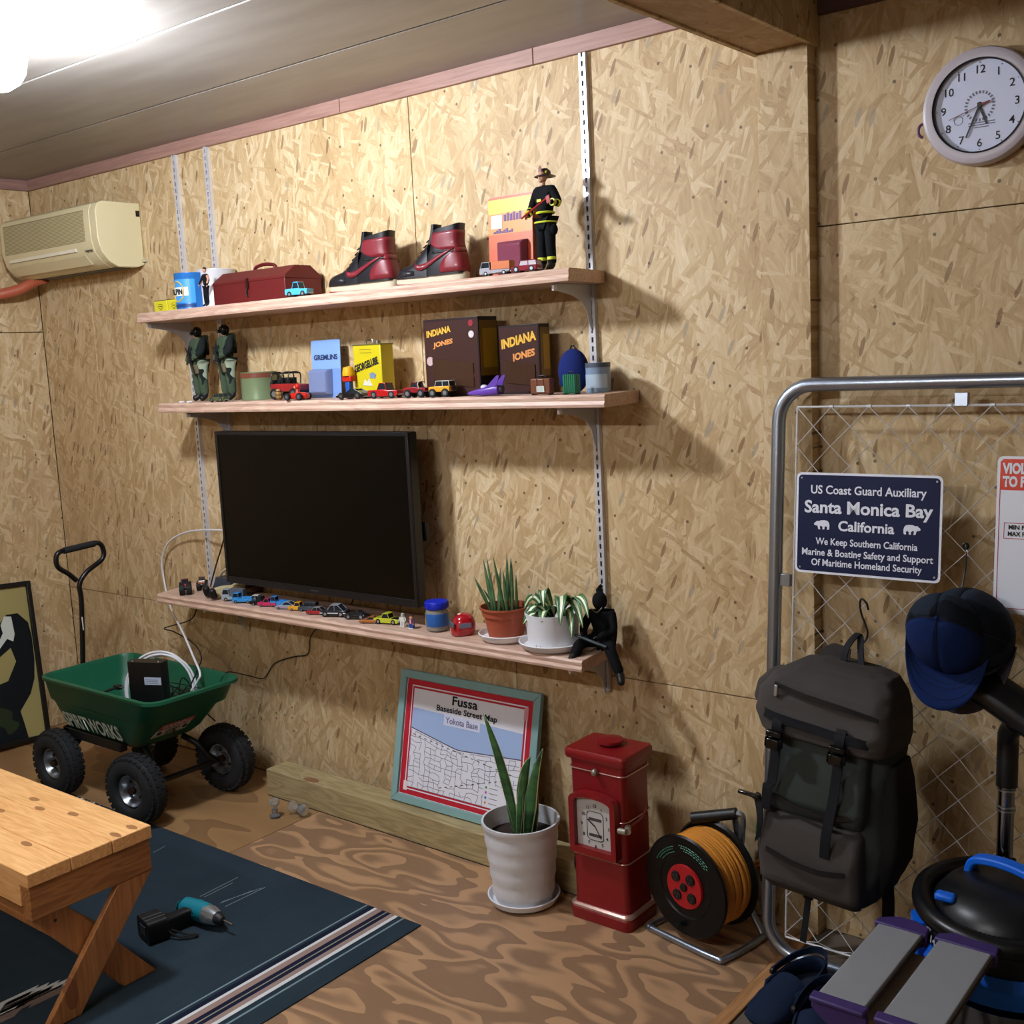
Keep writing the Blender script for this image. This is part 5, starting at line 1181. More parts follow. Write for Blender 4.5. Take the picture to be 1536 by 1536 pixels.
def drill():
    a = at(262, 1398, z=.05); t_ = T('cordless_drill', 'black and teal cordless driver lying on the rug', 'power tool', (2.04, -.925, .0055))
    TE = mt('#0f7f92', .4, 0, .08); BK = mt('#121417', .5, 0, .15)
    # axis of the tool runs along +y (away), battery nearest the bench; tool lies on its side
    d = V(.18, 1, 0).normalized(); ang = math.atan2(d.y, d.x); t_.rotation_euler = (0, 0, math.radians(78))
    MB().loft([[(x, y, z) for y, z in rr(.040, .030, .010, 4, 0.0, .032)] for x in (-.105, -.100, -.056, -.052)]).o('battery', BK, t_)
    for y in (-.018, .0): MB().box(-.1055, -.05, y - .0015, y + .0015, .062, .0635).o('battery_rib', mt('#5e6468', .5), t_)
    MB().box(-.1065, -.105, -.018, .018, .02, .045).o('battery_label', mt('#3c4650', .5), t_)
    MB().loft([[(x, y + dy, z) for y, z in rr(a_, b_, .008, 4, 0, .030)] for x, a_, b_, dy in ((-.052, .034, .024, 0), (-.045, .026, .020, 0), (-.02, .017, .017, .0), (.02, .018, .018, .004), (.045, .028, .020, .006))]).o('grip', BK, t_)
    m = MB().tube([(.030, .052, .032), (.034, .04, .032), (.050, -.0, .032), (.062, -.045, .032)], [.018, .028, .029, .027], 20); m.o('motor_housing', TE, t_)
    m = MB().tube([(.028, .062, .032), (.030, .052, .032)], [.015, .022], 16); m.o('end_bell', TE, t_)
    MB().tube([(.060, -.040, .032), (.066, -.062, .032), (.071, -.085, .032)], [.027, .026, .019], 20).o('gear_case', mt('#b9c2c8', .25, .8, .05), t_, label='bright metal nose')
    MB().tube([(.071, -.083, .032), (.074, -.098, .032), (.076, -.106, .032)], [.018, .015, .009], 16).o('chuck_sleeve', BK, t_)
    MB().cyl((.076, -.104, .032), (.085, -.145, .030), .0032).o('driver_bit', CHROME, t_)
    MB().box(.026, .036, -.022, -.006, .024, .042).o('trigger', BK, t_, bev=.003)
    MB().tube(catmull([(-.05, -.034, .02), (-.03, -.062, .006), (.0, -.082, .004), (.012, -.078, .004), (-.01, -.056, .006), (-.04, -.03, .02)], 5), .003, 6).o('wrist_strap', BK, t_)
drill()
GL = mt('#dfe6ea', .06, 0, 0, trans=.85)
def knob(px, py, label, lying):
    p = at(px, py, z=0); t_ = T('clear_caster', label, 'caster', (p.x, p.y, .0), group=None)
    m = MB(); ax = 'z' if not lying else 'x'; c = (0, 0, 0.0) if not lying else (0, 0, .024)
    m.lathe([(.001, .0), (.017, .0), (.019, .008), (.010, .016), (.008, .036), (.014, .044), (.019, .052), (.016, .064), (.001, .066)] if not lying else [(.001, -.03), (.020, -.03), (.023, -.022), (.012, -.012), (.010, .012), (.018, .02), (.023, .03), (.016, .042), (.001, .044)], 24, c, ax)
    m.o('clear_body', GL, t_); MB().lathe([(.001, .02), (.011, .02), (.011, .03), (.001, .03)], 16, (0, 0, 0) if not lying else (-.01, 0, .024), ax).o('metal_ring', STEEL, t_)
knob(413, 1226, 'small clear plastic caster standing upright by the timber end', False)
knob(447, 1222, 'clear plastic caster lying on its side against the timber', True)

# =================================================================== toys and packages on the shelves
TW_ = mt('#0d0d0f', .7, 0, .1)
STY = {  # side profiles in unit length (front at -x), heights in units of the car's height
 'sedan': ([(-.5, .16), (-.5, .42), (-.47, .50), (-.2, .56), (.30, .56), (.5, .50), (.5, .18), (.4, .12), (-.4, .12)], [(-.22, .55), (-.08, .97), (.20, .97), (.38, .55)]),
 'coupe': ([(-.5, .2), (-.5, .38), (-.3, .52), (-.1, .58), (.34, .62), (.5, .58), (.5, .2), (.4, .14), (-.4, .14)], [(-.16, .56), (.02, .98), (.18, .98), (.42, .6)]),
 'pickup': ([(-.5, .18), (-.5, .52), (-.46, .58), (-.18, .60), (.14, .60), (.14, .54), (.5, .54), (.5, .2), (.4, .14), (-.4, .14)], [(-.19, .58), (-.11, 1.0), (.08, 1.0), (.13, .58)]),
 'cabover': ([(-.5, .12), (-.5, .55), (-.44, .60), (-.16, .60), (-.16, .42), (.5, .42), (.5, .30), (.42, .2), (-.42, .12)], [(-.475, .58), (-.42, .98), (-.18, .98), (-.17, .58)]),
 'van': ([(-.5, .12), (-.5, .55), (-.44, .62), (.5, .62), (.5, .14), (.42, .12), (-.42, .12)], [(-.43, .6), (-.38, .98), (.49, .98), (.49, .6)]),
 'suv': ([(-.5, .16), (-.5, .5), (-.46, .56), (-.2, .60), (.5, .60), (.5, .2), (.42, .14), (-.42, .14)], [(-.2, .58), (-.14, .98), (.46, .98), (.49, .58)]),
}
def wheel_part(parent, x, y, r, w_, hub):
    o = MB().lathe([(.0004, -w_ / 2), (r * .92, -w_ / 2), (r, -w_ * .35), (r, w_ * .35), (r * .92, w_ / 2), (.0004, w_ / 2)][::-1], 16, (0, 0, 0), 'y').o('wheel', TW_, parent); o.location = (x, y, r)
    s_ = 1 if y > 0 else -1; h = MB().lathe([(.0003, s_ * w_ * .56), (r * .5, s_ * w_ * .54), (r * .55, s_ * w_ * .44), (.0003, s_ * w_ * .44)][::-s_], 12, (0, 0, 0), 'y').o('hub_cap', hub, o)
    return o
def toy_car(label, style, loc, L, H, W, rz, col, roof=None, wr=None, lift=0., glass=None, extra=None, group=None, name='toy_car', cat='toy car', hub=None, k_=1.):
    L *= k_; H *= k_; W *= k_; lift *= k_; wr = wr * k_ if wr else None
    t_ = T(name, label, cat, loc, rz=math.radians(rz), group=group)
    wr = wr or H * .17; bm = mt(col, .25, .0, .06, coat=.4); body, cab = STY[style]; rf = mt(roof, .25, 0, .06, coat=.4) if roof else bm
    f = lambda P_: [(x * L, z * H + lift) for x, z in P_]
    MB().prism(f(body), -W / 2, W / 2, XZ).o('body', bm, t_, bev=min(L, W) * .05)
    MB().prism(f(cab), -W * .42, W * .42, XZ).o('windows', mt(glass or '#20262c', .1), t_, bev=L * .008)
    top = cab[1][1]; a, b = cab[1][0], cab[2][0]
    MB().box((a - .015) * L, (b + .015) * L, -W * .43, W * .43, top * H + lift - .0004, (top + .05) * H + lift).o('roof', rf, t_, bev=L * .01)
    m = MB()
    for q in (cab[0], cab[3]):
        p = cab[1] if q is cab[0] else cab[2]
        for s_ in (-1, 1): m.cyl((q[0] * L, s_ * W * .425, q[1] * H + lift), (p[0] * L, s_ * W * .425, p[1] * H + lift), L * .012, n=6)
    if style in ('van', 'suv', 'sedan'):
        mx = (cab[1][0] + cab[2][0]) / 2
        for s_ in (-1, 1): m.cyl((mx * L, s_ * W * .425, cab[0][1] * H + lift), (mx * L, s_ * W * .425, cab[1][1] * H + lift), L * .012, n=6)
    m.o('pillar', rf, t_)
    HB_ = hub or STEEL
    for x in (-.30 * L, .30 * L):
        for y in (-W * .44, W * .44): wheel_part(t_, x, y, wr, max(W * .16, wr * (.9 if lift else .4)), HB_)
    MB().box(-L * .515, -L * .495, -W * .42, W * .42, H * .2 + lift, H * .28 + lift).o('front_bumper', STEEL, t_); MB().box(L * .495, L * .515, -W * .42, W * .42, H * .2 + lift, H * .28 + lift).o('rear_bumper', STEEL, t_)
    for s_ in (-1, 1): MB().ell((-L * .497, s_ * W * .34, H * .40 + lift), (L * .008, W * .08, H * .06), 8, 6).o('headlight', mt('#e8e6d8', .2), t_)
    if lift:
        m = MB(); m.box(-L * .36, L * .36, -W * .12, W * .12, wr * .8, H * .14 + lift)
        for x in (-.30 * L, .30 * L): m.cyl((x, -W * .44, wr), (x, W * .44, wr), wr * .2, n=8)
        m.o('chassis', BLACK, t_)
    if extra: extra(t_, L, H, W, lift, bm)
    return t_
def bed_box(c):
    return lambda t_, L, H, W, l, bm: MB().box(-.12 * L, .5 * L, -W * .48, W * .48, H * .42 + l, H * 1.02 + l).o('cargo_box', mt(c, .4, .3, .05), t_, bev=.001)
def bed_rails(t_, L, H, W, l, bm):
    m = MB()
    for s_ in (-1, 1): m.box(-.12 * L, .5 * L, s_ * W * .48 - .0006, s_ * W * .48 + .0006, H * .42 + l, H * .58 + l)
    m.box(.49 * L, .505 * L, -W * .48, W * .48, H * .42 + l, H * .58 + l); m.o('bed_side', bm, t_)
def pick_bed(t_, L, H, W, l, bm): MB().box(.16 * L, .48 * L, -W * .40, W * .40, H * .535 + l, H * .545 + l).o('bed_floor', BLACK, t_)
def stripe(c): return lambda t_, L, H, W, l, bm: MB().box(-L * .5, L * .5, -W * .505, W * .505, H * .30 + l, H * .38 + l).o('side_stripe', mt(c, .3), t_)
def spare(c): return lambda t_, L, H, W, l, bm: MB().lathe([(.0003, L * .5), (H * .22, L * .5), (H * .22, L * .58), (.0003, L * .58)], 16, (0, 0, H * .42 + l), 'x').o('spare_wheel', TW_, t_)
def roll_bar(t_, L, H, W, l, bm):
    pick_bed(t_, L, H, W, l, bm); MB().tube(catmull([(.18 * L, -W * .42, H * .55 + l), (.17 * L, -W * .4, H * 1.0 + l), (.17 * L, W * .4, H * 1.0 + l), (.18 * L, W * .42, H * .55 + l)], 4), L * .016, 8).o('roll_bar', mt('#d8d8da', .3), t_)
def L_(px, py): p = at(px, py, z=ZL + .0005); return (p.x, max(min(p.y, -.018), -.205), ZL + .0005)
# the row of small cars along the lowest shelf
G1 = 'die-cast cars along the lowest shelf'; rz = 22
row = [
 ('big-wheeled dark red monster truck at the far left of the lowest shelf', 'pickup', 279, 893, .046, .030, .024, 145, '#7e3238', dict(wr=.0185, lift=.018)),
 ('brown monster truck beside the lying doll boots on the lowest shelf', 'pickup', 304, 886, .046, .028, .022, 138, '#8a4e30', dict(wr=.014, lift=.013)),
 ('grey box truck parked behind the blue flatbed on the lowest shelf', 'cabover', 352, 903, .074, .036, .026, rz, '#8c9aa0', dict(extra=bed_box('#5b6476'))),
 ('light blue flatbed truck third in the row of small cars', 'cabover', 366, 906, .068, .030, .025, rz, '#2f86c8', dict(extra=bed_rails)),
 ('white small car half hidden behind a black one', 'sedan', 384, 905, .060, .022, .025, rz, '#c8cac8', dict()),
 ('black small pickup car between the white and the pink ones', 'pickup', 392, 909, .062, .024, .026, rz, '#16181e', dict(extra=pick_bed)),
 ('pink small pickup car in the lowest shelf row', 'pickup', 403, 911, .060, .023, .025, rz, '#b03058', dict(extra=pick_bed)),
 ('small blue cabover truck right of the pink pickup', 'cabover', 420, 911, .052, .029, .024, rz, '#2c7fc6', dict(extra=bed_rails)),
 ('silver small car with a red side stripe', 'coupe', 430, 915, .064, .022, .026, rz, '#8f9cae', dict(extra=stripe('#a03848'))),
 ('orange-yellow small pickup car in the middle of the row', 'pickup', 449, 917, .060, .023, .025, rz, '#d69a28', dict(extra=pick_bed)),
 ('dark grey small car right of the orange-yellow pickup', 'suv', 463, 918, .056, .025, .025, rz, '#3c444e', dict()),
 ('dark red small car with a grey roof', 'sedan', 476, 923, .060, .021, .025, rz, '#99282e', dict(roof='#7a7a7c')),
 ('black and white small patrol car with silver wheels', 'sedan', 503, 926, .078, .034, .032, rz, '#24282e', dict(wr=.0085, roof='#8a9098', extra=stripe('#c6ccd2'))),
 ('small black three-box car low and open beside the patrol car', 'coupe', 535, 930, .062, .022, .028, rz, '#101114', dict(wr=.008)),
 ('orange-brown low sports car in the lowest shelf row', 'coupe', 556, 936, .060, .018, .026, rz, '#a3602c', dict()),
 ('lime yellow small pickup car at the right end of the row', 'pickup', 583, 937, .078, .028, .030, 12, '#b6bc2c', dict(wr=.0072, extra=pick_bed)),
]
for lab, st, px, py, L, H, W, r, c, kw in row:
    toy_car(lab, st, L_(px, py - 2), L, H, W, r, c, group=G1, k_=1.18, **kw)
def small_figure(lab, loc, legs, torso, head, hair, arms, rz=0, h=.045, vest=None):
    t_ = T('block_figure', lab, 'toy figure', loc, rz=rz); u = h / 4.5
    for s_ in (-1, 1): MB().box(s_ * u * .5 - u * .42, s_ * u * .5 + u * .42, -u * .5, u * .45, 0, u * 1.6).o('leg', mt(legs, .4), t_, bev=u * .12)
    for s_ in (-1, 1): MB().box(s_ * u * .5 - u * .44, s_ * u * .5 + u * .44, -u * .75, u * .45, 0, u * .3).o('shoe', mt('#d4d4d4', .4), t_, bev=u * .1)
    MB().hexa([(-u * 1.0, -u * .5, u * 1.62), (u * 1.0, -u * .5, u * 1.62), (u * 1.0, u * .5, u * 1.62), (-u * 1.0, u * .5, u * 1.62), (-u * .75, -u * .45, u * 3.1), (u * .75, -u * .45, u * 3.1), (u * .75, u * .45, u * 3.1), (-u * .75, u * .45, u * 3.1)]).o('torso', mt(torso, .4), t_, bev=u * .1)
    if vest: MB().box(-u * .3, u * .3, -u * .56, -u * .5, u * 1.7, u * 3.0).o('shirt_front', mt(vest, .4), t_)
    for s_ in (-1, 1):
        MB().tube([(s_ * u * .95, 0, u * 2.95), (s_ * u * 1.25, -u * .1, u * 2.3), (s_ * u * 1.2, -u * .5, u * 1.8)], [u * .28, u * .26, u * .24], 8).o('arm', mt(arms, .4), t_)
        MB().ell((s_ * u * 1.2, -u * .6, u * 1.65), u * .24, 8, 6).o('hand', mt(head, .4), t_)
    MB().lathe([(.001 * u, 3.1 * u), (u * .5, 3.1 * u), (u * .62, 3.3 * u), (u * .62, 3.95 * u), (u * .5, 4.1 * u), (.0001, 4.12 * u)], 14).o('head', mt(head, .4), t_)
    MB().ell((0, u * .05, u * 4.0), (u * .66, u * .66, u * .45), 12, 8, bot=-.2).o('hair', mt(hair, .5), t_)
small_figure('tiny all-white block figure left of the one in a red vest', L_(605, 940), '#c4c4be', '#cfcfc8', '#b8b8b0', '#8c8c86', '#c4c4be')
small_figure('tiny block figure in a dark red vest and blue trousers', L_(618, 943), '#2a4a8a', '#7a2430', '#c89a78', '#3a2418', '#3b4a6c', vest='#b8a8a0')

def jar():
    p = L_(657, 945); t_ = T('storage_jar', 'clear plastic jar with a blue screw lid and blue label', 'jar', (p[0], p[1], p[2]))
    MB().lathe([(.001, .001), (.030, .001), (.034, .005), (.035, .02), (.035, .058), (.031, .066), (.028, .070), (.001, .070)], 32).o('jar_body', mt('#a8a49c', .1, 0, .1, trans=.45), t_)
    MB().lathe([(.0355, .017), (.0358, .018), (.0358, .055), (.0355, .056)], 32).o('label', mt('#2358a0', .4, 0, .04), t_, label='blue paper label')
    m = MB(); m.add([(.0363 * math.sin(a), -.0363 * math.cos(a), z) for z in (.018, .055) for a in [math.radians(-72 + k * 6) for k in range(8)]], [(k, k + 1, k + 9, k + 8) for k in range(7)]); m.o('label_patch', mt('#d8c23c', .5), t_, label='yellow and red panel of the label')
    m = MB(); m.add([(.0366 * math.sin(a), -.0366 * math.cos(a), z) for z in (.040, .053) for a in [math.radians(-68 + k * 6) for k in range(7)]], [(k, k + 1, k + 8, k + 7) for k in range(6)]); m.o('label_patch', mt('#c03430', .5), t_)
    prof = [(.001, .0695), (.035, .0695), (.036, .072), (.036, .088), (.034, .091), (.001, .091)]
    MB().lathe(prof, 36).o('lid', mt('#1428b4', .4, 0, .05), t_)
    m = MB()
    for k in range(36): a = 2 * PI * k / 36; m.cyl((.0362 * math.cos(a), .0362 * math.sin(a), .072), (.0362 * math.cos(a), .0362 * math.sin(a), .088), .0007, n=5)
    m.o('lid_ribs', mt('#1428b4', .4, 0, .05), t_)
jar()
def helmet():
    p = L_(693, 951); t_ = T('toy_helmet', 'shiny red toy racing helmet on the lowest shelf', 'toy helmet', (p[0] + .006, p[1], p[2]), rz=math.radians(-35)); RD = mt('#a01420', .15, 0, .05, coat=.8)
    MB().loft([[(x, y + cy, z) for x, y in rr(a, b, min(a, b) * .95, 8)] for z, a, b, cy in ((.0, .024, .031, -.002), (.004, .028, .036, -.002), (.02, .031, .038, 0), (.036, .0315, .036, .002), (.050, .028, .031, .003), (.060, .020, .022, .004), (.065, .010, .011, .004), (.066, .002, .002, .004))]).o('shell', RD, t_, ang=70)
    MB().box(-.026, .026, -.0385, -.030, .026, .042).o('visor', mt('#5d626c', .1, .2), t_, bev=.004)
    for a, z in ((-.028, .034), (-.029, .018)):
        MB().ell((a, -.018, z), (.0035, .005, .005), 10, 6).o('rivet', mt('#1c2a5a', .3), t_)
    MB().ell((-.018, -.030, .014), (.010, .006, .008), 12, 8).o('printed_oval', mt('#d4cfd4', .3), t_, label='pale oval print')
    MB().ell((0, -.006, .062), (.008, .010, .004), 12, 6).o('top_vent', mt('#c8b8a0', .4), t_)
    MB().box(.030, .0325, -.018, .018, .026, .040).o('side_print', mt('#6e7488', .4), t_)
helmet()
def black_box():
    p = at(331, 868, y=-.055); t_ = T('media_box', 'dark grey slanted electronic box behind the doll at the left of the lowest shelf', 'electronic box', (p.x + .03, -.055, ZL + .0005), rz=math.radians(-6))
    MB().hexa([(-.055, -.030, 0), (.055, -.030, 0), (.055, .03, 0), (-.055, .03, 0), (-.050, -.012, .050), (.050, -.012, .050), (.050, .03, .050), (-.050, .03, .050)]).o('casing', mt('#2c3440', .4, 0, .08), t_, bev=.002)
    MB().tube(catmull([(-.04, .0, .052), (-.01, .0, .075), (.02, .0, .084), (.05, .0, .080)], 5), .005, 8).o('pale_cloth_loop', mt('#b0a892', .8, 0, .3, 60), t_)
black_box()

# ------------------------------------------------------------------ dolls (continuous skinned bodies, clothes over them)
def head_part(t_, c, r, skin_c='#b07c62', fz=-1, helmet=None):
    SK = mt(skin_c, .5, 0, .04); x, y, z = c
    m = MB().ell(c, (r * .80, r * .92, r * 1.12), 18, 12); m.ell((x, y - r * .95, z - r * .12), (r * .13, r * .22, r * .2), 8, 6)
    for s_ in (-1, 1): m.ell((x + s_ * r * .80, y, z - r * .05), (r * .12, r * .2, r * .26), 8, 6)
    m.ell((x, y - r * .6, z - r * .85), (r * .4, r * .35, r * .28), 10, 6); m.tube([(x, y, z - r * .8), (x, y, z - r * 1.6)], r * .45, 12)
    h = m.o('head', SK, t_, ang=80); e = MB()
    for s_ in (-1, 1): e.ell((x + s_ * r * .3, y - r * .82, z + r * .08), (r * .11, r * .08, r * .07), 8, 6)
    e.o('eyes', INK, h); MB().box(x - r * .25, x + r * .25, y - r * .93, y - r * .86, z - r * .52, z - r * .44).o('mouth', mt('#7a3a34', .5), h)
    return h
def hand_part(t_, p, d, r, c='#b07c62'):
    p = Vector(p); d = Vector(d).normalized(); s_ = d.cross(Vector((0, 0, 1)) if abs(d.z) < .9 else Vector((1, 0, 0))).normalized(); n = d.cross(s_); m = MB()
    m.tube([p, p + d * r * 1.1, p + d * r * 2.1], [r * .62, r * .85, r * .75], 10)
    for k, ln in enumerate((.85, 1.1, 1.05, .8)):
        b = p + d * r * 2.0 + s_ * (k - 1.5) * r * .42; m.tube([b, b + d * r * ln * .8 + n * r * .25, b + d * r * ln * .9 + n * r * .9], [r * .22, r * .21, r * .16], 6)
    m.tube([p + d * r * .8 - s_ * r * .6, p + d * r * 1.5 - s_ * r * 1.2, p + d * r * 2.0 - s_ * r * 1.1 + n * r * .5], [r * .26, r * .24, r * .18], 6)
    return m.o('hand', mt(c, .5), t_)
def doll(label, loc, rz, H, jac, tro, boot, J, name='toy_figure', cat='doll', hands='#b07c62', fat=1., bs=1.):
    """J: joint positions in units of the height H (x right, y back, z up)"""
    t_ = T(name, label, cat, loc, rz=rz); P = lambda k: tuple(Vector(J[k]) * H); f = fat * H
    hip, ch = Vector(J['pelvis']), Vector(J['chest'])
    n = [P('pelvis') + (.062 * f,), tuple((hip.lerp(ch, .5)) * H) + (.060 * f,), P('chest') + ((.078 * f, .06 * f),), tuple((ch + V(0, 0, .055)) * H) + (.042 * f,)]
    e = [(0, 1), (1, 2), (2, 3)]
    for s_ in 'LR':
        b = len(n); n += [P('sh' + s_) + (.036 * f,), P('el' + s_) + (.030 * f,), P('wr' + s_) + (.024 * f,)]; e += [(2, b), (b, b + 1), (b + 1, b + 2)]
    skin('jacket', n, e, jac, t_)
    n = [P('pelvis') + (.060 * f,)]; e = []
    for s_ in 'LR':
        b = len(n); n += [P('hip' + s_) + (.050 * f,), P('kn' + s_) + (.040 * f,), P('an' + s_) + (.034 * f,)]; e += [(0, b), (b, b + 1), (b + 1, b + 2)]
    skin('trousers', n, e, tro, t_)
    for s_ in 'LR':
        a, k, to = Vector(J['an' + s_]), Vector(J['kn' + s_]), Vector(J['to' + s_]); up = a + (k - a).normalized() * .05
        n = [tuple(up * H) + (.030 * f * bs,), tuple(a * H) + (.030 * f * bs,), tuple((a + (to - a) * .55) * H) + (.026 * f * bs,), tuple(to * H) + (.022 * f * bs,)]
        skin('boot', n, [(0, 1), (1, 2), (2, 3)], boot, t_)
        w_, el = Vector(J['wr' + s_]), Vector(J['el' + s_]); hand_part(t_, w_ * H, J.get('hd' + s_, w_ - el), .016 * H, hands)
    return t_
def stand(**k):
    J = dict(pelvis=(0, 0, .50), chest=(0, 0, .75), shL=(-.105, 0, .775), shR=(.105, 0, .775), elL=(-.15, .0, .62), elR=(.15, 0, .62), wrL=(-.13, -.07, .50), wrR=(.13, -.07, .50),
             hipL=(-.05, 0, .47), hipR=(.05, 0, .47), knL=(-.06, -.01, .26), knR=(.06, -.01, .26), anL=(-.065, .0, .065), anR=(.065, 0, .065), toL=(-.075, -.085, .024), toR=(.075, -.085, .024))
    J.update(k); return J
FB = fabric('#15171b', '#0f1114', 500); YE = mt('#c9d23a', .5, 0, .05); CAM2 = fabric('#445240', '#33402f', 400, camo=(('#171c1c', .50), ('#8a9480', .56), ('#5c4e40', .58)), cs=260)
def firefighter():
    x = at(820, 398, y=-.12).x; H = .277
    t_ = doll('firefighter doll in black turnout gear and helmet holding a red axe', (x, -.115, ZT + .0005), math.radians(-8), H, FB, FB, mt('#101012', .5), stand(elL=(-.17, -.02, .62), wrL=(-.13, -.12, .545), elR=(.19, -.0, .63), wrR=(.20, -.13, .64)), fat=1.3)
    h = head_part(t_, (0, -.005, .905 * H), .050 * H * 1.05, '#b78a72')
    HM = mt('#17110f', .35, 0, .1)
    MB().lathe([(.0003, .985 * H), (.03 * H, .98 * H), (.055 * H, .955 * H), (.060 * H, .925 * H), (.105 * H, .908 * H), (.104 * H, .902 * H), (.055 * H, .915 * H), (.0003, .925 * H)][::-1], 28, (0, .004, 0)).o('helmet', HM, t_)
    MB().prism([(-.022 * H, .93 * H), (.022 * H, .93 * H), (.020 * H, .985 * H), (0, 1.005 * H), (-.020 * H, .985 * H)], .062 * H - .004, .066 * H - .004, XZ).o('helmet_badge', mt('#6a1a1a', .4), t_)
    MB().ell((.052 * H, -.02 * H, .94 * H), (.012 * H, .014 * H, .014 * H), 8, 6).o('helmet_lamp', mt('#b8b040', .4), t_)
    for z, a, b in ((.565, .088, .078),): MB().lathe([(a * H, z * H - .003), (a * H + .002, z * H), (a * H, z * H + .003), (a * H - .004, z * H)], 28).o('belt_stripe', YE, t_)
    MB().loft([[(x_, y_, z) for x_, y_ in rr(.098 * H, .085 * H, .07 * H, 6)] for z in (.46 * H, .485 * H)]).o('coat_hem', FB, t_)
    MB().tube([(x_, y_, .475 * H) for x_, y_ in rr(.103 * H, .089 * H, .07 * H, 6)], .009 * H, 6, closed=True).o('hem_stripe', YE, t_)
    MB().box(-.035 * H, .020 * H, -.078 * H, -.070 * H, .665 * H, .690 * H).o('chest_stripe', YE, t_)
    for s_ in (-1, 1):
        MB().lathe([(.038 * H, .115 * H), (.045 * H, .12 * H), (.045 * H, .145 * H), (.038 * H, .15 * H)], 20, (s_ * .064 * H, -.002, 0)).o('leg_stripe', YE, t_)
        MB().ell((s_ * .105 * H, -.0, .40 * H), (.032 * H, .045 * H, .055 * H), 12, 8).o('side_pouch', FB, t_)
    for a, b in (((-.17, -.02, .62), (-.13, -.12, .545)), ((.19, 0, .63), (.20, -.13, .64))):
        a, b = Vector(a) * H, Vector(b) * H
        for q in (.25, .75): p = a.lerp(b, q); d = (b - a).normalized() * .004; MB().tube([p - d, p + d], .036 * H, 14).o('sleeve_stripe', YE, t_)
    AX = mt('#8e1c20', .4, 0, .08); a, b = V(-.135, -.175, .53) * H, V(.235, -.185, .68) * H
    m = MB().tube([a + (a - b) * .05, b], .010 * H, 8); m.hexa([b + V(-.01, -.003, .0), b + V(.002, -.003, .004), b + V(.002, .001, .004), b + V(-.01, .001, 0), b + V(-.006, -.002, -.018), b + V(.006, -.002, -.014), b + V(.006, 0, -.014), b + V(-.006, 0, -.018)]); m.o('red_axe', AX, t_)
firefighter()
def soldier(px, label, mirror=1):
    H = .272; x = at(px, 598, y=-.10).x
    t_ = doll(label, (x, -.10, ZM + .0005), math.radians(-12), H, CAM2, CAM2, mt('#0e0f10', .5), stand(shL=(-.13, 0, .775), shR=(.13, 0, .775), elL=(-.20, -.03, .63), wrL=(-.10, -.12, .52), elR=(.19, -.05, .63), wrR=(.06, -.13, .56), hipL=(-.07, 0, .47), hipR=(.07, 0, .47), knL=(-.09, -.01, .26), knR=(.09, -.01, .26), anL=(-.095, 0, .065), anR=(.095, 0, .065), toL=(-.115, -.085, .024), toR=(.115, -.085, .024)), fat=1.6, hands='#1a1a1a')
    m = MB().ell((0, 0, .905 * H), (.058 * H, .065 * H, .068 * H), 18, 12); m.o('gas_mask_hood', mt('#0b0c0d', .25, 0, .1), t_)
    m = MB().lathe([(.0003, -.095 * H), (.022 * H, -.095 * H), (.024 * H, -.06 * H), (.0003, -.05 * H)][::-1], 14, (-.01 * H, 0, .885 * H), 'y')
    for s_ in (-1, 1): m.ell((s_ * .024 * H, -.058 * H, .925 * H), (.016 * H, .010 * H, .014 * H), 10, 8)
    m.o('gas_mask', mt('#17191b', .2), t_)
    MB().loft([[(x_, y_, z) for x_, y_ in rr(.085 * H, .035 * H, .02 * H, 4, .0, .085 * H)] for z in (.60 * H, .86 * H)]).o('rucksack', CAM2, t_, bev=.004)
    MB().loft([[(x_ + .04 * H, y_ - .075 * H, z) for x_, y_ in rr(.062 * H, .022 * H, .015 * H, 3)] for z in (.36 * H, .48 * H)]).o('thigh_pouch', fabric('#6b6048', '#57503c', 400), t_, bev=.002)
    MB().tube([(x_, y_, .50 * H) for x_, y_ in rr(.085 * H, .075 * H, .06 * H, 5)], .010 * H, 6, closed=True).o('belt', BLACK, t_)
    m = MB().tube([V(-.06, -.15, .70) * H, V(.11, -.13, .36) * H], .009 * H, 8); m.box(-.02 * H, .05 * H, -.155 * H, -.13 * H, .50 * H, .60 * H); m.o('rifle', BLACK, t_)
    return t_
soldier(304, 'camouflaged gas-mask soldier doll at the far left of the middle shelf')
soldier(345, 'camouflaged gas-mask soldier doll, right one of the two')
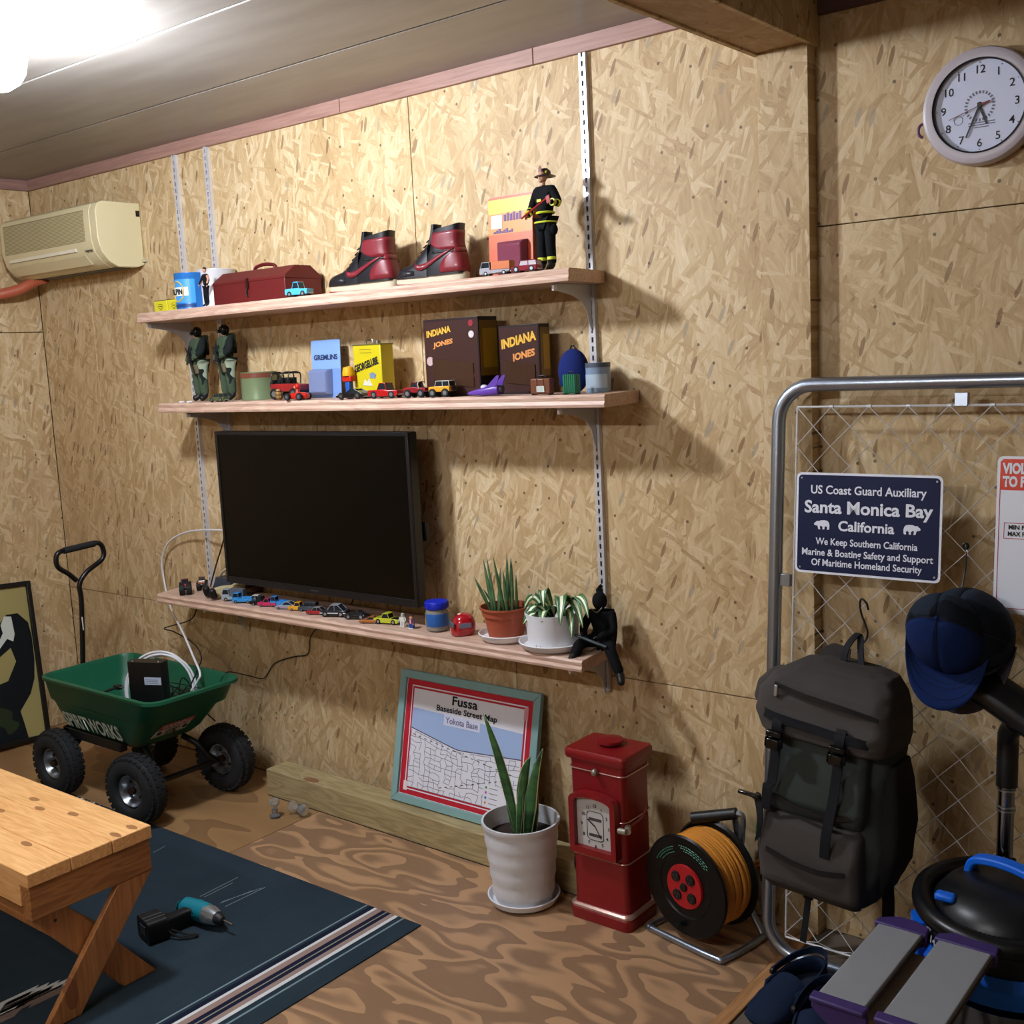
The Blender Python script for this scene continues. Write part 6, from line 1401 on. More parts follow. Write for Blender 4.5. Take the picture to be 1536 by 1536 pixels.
def sitting():
    p = at(905, 985, z=ZL + .0005); H = .285; x = 2.905; y = -.085
    J = dict(pelvis=(0, .03, .085), chest=(.0, -.01, .30), shL=(-.115, -.01, .325), shR=(.115, -.01, .325), elL=(-.17, -.07, .19), elR=(.16, -.08, .18), wrL=(-.10, -.19, .14), wrR=(.05, -.21, .15),
             hipL=(-.06, .0, .07), hipR=(.06, .0, .07), knL=(-.13, -.24, .09), knR=(.17, -.22, .05), anL=(-.15, -.36, -.03), anR=(.30, -.28, -.19), toL=(-.16, -.42, -.05), toR=(.33, -.34, -.26), hdL=(1, -.4, -.1), hdR=(-1, -.4, -.1))
    K = fabric('#121316', '#0c0d10', 500)
    t_ = doll('black-clad doll sitting on the right end of the lowest shelf with a dangling leg', (x, y, ZL + .006), math.radians(10), H, K, K, mt('#0d0e0f', .5), J, fat=1.5, hands='#141416')
    MB().ell((0, -.03 * H, .465 * H), (.072 * H, .078 * H, .092 * H), 16, 12).o('hooded_head', K, t_)
    MB().tube(catmull([(.0, -.0, .50 * H), (-.005, .0, .57 * H), (.003, .0, .61 * H)], 4), [.03 * H] * 5 + [.018 * H] * 4, 10).o('hood_tip', K, t_)
    MB().tube(catmull([(-.02, -.028, .115), (0, -.032, .105), (.015, -.028, .118)], 4), .0012, 6).o('neck_cord', mt('#8e8a80', .5), t_)
    MB().tube([(-.045, -.085, .052), (.045, -.075, .022)], .0045, 8).o('grey_weapon', mt('#3a444a', .4, .5), t_); MB().loft([[(x_, y_ + .03, z) for x_, y_ in rr(.024, .012, .008, 3)] for z in (.05, .10)]).o('back_pouch', K, t_)
sitting()
def lying():
    a = at(301, 897, z=ZL + .01); H = .27
    sand = fabric('#b9ac8a', '#a3926c', 300, camo=(('#8a6c4a', .60),), cs=130)
    J = dict(pelvis=(.54, .0, .065), chest=(.76, 0, .07), shL=(.79, -.10, .06), shR=(.79, .10, .06), elL=(.66, -.16, .05), elR=(.66, .16, .05), wrL=(.54, -.15, .05), wrR=(.54, .15, .05),
             hipL=(.50, -.05, .06), hipR=(.50, .05, .06), knL=(.28, -.09, .075), knR=(.27, .06, .09), anL=(.08, -.14, .055), anR=(.075, .04, .055), toL=(.05, -.19, .17), toR=(.045, .01, .18)); b = at(376, 884, z=ZL + .01)
    t_ = doll('doll in sand-coloured trousers lying on its back, black boots towards the viewer', (a.x, a.y + .012, ZL + .0005), math.atan2(b.y - a.y, b.x - a.x), H, mt('#5a3e2c', .8), sand, mt('#0d0d0e', .5), J, fat=1.4, bs=1.45)
    h = head_part(t_, (0, 0, 0), .045 * H); h.matrix_local = Matrix.Translation((.92 * H, 0, .055 * H)) @ Matrix.Rotation(PI / 2, 4, 'Y') @ Matrix.Rotation(-PI / 2, 4, 'Z')
lying()
def vest_man():
    x = at(309, 455, y=-.19).x; H = .135
    t_ = doll('small doll of a man in a black sleeveless vest before the blue can', (x, -.185, ZT + .0005), math.radians(-10), H, fabric('#14181c', '#0f1215', 600), fabric('#101216', '#0c0e11', 600), mt('#0e0f10', .5), stand(elL=(-.17, -.03, .66), wrL=(-.19, -.08, .56), elR=(.18, .0, .65), wrR=(.19, -.06, .52)), hands='#b07c62', fat=1.05)
    head_part(t_, (0, 0, .905 * H), .05 * H); MB().ell((0, .003 * H, .935 * H), (.047 * H, .052 * H, .045 * H), 14, 8, bot=-.1).o('hair', mt('#14100e', .6), t_)
    for s_ in (-1, 1): MB().tube([V(s_ * .13, 0, .76) * H, V(s_ * .175, -.01, .655) * H, V(s_ * .19, -.06, .56) * H], [.036 * H, .032 * H, .024 * H], 10).o('bare_arm', mt('#b07c62', .5), t_)
vest_man()

# ------------------------------------------------------------------ top shelf
def tin(name, label, px0, px1, y, H, D, z, col, lid='#8e8e90', n=32):
    a, b = at(px0, 450, y=y), at(px1, 450, y=y); r = (b.x - a.x) * .5 * .97
    t_ = T(name, label, 'tin can', ((a.x + b.x) / 2, y, z)); MB().lathe([(.001, 0), (r, 0), (r * 1.01, .002), (r, .004), (r, H - .004), (r * 1.015, H - .002), (r * 1.01, H), (r * .96, H), (r * .95, H - .004), (.001, H - .004)], n).o('can_body', mt(col, .35, .1, .05), t_)
    return t_, r
t1, r1 = tin('oil_can', 'blue and white round oil can at the left of the top shelf', 273, 302, -.135, .125, 0, ZT + .0005, '#2468b0')
def arcpatch(t_, r, a0, a1, z0, z1, col, nm, lab=None, n=12, off=.0006):
    ang = [math.radians(a0 + (a1 - a0) * k / n) for k in range(n + 1)]; rr_ = r + off
    MB().add([(rr_ * math.sin(a), -rr_ * math.cos(a), z) for z in (z0, z1) for a in ang], [(k, k + 1, k + n + 2, k + n + 1) for k in range(n)]).o(nm, mt(col, .4), t_, label=lab)
arcpatch(t1, r1, -60, 70, .022, .103, '#3c8ed0', 'label_field', 'lighter blue label field'); arcpatch(t1, r1, -40, 45, .046, .076, '#d8dcdc', 'label_band', off=.0012)
MB().tube([((r1 + .0014) * math.sin(.5 * math.cos(a)), -(r1 + .0014) * math.cos(.5 * math.cos(a)), .061 + .034 * math.sin(a)) for a in [2 * PI * k / 28 for k in range(28)]], .0022, 5, closed=True).o('yellow_ring', mt('#c8a848', .4), t1)
text('ILPIN', .018, INK, t1, TM(0, -(r1 + .0020), .052), w=.052, bold=.04)
arcpatch(t1, r1, -60, 70, .006, .018, '#153a70', 'label_strip', off=.0008)
MB().lathe([(.001, .115), (.016, .116), (.016, .124), (.001, .126)], 16).o('can_cap', mt('#1a4a80', .4), t1)
t2, r2 = tin('paint_can', 'white round can behind the doll in the black vest', 309, 346, -.060, .135, 0, ZT + .0005, '#c8c6c8')
arcpatch(t2, r2, -50, 10, .05, .11, '#b8a8b0', 'label_field'); arcpatch(t2, r2, -30, 0, .06, .10, '#6a2838', 'label_patch', 'dark red label patch', off=.0012)
def small_tin(px0, px1, label):
    a, b = at(px0, 455, y=-.17), at(px1, 455, y=-.17); W = b.x - a.x - .002
    t_ = T('small_tin', label, 'tin', ((a.x + b.x) / 2, -.165, ZT + .0005)); MB().box(-W / 2, W / 2, -.02, .02, 0, .038).o('tin_body', mt('#c9c02a', .4, .1, .05), t_, bev=.002)
    MB().box(-W / 2 + .001, W / 2 - .001, -.019, .019, .0345, .0395).o('tin_lid', mt('#2a2c1e', .4), t_)
    MB().tube([(.016 * math.cos(q), -.0205, .018 + .008 * math.sin(q)) for q in [2 * PI * k / 20 for k in range(20)]], .0008, 4, closed=True).o('printed_oval', mt('#3a3c20', .5), t_)
    MB().box(-.010, .010, -.0208, -.02, .0165, .0195).o('printed_line', mt('#3a3c20', .5), t_); MB().box(-.007, .007, -.0208, -.02, .005, .0068).o('printed_line', mt('#3a3c20', .5), t_)
small_tin(236, 256, 'small yellow tin at the very left end of the top shelf'); small_tin(256.5, 276, 'small yellow-green tin touching the blue can')
def toolbox():
    x0, x1 = at(323, 450, y=-.17).x, at(412, 440, y=-.17).x + .06; y0, y1 = -.175, -.02; W = x1 - x0; D = y1 - y0
    t_ = T('toolbox', 'dark red metal toolbox with a ridged lid and top handle', 'toolbox', ((x0 + x1) / 2, (y0 + y1) / 2, ZT + .0005)); RD = mt('#5a1618', .45, .1, .25, 20)
    MB().box(-W / 2, W / 2, -D / 2, D / 2, 0, .070).o('box_body', RD, t_, bev=.002)
    hx, hy = W / 2, D / 2; sec = [(-hy - .002, .066), (-hy - .002, .074), (-hy + .045, .108), (hy - .045, .108), (hy + .002, .074), (hy + .002, .066)]
    MB().prism(sec, -hx - .002, hx + .002, YZ).o('lid', RD, t_, bev=.002)
    MB().tube(catmull([(-.055, 0, .108), (-.045, 0, .120), (0, 0, .126), (.045, 0, .120), (.055, 0, .108)], 5), .006, 8).o('handle', RD, t_)
    MB().box(-.006, .006, -hy - .006, -hy - .001, .045, .078).o('hasp', mt('#3a1a18', .4, .5), t_); MB().tube([(0, -hy - .006, .045), (-.004, -hy - .008, .03), (0, -hy - .006, .02)], .003, 6).o('latch_ring', mt('#2a1614', .4, .5), t_)
    return t_
toolbox()
toy_car('sky blue toy pickup in front of the red toolbox', 'pickup', (at(447, 440, y=-.19).x, -.185, ZT + .0005), .085, .044, .036, 12, '#4aa6cc', wr=.009, extra=pick_bed)
def sneaker(px_toe, px_heel, label):
    y = -.115; xt, xh = at(px_toe, 420, y=y - .02).x, at(px_heel, 415, y=y).x; L = xh - xt
    t_ = T('high_top_sneaker', label, 'sneaker', (xt + L / 2, y, ZT + .0005), rz=math.radians(4), group='pair of worn sneakers'); s = L
    def ring(x, hw, z0, z1, n=20):  # a slice across the shoe
        return [(x, hw * math.cos(a), z0 + (z1 - z0) * (.5 + .5 * math.sin(a)) if True else 0) for a in [2 * PI * k / n for k in range(n)]]
    RD = mt('#6f1c26', .38, 0, .1, 20, coat=.15); BK = mt('#15151a', .35, 0, .15, 25, coat=.15); SOLE = mt('#b5ab94', .6, 0, .1, 20)
    out = [(-.5, .0), (-.495, .035), (-.47, .065), (-.40, .092), (-.28, .10), (-.1, .09), (.1, .084), (.3, .088), (.42, .078), (.48, .05), (.5, 0)]
    pl_ = [(x * s, -y_ * s * 1.1) for x, y_ in out] + [(x * s, y_ * s * 1.1) for x, y_ in out[::-1][1:-1]]
    MB().loft([[(x * k, y_ * k, z + toe * max(0, (-x / s - .3)) * .10 * s) for x, y_ in pl_] for z, k, toe in ((.0, .985, 1), (.004, 1.0, 1), (.030 * s / .3, 1.0, 1), (.034 * s / .3, .98, 1))]).o('midsole', SOLE, t_, ang=60)
    MB().loft([[(x * k, y_ * k, z + max(0, (-x / s - .3)) * .08 * s) for x, y_ in pl_] for z, k in ((-.0003, .97), (.003, 1.004), (.006, 1.004))]).o('outsole', mt('#7a2028', .6, 0, .1), t_, ang=60)
    # upper: a low rounded vamp running into a high ankle shaft, leather overlays following their surface
    u = s / .3
    VT = [(-.146, .010, .040), (-.140, .024, .052), (-.125, .034, .062), (-.10, .039, .068), (-.075, .039, .074), (-.05, .038, .088), (-.03, .037, .108), (-.012, .036, .128), (.004, .034, .146)]
    ST = [(.028, -.030, .145, .0375), (.055, -.026, .146, .0375), (.085, -.012, .139, .036), (.11, .004, .132, .034), (.135, .014, .128, .0335), (.16, .020, .131, .034), (.180, .022, .136, .0345)]
    def lerp_(tab, v):
        for p_, q_ in zip(tab, tab[1:]):
            if v <= q_[0]: f = max(0, (v - p_[0]) / (q_[0] - p_[0])); return [a_ + (b_ - a_) * f for a_, b_ in zip(p_, q_)]
        return list(tab[-1])
    sg = lambda c, e: math.copysign(abs(c) ** e, c)
    def shaft_pt(z, a, off=0.):
        _, xf, xb, hw = lerp_(ST, z); cx, hx = (xf + xb) / 2, (xb - xf) / 2; tilt = .010 * max(0, (z - .16) / .02)
        return V((cx + (hx + off) * sg(math.cos(a), .6)) * u, (hw + off) * sg(math.sin(a), .6) * u, z * u + tilt * u * sg(math.cos(a), 1) * (z > .16))
    def side_y(x, z):
        y1 = 0
        _, xf, xb, hw = lerp_(ST, z); cx, hx = (xf + xb) / 2, (xb - xf) / 2; X = abs((x - cx) / hx)
        if X < 1: y1 = hw * (1 - X ** 3.33) ** .3
        _, w2, zt = lerp_(VT, x); q = (z - .026) / (zt - .026)
        if x < .004 and 0 <= q < 1: sn = q ** 1.25; y1 = max(y1, w2 * math.sqrt(max(0, 1 - sn * sn)) ** .7)
        return y1
    MB().loft([[(x * u, hw * sg(math.cos(a), .7) * u, (.026 + (zt - .026) * max(0, math.sin(a)) ** .8) * u) for a in [2 * PI * k / 28 for k in range(28)]] for x, hw, zt in VT]).o('vamp', BK, t_, ang=80)
    MB().loft([[shaft_pt(z, 2 * PI * k / 36) for k in range(36)] for z in (.028, .04, .055, .07, .085, .1, .11, .122, .135, .148, .16, .170, .180)]).o('ankle_shaft', BK, t_, ang=70)
    MB().loft([[V(p.x * 1, p.y * .86, p.z + .0006) for p in [shaft_pt(.180, 2 * PI * k / 36, -.004) for k in range(36)]], [V(p.x, p.y * .86, p.z + .0012) for p in [shaft_pt(.180, 2 * PI * k / 36, -.004) for k in range(36)]]]).o('opening', mt('#060606', .9), t_)
    def shell(nm, rows, th, mt_, lab=None):   # rows: (z, x of the front edge) wrapped round the heel
        vs, fs, n = [], [], 22
        for z, xm in rows:
            _, xf, xb, hw = lerp_(ST, z); cx, hx = (xf + xb) / 2, (xb - xf) / 2; v_ = max(-.999, min(.999, (xm - cx) / hx)); ph = math.acos(math.copysign(abs(v_) ** (1 / .6), v_))
            vs += [shaft_pt(z, -ph + 2 * ph * k / n, th) for k in range(n + 1)]
        for r_ in range(len(rows) - 1):
            for k in range(n): i_ = r_ * (n + 1) + k; fs.append((i_, i_ + 1, i_ + n + 2, i_ + n + 1))
        return MB().add(vs, fs).o(nm, mt_, t_, label=lab, solid=.0016 * u, ang=70)
    shell('ankle_collar', [(.108, .070), (.118, .040), (.13, .022), (.145, .020), (.158, .024), (.166, .040)], .0012, RD, 'dark red ankle panel')
    shell('heel_counter', [(.034, .062), (.05, .060), (.065, .066), (.08, .080), (.092, .100), (.098, .115)], .0014, RD)
    shell('heel_strip', [(.096, .116), (.104, .118), (.112, .120)], .0022, RD)
    shell('seam_band', [(.098, .03), (.106, .03)], .0008, mt('#0c0c0e', .5), None)
    for sd in (-1, 1):
        up = [(-.048, .078), (-.040, .068), (-.02, .066), (.0, .070), (.03, .081), (.06, .093), (.09, .103), (.118, .112)]; dn = [(-.046, .060), (-.038, .050), (-.02, .047), (.0, .052), (.03, .066), (.06, .081), (.09, .095), (.118, .108)]
        vs = [V(x * u, sd * (side_y(x, z) + .0030) * u, z * u) for x, z in up + dn]; n = len(up)
        MB().add(vs, [(k, k + 1, n + k + 1, n + k) for k in range(n - 1)]).o('swoosh_emblem', RD, t_, label='curved red side emblem', solid=.0016 * u, ang=80)
        up = [(-.132, .050), (-.11, .054), (-.08, .052), (-.05, .048)]; dn = [(-.132, .036), (-.11, .034), (-.08, .033), (-.05, .033)]
        vs = [V(x * u, sd * (side_y(x, z) + .0008) * u, z * u) for x, z in up + dn]; n = 4
        MB().add(vs, [(k, k + 1, n + k + 1, n + k) for k in range(n - 1)]).o('toe_overlay', mt('#1c1b20', .4), t_, solid=.0012 * u, ang=80)
        m = MB()
    for k in range(7):
        q = k / 6; x = (-.070 + .082 * q) * u; z = (lerp_(VT, -.070 + .082 * min(q, .9))[2] + .006 * q) * u; m.tube([(x, -.020 * u, z - .006 * u), (x - .004, 0, z + .004 * u), (x, .020 * u, z - .006 * u)], .0024 * u, 6)
    m.o('lace', mt('#0c0c0e', .8), t_)
    MB().loft([[(x * u, y_ * u, z * u) for x, y_ in rr(.008, .022, .006, 4, cx)] for z, cx in ((.13, .008), (.16, .020), (.195, .028))]).o('tongue', BK, t_)
    return t_
sneaker(493, 594, 'left worn black and red high-top sneaker, toe towards the toolbox'); sneaker(594, 700, 'right worn black and red high-top sneaker, nearer the firefighter doll')
def blister(px0, px1, py0, py1, y, z, label, base, cols, word, wc, wz, wh, bub, name='blister_pack', wfrac=.7, lean=0.04):
    a, b = at(px0, py1, y=y), at(px1, py1, y=y); W = b.x - a.x; H = at(px0, py0, y=y).z - z
    t_ = T(name, label, 'toy package', ((a.x + b.x) / 2, y, z)); t_.rotation_euler = (-lean, 0, 0)
    MB().prism([(x, yy + H / 2) for x, yy in rr(W / 2, H / 2, .008, 4)], -.0008, .0008, XZ).o('card', mt(base, .4, 0, .03), t_)
    for z0, z1, c in cols: MB().box(-W / 2 + .001, W / 2 - .001, -.0012, -.0007, z0 * H, z1 * H).o('card_band', mt(c, .4, 0, .05), t_)
    if word: text(word, wh, mt(wc, .4), t_, TM(0, -.0016, wz * H), w=wfrac * W, bold=.03)
    bx0, bx1, bz0, bz1, c = bub
    MB().loft([[(x * W + (bx0 + bx1) / 2 * W * 0, yv, z_ * H) for x, z_ in ((bx0 + i, bz0 + i), (bx1 - i, bz0 + i), (bx1 - i, bz1 - i), (bx0 + i, bz1 - i))] for yv, i in ((-.001, 0), (-.022, .02), (-.030, .06))]).o('blister', mt(c, .08, 0, .1, trans=.35), t_, bev=.002, label='clear plastic bubble')
    return t_, W, H
bt, W_, H_ = blister(734, 800, 297, 398, -.045, ZT + .0005, 'yellow and orange carded toy package behind the firefighter doll', '#c0502c', ((.80, .97, '#cdb83a'), (.55, .80, '#c98238'), (.38, .55, '#b8582e')), None, '', 0, 0, (-.22, .40, .03, .46, '#8a4a5c'))
MB().box(-W_ * .43, -W_ * .18, -.0022, -.0014, .62 * H_, .78 * H_).o('price_label', mt('#c4ccda', .5), bt, label='pale square price label')
PUR = mt('#5b3a70', .5)
for k in range(6): MB().box(-W_ * .14 + k * .011, -W_ * .14 + k * .011 + .008, -.0022, -.0013, .70 * H_, (.74 + .02 * (k % 2) + .04) * H_).o('title_print', PUR, bt)
for k in range(8): MB().box(-W_ * .38 + k * .009, -W_ * .38 + k * .009 + .007, -.0022, -.0013, .56 * H_, (.585 + .015 * (k % 3)) * H_).o('title_print', PUR, bt)
toy_car('grey and orange toy truck beside the dark red car on the top shelf', 'cabover', (at(746, 408, y=-.19).x, -.19, ZT + .0005), .095, .036, .030, 8, '#9a98a0', extra=bed_box('#a85c34'))
toy_car('dark red toy car at the feet of the firefighter doll', 'suv', (at(790, 402, y=-.19).x, -.190, ZT + .0005), .078, .030, .034, 8, '#7c1424', glass='#c0b8c0', wr=.0085)

# ------------------------------------------------------------------ middle shelf
zm = ZM + .0005
def M_(px, y): return (at(px, 592, y=y).x, y, zm)
toy_car('olive camouflage toy patrol car before the soldier dolls', 'suv', M_(328, -.195), .066, .028, .030, 10, '#4a5232', wr=.0075)
tb, rb = tin('rusty_tin', 'rusty green round tin behind the small toys of the middle shelf', 361, 397, -.07, .095, 0, zm, '#6b7a5a'); arcpatch(tb, rb, -90, 90, .075, .092, '#6a3a2a', 'rust_band', 'rust-brown band at the rim')
def jeep():
    t_ = T('toy_jeep', 'large open-topped red and black toy off-roader on the middle shelf', 'toy car', M_(437, -.10), rz=math.radians(188)); L, W = .125, .060
    RD = mt('#8c1e20', .3, 0, .08, coat=.3)
    MB().prism([(-.5 * L, .026), (-.5 * L, .048), (-.16 * L, .052), (.5 * L, .052), (.5 * L, .026)], -W / 2, W / 2, XZ).o('body', RD, t_, bev=.002)
    MB().box(-.10 * L, .46 * L, -W * .42, W * .42, .048, .0535).o('tub_interior', BLACK, t_)
    m = MB()
    for x in (-.16 * L, .08 * L, .44 * L): m.tube(catmull([(x, -W * .46, .052), (x, -W * .44, .086), (x, W * .44, .086), (x, W * .46, .052)], 3), .0024, 6)
    for s_ in (-1, 1): m.cyl((-.16 * L, s_ * W * .44, .086), (.44 * L, s_ * W * .44, .086), .0024, n=6)
    m.o('roll_cage', BLACK, t_)
    for x in (-.02 * L, .24 * L):
        for s_ in (-1, 1): MB().box(x - .007, x + .007, s_ * .014 - .009, s_ * .014 + .009, .052, .072).o('seat', BLACK, t_, bev=.002)
    for x in (-.34 * L, .33 * L):
        for s_ in (-1, 1): wheel_part(t_, x, s_ * W * .52, .019, .016, STEEL)
    MB().lathe([(.0003, .505 * L), (.018, .505 * L), (.018, .60 * L), (.0003, .60 * L)], 20, (0, 0, .048), 'x').o('spare_wheel', TW_, t_); MB().lathe([(.0003, .6 * L), (.009, .6 * L), (.008, .615 * L), (.0003, .615 * L)], 14, (0, 0, .048), 'x').o('spare_hub', STEEL, t_)
    MB().box(-.54 * L, -.49 * L, -W * .5, W * .5, .022, .030).o('front_bumper', BLACK, t_)
jeep()
def kart():
    t_ = T('toy_kart', 'red toy go-kart with grey wheels and a small driver on the middle shelf', 'toy car', M_(447, -.19), rz=math.radians(12)); L = .080; RD = mt('#b82018', .2, 0, .05, coat=.5)
    MB().loft([[(x, yy, z) for yy, z in rr(a, b, b * .9, 5, 0, .013)] for x, a, b in ((-.5 * L, .006, .003), (-.45 * L, .014, .007), (-.2 * L, .020, .010), (.2 * L, .021, .012), (.45 * L, .014, .009), (.5 * L, .008, .004))]).o('kart_body', RD, t_, ang=80)
    for x in (-.30 * L, .28 * L):
        for s_ in (-1, 1): wheel_part(t_, x, s_ * .024, .0115, .010, mt('#4c5258', .5))
    MB().tube([(0, 0, .02), (.0, 0, .036)], [.009, .006], 10).o('driver_torso', mt('#a02a28', .4), t_); MB().ell((0, 0, .043), .010, 14, 10).o('driver_helmet', mt('#b82018', .3), t_); MB().ell((-.005, -.003, .041), (.0065, .007, .006), 10, 8).o('driver_face', mt('#c08a6a', .5), t_)
    MB().tube([(-.012, 0, .022), (-.016, 0, .03)], .0015, 6).o('steering_post', BLACK, t_)
kart()
blister(470, 513, 511, 596, -.05, zm, 'light blue carded toy package with dark lettering', '#7fa2d8', ((.0, .50, '#6f8fc6'),), 'GREMLINS', '#1c2850', .66, .016, (-.46, .22, .04, .50, '#8a98c0'), wfrac=.82)
def lube():
    a, b = at(535, 590, y=-.125), at(587, 590, y=-.125); W = (b.x - a.x) * .80; D = .055; H = at(560, 516, y=-.12).z - zm
    t_ = T('yellow_oil_tin', 'tall yellow rectangular oil tin with slanted black lettering', 'oil tin', ((a.x + b.x) / 2 - .012, -.105, zm)); Y = mt('#c8b81e', .3, .1, .05)
    MB().box(-W / 2, W / 2, -D / 2, D / 2, 0, H).o('tin_body', Y, t_, bev=.003); MB().box(-W / 2 - .001, W / 2 + .001, -D / 2 - .001, D / 2 + .001, H - .003, H + .001).o('top_rim', mt('#8e8a50', .3, .7), t_)
    MB().box(-W / 2 - .0006, W / 2 + .0006, -D / 2 - .0006, D / 2 + .0006, .0, .022).o('base_band', mt('#1c1e3a', .4), t_, label='dark blue band at the bottom')
    text('GEORGELUBE', .021, INK, t_, TM(-.002, -D / 2 - .0012, H * .56, rot=math.radians(14)), w=W * .88, bold=.04)
    MB().prism([(.010, .060), (.030, .058), (.036, .070), (.022, .078), (.008, .074)], .0, .001, Matrix.Translation((0, -D / 2 - .0002, 0)) @ XZ).o('printed_shape', mt('#6c7c98', .5), t_)
    MB().prism([(-.024, .038), (.018, .036), (.004, .060), (-.006, .048), (-.014, .058)], .0, .001, Matrix.Translation((0, -D / 2 - .0002, 0)) @ XZ).o('printed_shape', mt('#c8c4b4', .5), t_)
    for k in range(2): MB().box(-.030, .020, -D / 2 - .0010, -D / 2, H * .90 - k * .010, H * .91 - k * .010).o('printed_line', mt('#7a7020', .5), t_)
    text('Oil Lubricant', .006, mt('#c8c8c8', .5), t_, TM(-.005, -D / 2 - .0016, .009), w=.045) if False else None
    m = MB().tube(catmull([(-.028, 0, H), (-.026, 0, H + .012), (.0, 0, H + .014), (.004, 0, H)], 4), .003, 8); m.o('tin_handle', CHROME, t_); MB().lathe([(.001, H), (.010, H), (.010, H + .010), (.001, H + .011)], 16, (.024, 0, 0)).o('spout_cap', CHROME, t_)
lube()
def stack_toy():
    t_ = T('candy_dispenser', 'blue, red and yellow toy block stack left of the yellow oil tin', 'toy', M_(525, -.15))
    MB().box(-.009, .009, -.009, .009, 0, .052).o('stem', mt('#1e50a8', .35), t_, bev=.002); MB().box(-.020, .020, -.012, .012, .052, .070).o('red_slab', mt('#b42018', .3), t_, bev=.003)
    MB().lathe([(.001, .070), (.019, .070), (.020, .078), (.016, .096), (.001, .100)], 20).o('yellow_cup', mt('#d8a018', .35), t_)
stack_toy()
G2 = None
toy_car('black toy muscle car with silver wheels on the middle shelf', 'coupe', M_(530, -.19), .105, .030, .044, 8, '#101113', wr=.0105, hub=CHROME)
toy_car('bright red toy pickup truck in the middle of the middle shelf', 'pickup', M_(580, -.185), .108, .044, .044, 8, '#a8161a', wr=.0115, extra=pick_bed)
toy_car('dark red toy off-roader with white roll bar', 'pickup', M_(627, -.19), .078, .034, .038, 8, '#861c24', wr=.0125, lift=.010, extra=roll_bar)
toy_car('yellow and white toy off-roader with a spare wheel at the back', 'suv', M_(664, -.19), .072, .036, .038, 8, '#d0982a', roof='#d4d2cc', wr=.0125, lift=.010, extra=spare('#111'))
def carton(px0, px1, px2, py0, y, D, label, words, seal):
    x0, x1 = at(px0, 590, y=y).x, at(px1, 590, y=y).x; W = x1 - x0; H = at(px0, py0, y=y).z - zm
    t_ = T('toy_carton', label, 'toy package', ((x0 + x1) / 2, y + D / 2, zm)); B = mt('#24161a', .35, 0, .1)
    MB().box(-W / 2, W / 2, -D / 2, D / 2, 0, H).o('carton', B, t_, bev=.001)
    MB().box(-W / 2 + .003, W / 2 - .003, -D / 2 - .0008, -D / 2, H * .03, H * .97).o('front_print', mt('#3a2422', .3, 0, .2, 12), t_)
    for k, (c, z0, z1) in enumerate((('#7a5a1c', .25, .95), ('#a8841e', .35, .85))): MB().box(W / 2, W / 2 + .0008 + .0004 * k, -D / 2 + .006 + k * .012, D / 2 - .004, H * z0, H * z1).o('side_print', mt(c, .3, 0, .15, 10), t_, label='yellow-brown side print')
    LT = mt('#d08a4a', .4); gr = mt('#d8a83c', .4)
    for i, (wd, x, z, h_, w_, rot) in enumerate(words): text(wd, h_, gr if i % 2 == 0 else LT, t_, TM(x * W, -D / 2 - .0014, z * H, rot=math.radians(rot)), w=w_ * W, bold=.045, shear=.15)
    if seal:
        for x, z, r, c in seal: MB().lathe([(.0003, -D / 2 - .0022), (r, -D / 2 - .0022), (r, -D / 2 - .0005), (.0003, -D / 2 - .0005)][::-1], 20, (x * W, 0, z * H), 'y').o('round_seal', mt(c, .4), t_)
    MB().loft([[(x * W, yv, z_ * H) for x, z_ in ((-.36 + i, .16 + i), (.40 - i, .10 + i), (.40 - i, .42 - i), (-.36 + i, .50 - i))] for yv, i in ((-D / 2 - .001, 0), (-D / 2 - .004, .01))]).o('window_film', mt('#3e2a20', .08, 0, .4, 10), t_, label='shiny brown window of the box')
    return t_
carton(641, 722, 750, 480, -.145, .085, 'dark brown toy carton with round seals behind the yellow off-roader', (('INDIANA', -.22, .80, .017, .46, 8), ('JONES', -.14, .66, .013, .38, 8)), ((.38, .92, .009, '#8c2030'), (.38, .78, .010, '#c8c0c4'), (-.40, .46, .013, '#b8a0a0'), (.32, .26, .017, '#a83028')))
carton(752, 820, 830, 482, -.095, .06, 'dark toy carton with large golden lettering under the glass dome side', (('INDIANA', -.12, .76, .026, .62, 10), ('JONES', .02, .58, .020, .42, 10)), ((-.22, .44, .009, '#7a5a30'),)) if False else None
t9 = carton(752, 812, 830, 489, -.10, .05, 'dark toy carton with large golden slanted lettering, right of the other carton', (('INDIANA', .0, .72, .024, .88, 10), ('JONES', .12, .52, .018, .60, 10)), ((-.30, .40, .009, '#7a5a30'),))
def space_toy():
    t_ = T('toy_spaceship', 'purple toy rocket ship with twin tail fins on the middle shelf', 'toy', M_(727, -.19), rz=math.radians(8)); P = mt('#5e3c9a', .35, 0, .06)
    MB().loft([[(x, yy, z) for yy, z in rr(a, b, b * .8, 4, 0, .012 + dz)] for x, a, b, dz in ((-.054, .003, .002, -.004), (-.03, .013, .007, -.002), (.0, .019, .011, 0), (.04, .022, .014, .004), (.052, .020, .013, .004))]).o('hull', P, t_, ang=50)
    for s_ in (-1, 1): MB().prism([(.015, .024), (.050, .028), (.060, .056), (.052, .056)], s_ * .017 - .0012, s_ * .017 + .0012, XZ).o('tail_fin', P, t_)
    MB().ell((.0, 0, .024), (.012, .008, .008), 12, 8).o('canopy', mt('#b8b4c8', .15), t_); MB().lathe([(.0003, .052), (.011, .052), (.009, .060), (.0003, .060)], 16, (0, 0, .018), 'x').o('engine', mt('#585468', .4, .5), t_)
space_toy()
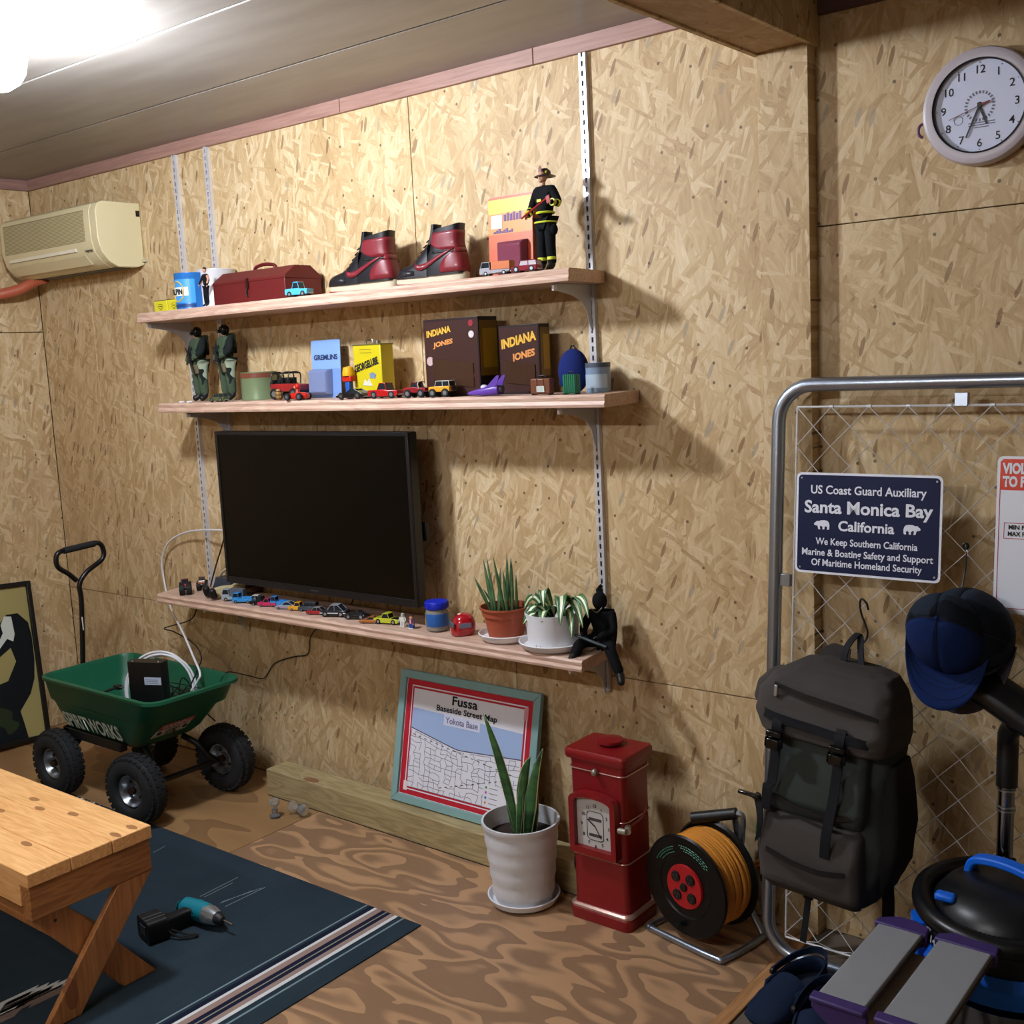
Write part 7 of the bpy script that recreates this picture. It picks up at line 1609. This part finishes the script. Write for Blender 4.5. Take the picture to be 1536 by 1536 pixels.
def small_case(px, label, c, W, H, ribs, D=.024):
    t_ = T('toy_suitcase', label, 'toy suitcase', M_(px, -.19), rz=math.radians(6)); m_ = mt(c, .4, 0, .1)
    MB().box(-W / 2, W / 2, -D / 2, D / 2, .002, H).o('shell', m_, t_, bev=.004)
    for k in range(ribs): x = -W / 2 + W * (k + 1) / (ribs + 1); MB().box(x - .0015, x + .0015, -D / 2 - .0015, D / 2 + .0015, .003, H - .001).o('rib', m_, t_, bev=.0006)
    MB().tube(catmull([(-W * .18, 0, H), (-W * .15, 0, H + .006), (W * .15, 0, H + .006), (W * .18, 0, H)], 4), .0015, 6).o('handle', BLACK, t_)
    for s_ in (-1, 1): MB().box(s_ * W * .4 - .002, s_ * W * .4 + .002, -D / 2, D / 2, 0, .003).o('foot', BLACK, t_)
    return t_
sc_ = small_case(814, 'small brown toy trunk with a pale sticker on the middle shelf', '#6b3d26', .062, .044, 2); MB().box(-.010, .014, -.0145, -.012, .008, .024).o('sticker', mt('#b8c0b8', .5), sc_)
small_case(858, 'small green ribbed toy suitcase right of the brown trunk', '#1c6a4c', .042, .052, 6)
def round_bag():
    t_ = T('toy_rucksack', 'round dark blue toy rucksack behind the green toy suitcase', 'toy bag', M_(862, -.10)); m_ = fabric('#1c2a6a', '#141e50', 500)
    MB().ell((0, 0, .058), (.046, .034, .060), 20, 14, bot=-.96).o('bag_body', m_, t_); MB().loft([[(x, y - .030, z) for x, y in rr(.024, .008, .006, 3)] for z in (.02, .055)]).o('front_pocket', m_, t_, bev=.003)
    MB().tube(catmull([(-.01, 0, .115), (0, 0, .128), (.012, 0, .115)], 4), .002, 6).o('loop', BLACK, t_)
round_bag()
tj, rj = tin('plastic_tub', 'pale blue-grey plastic tub at the right end of the middle shelf', 877, 909, -.10, .068, 0, zm, '#8094ac'); arcpatch(tj, rj, -70, 80, .012, .048, '#a8b8c8', 'label_field'); MB().lathe([(.001, .066), (rj * 1.03, .066), (rj * 1.03, .078), (.001, .079)], 24).o('lid', mt('#4a5260', .4), tj)
for k, px in enumerate((272, 283)):
    MB().box(-.008, .008, -.006, .006, 0, .005).o('chip', WHITE, T('white_chip', ('small white plastic chip at the left end of the middle shelf, outer one', 'small white plastic chip beside the soldier boots')[k], 'plastic chip', M_(px, -.19)), bev=.001)
def spring_toy():
    t_ = T('toy_barrel', 'small brown wooden toy barrel left of the kart', 'toy', M_(418, -.18)); MB().lathe([(.001, 0), (.008, 0), (.011, .012), (.011, .024), (.008, .036), (.001, .036)], 18).o('barrel_body', wood('#a07a3c', '#6a4a22', 'z'), t_)
    for z in (.006, .018, .030): MB().lathe([(.009, z - .001), (.0118, z - .001), (.0118, z + .001), (.009, z + .001)], 18).o('hoop', BLACK, t_)
spring_toy()
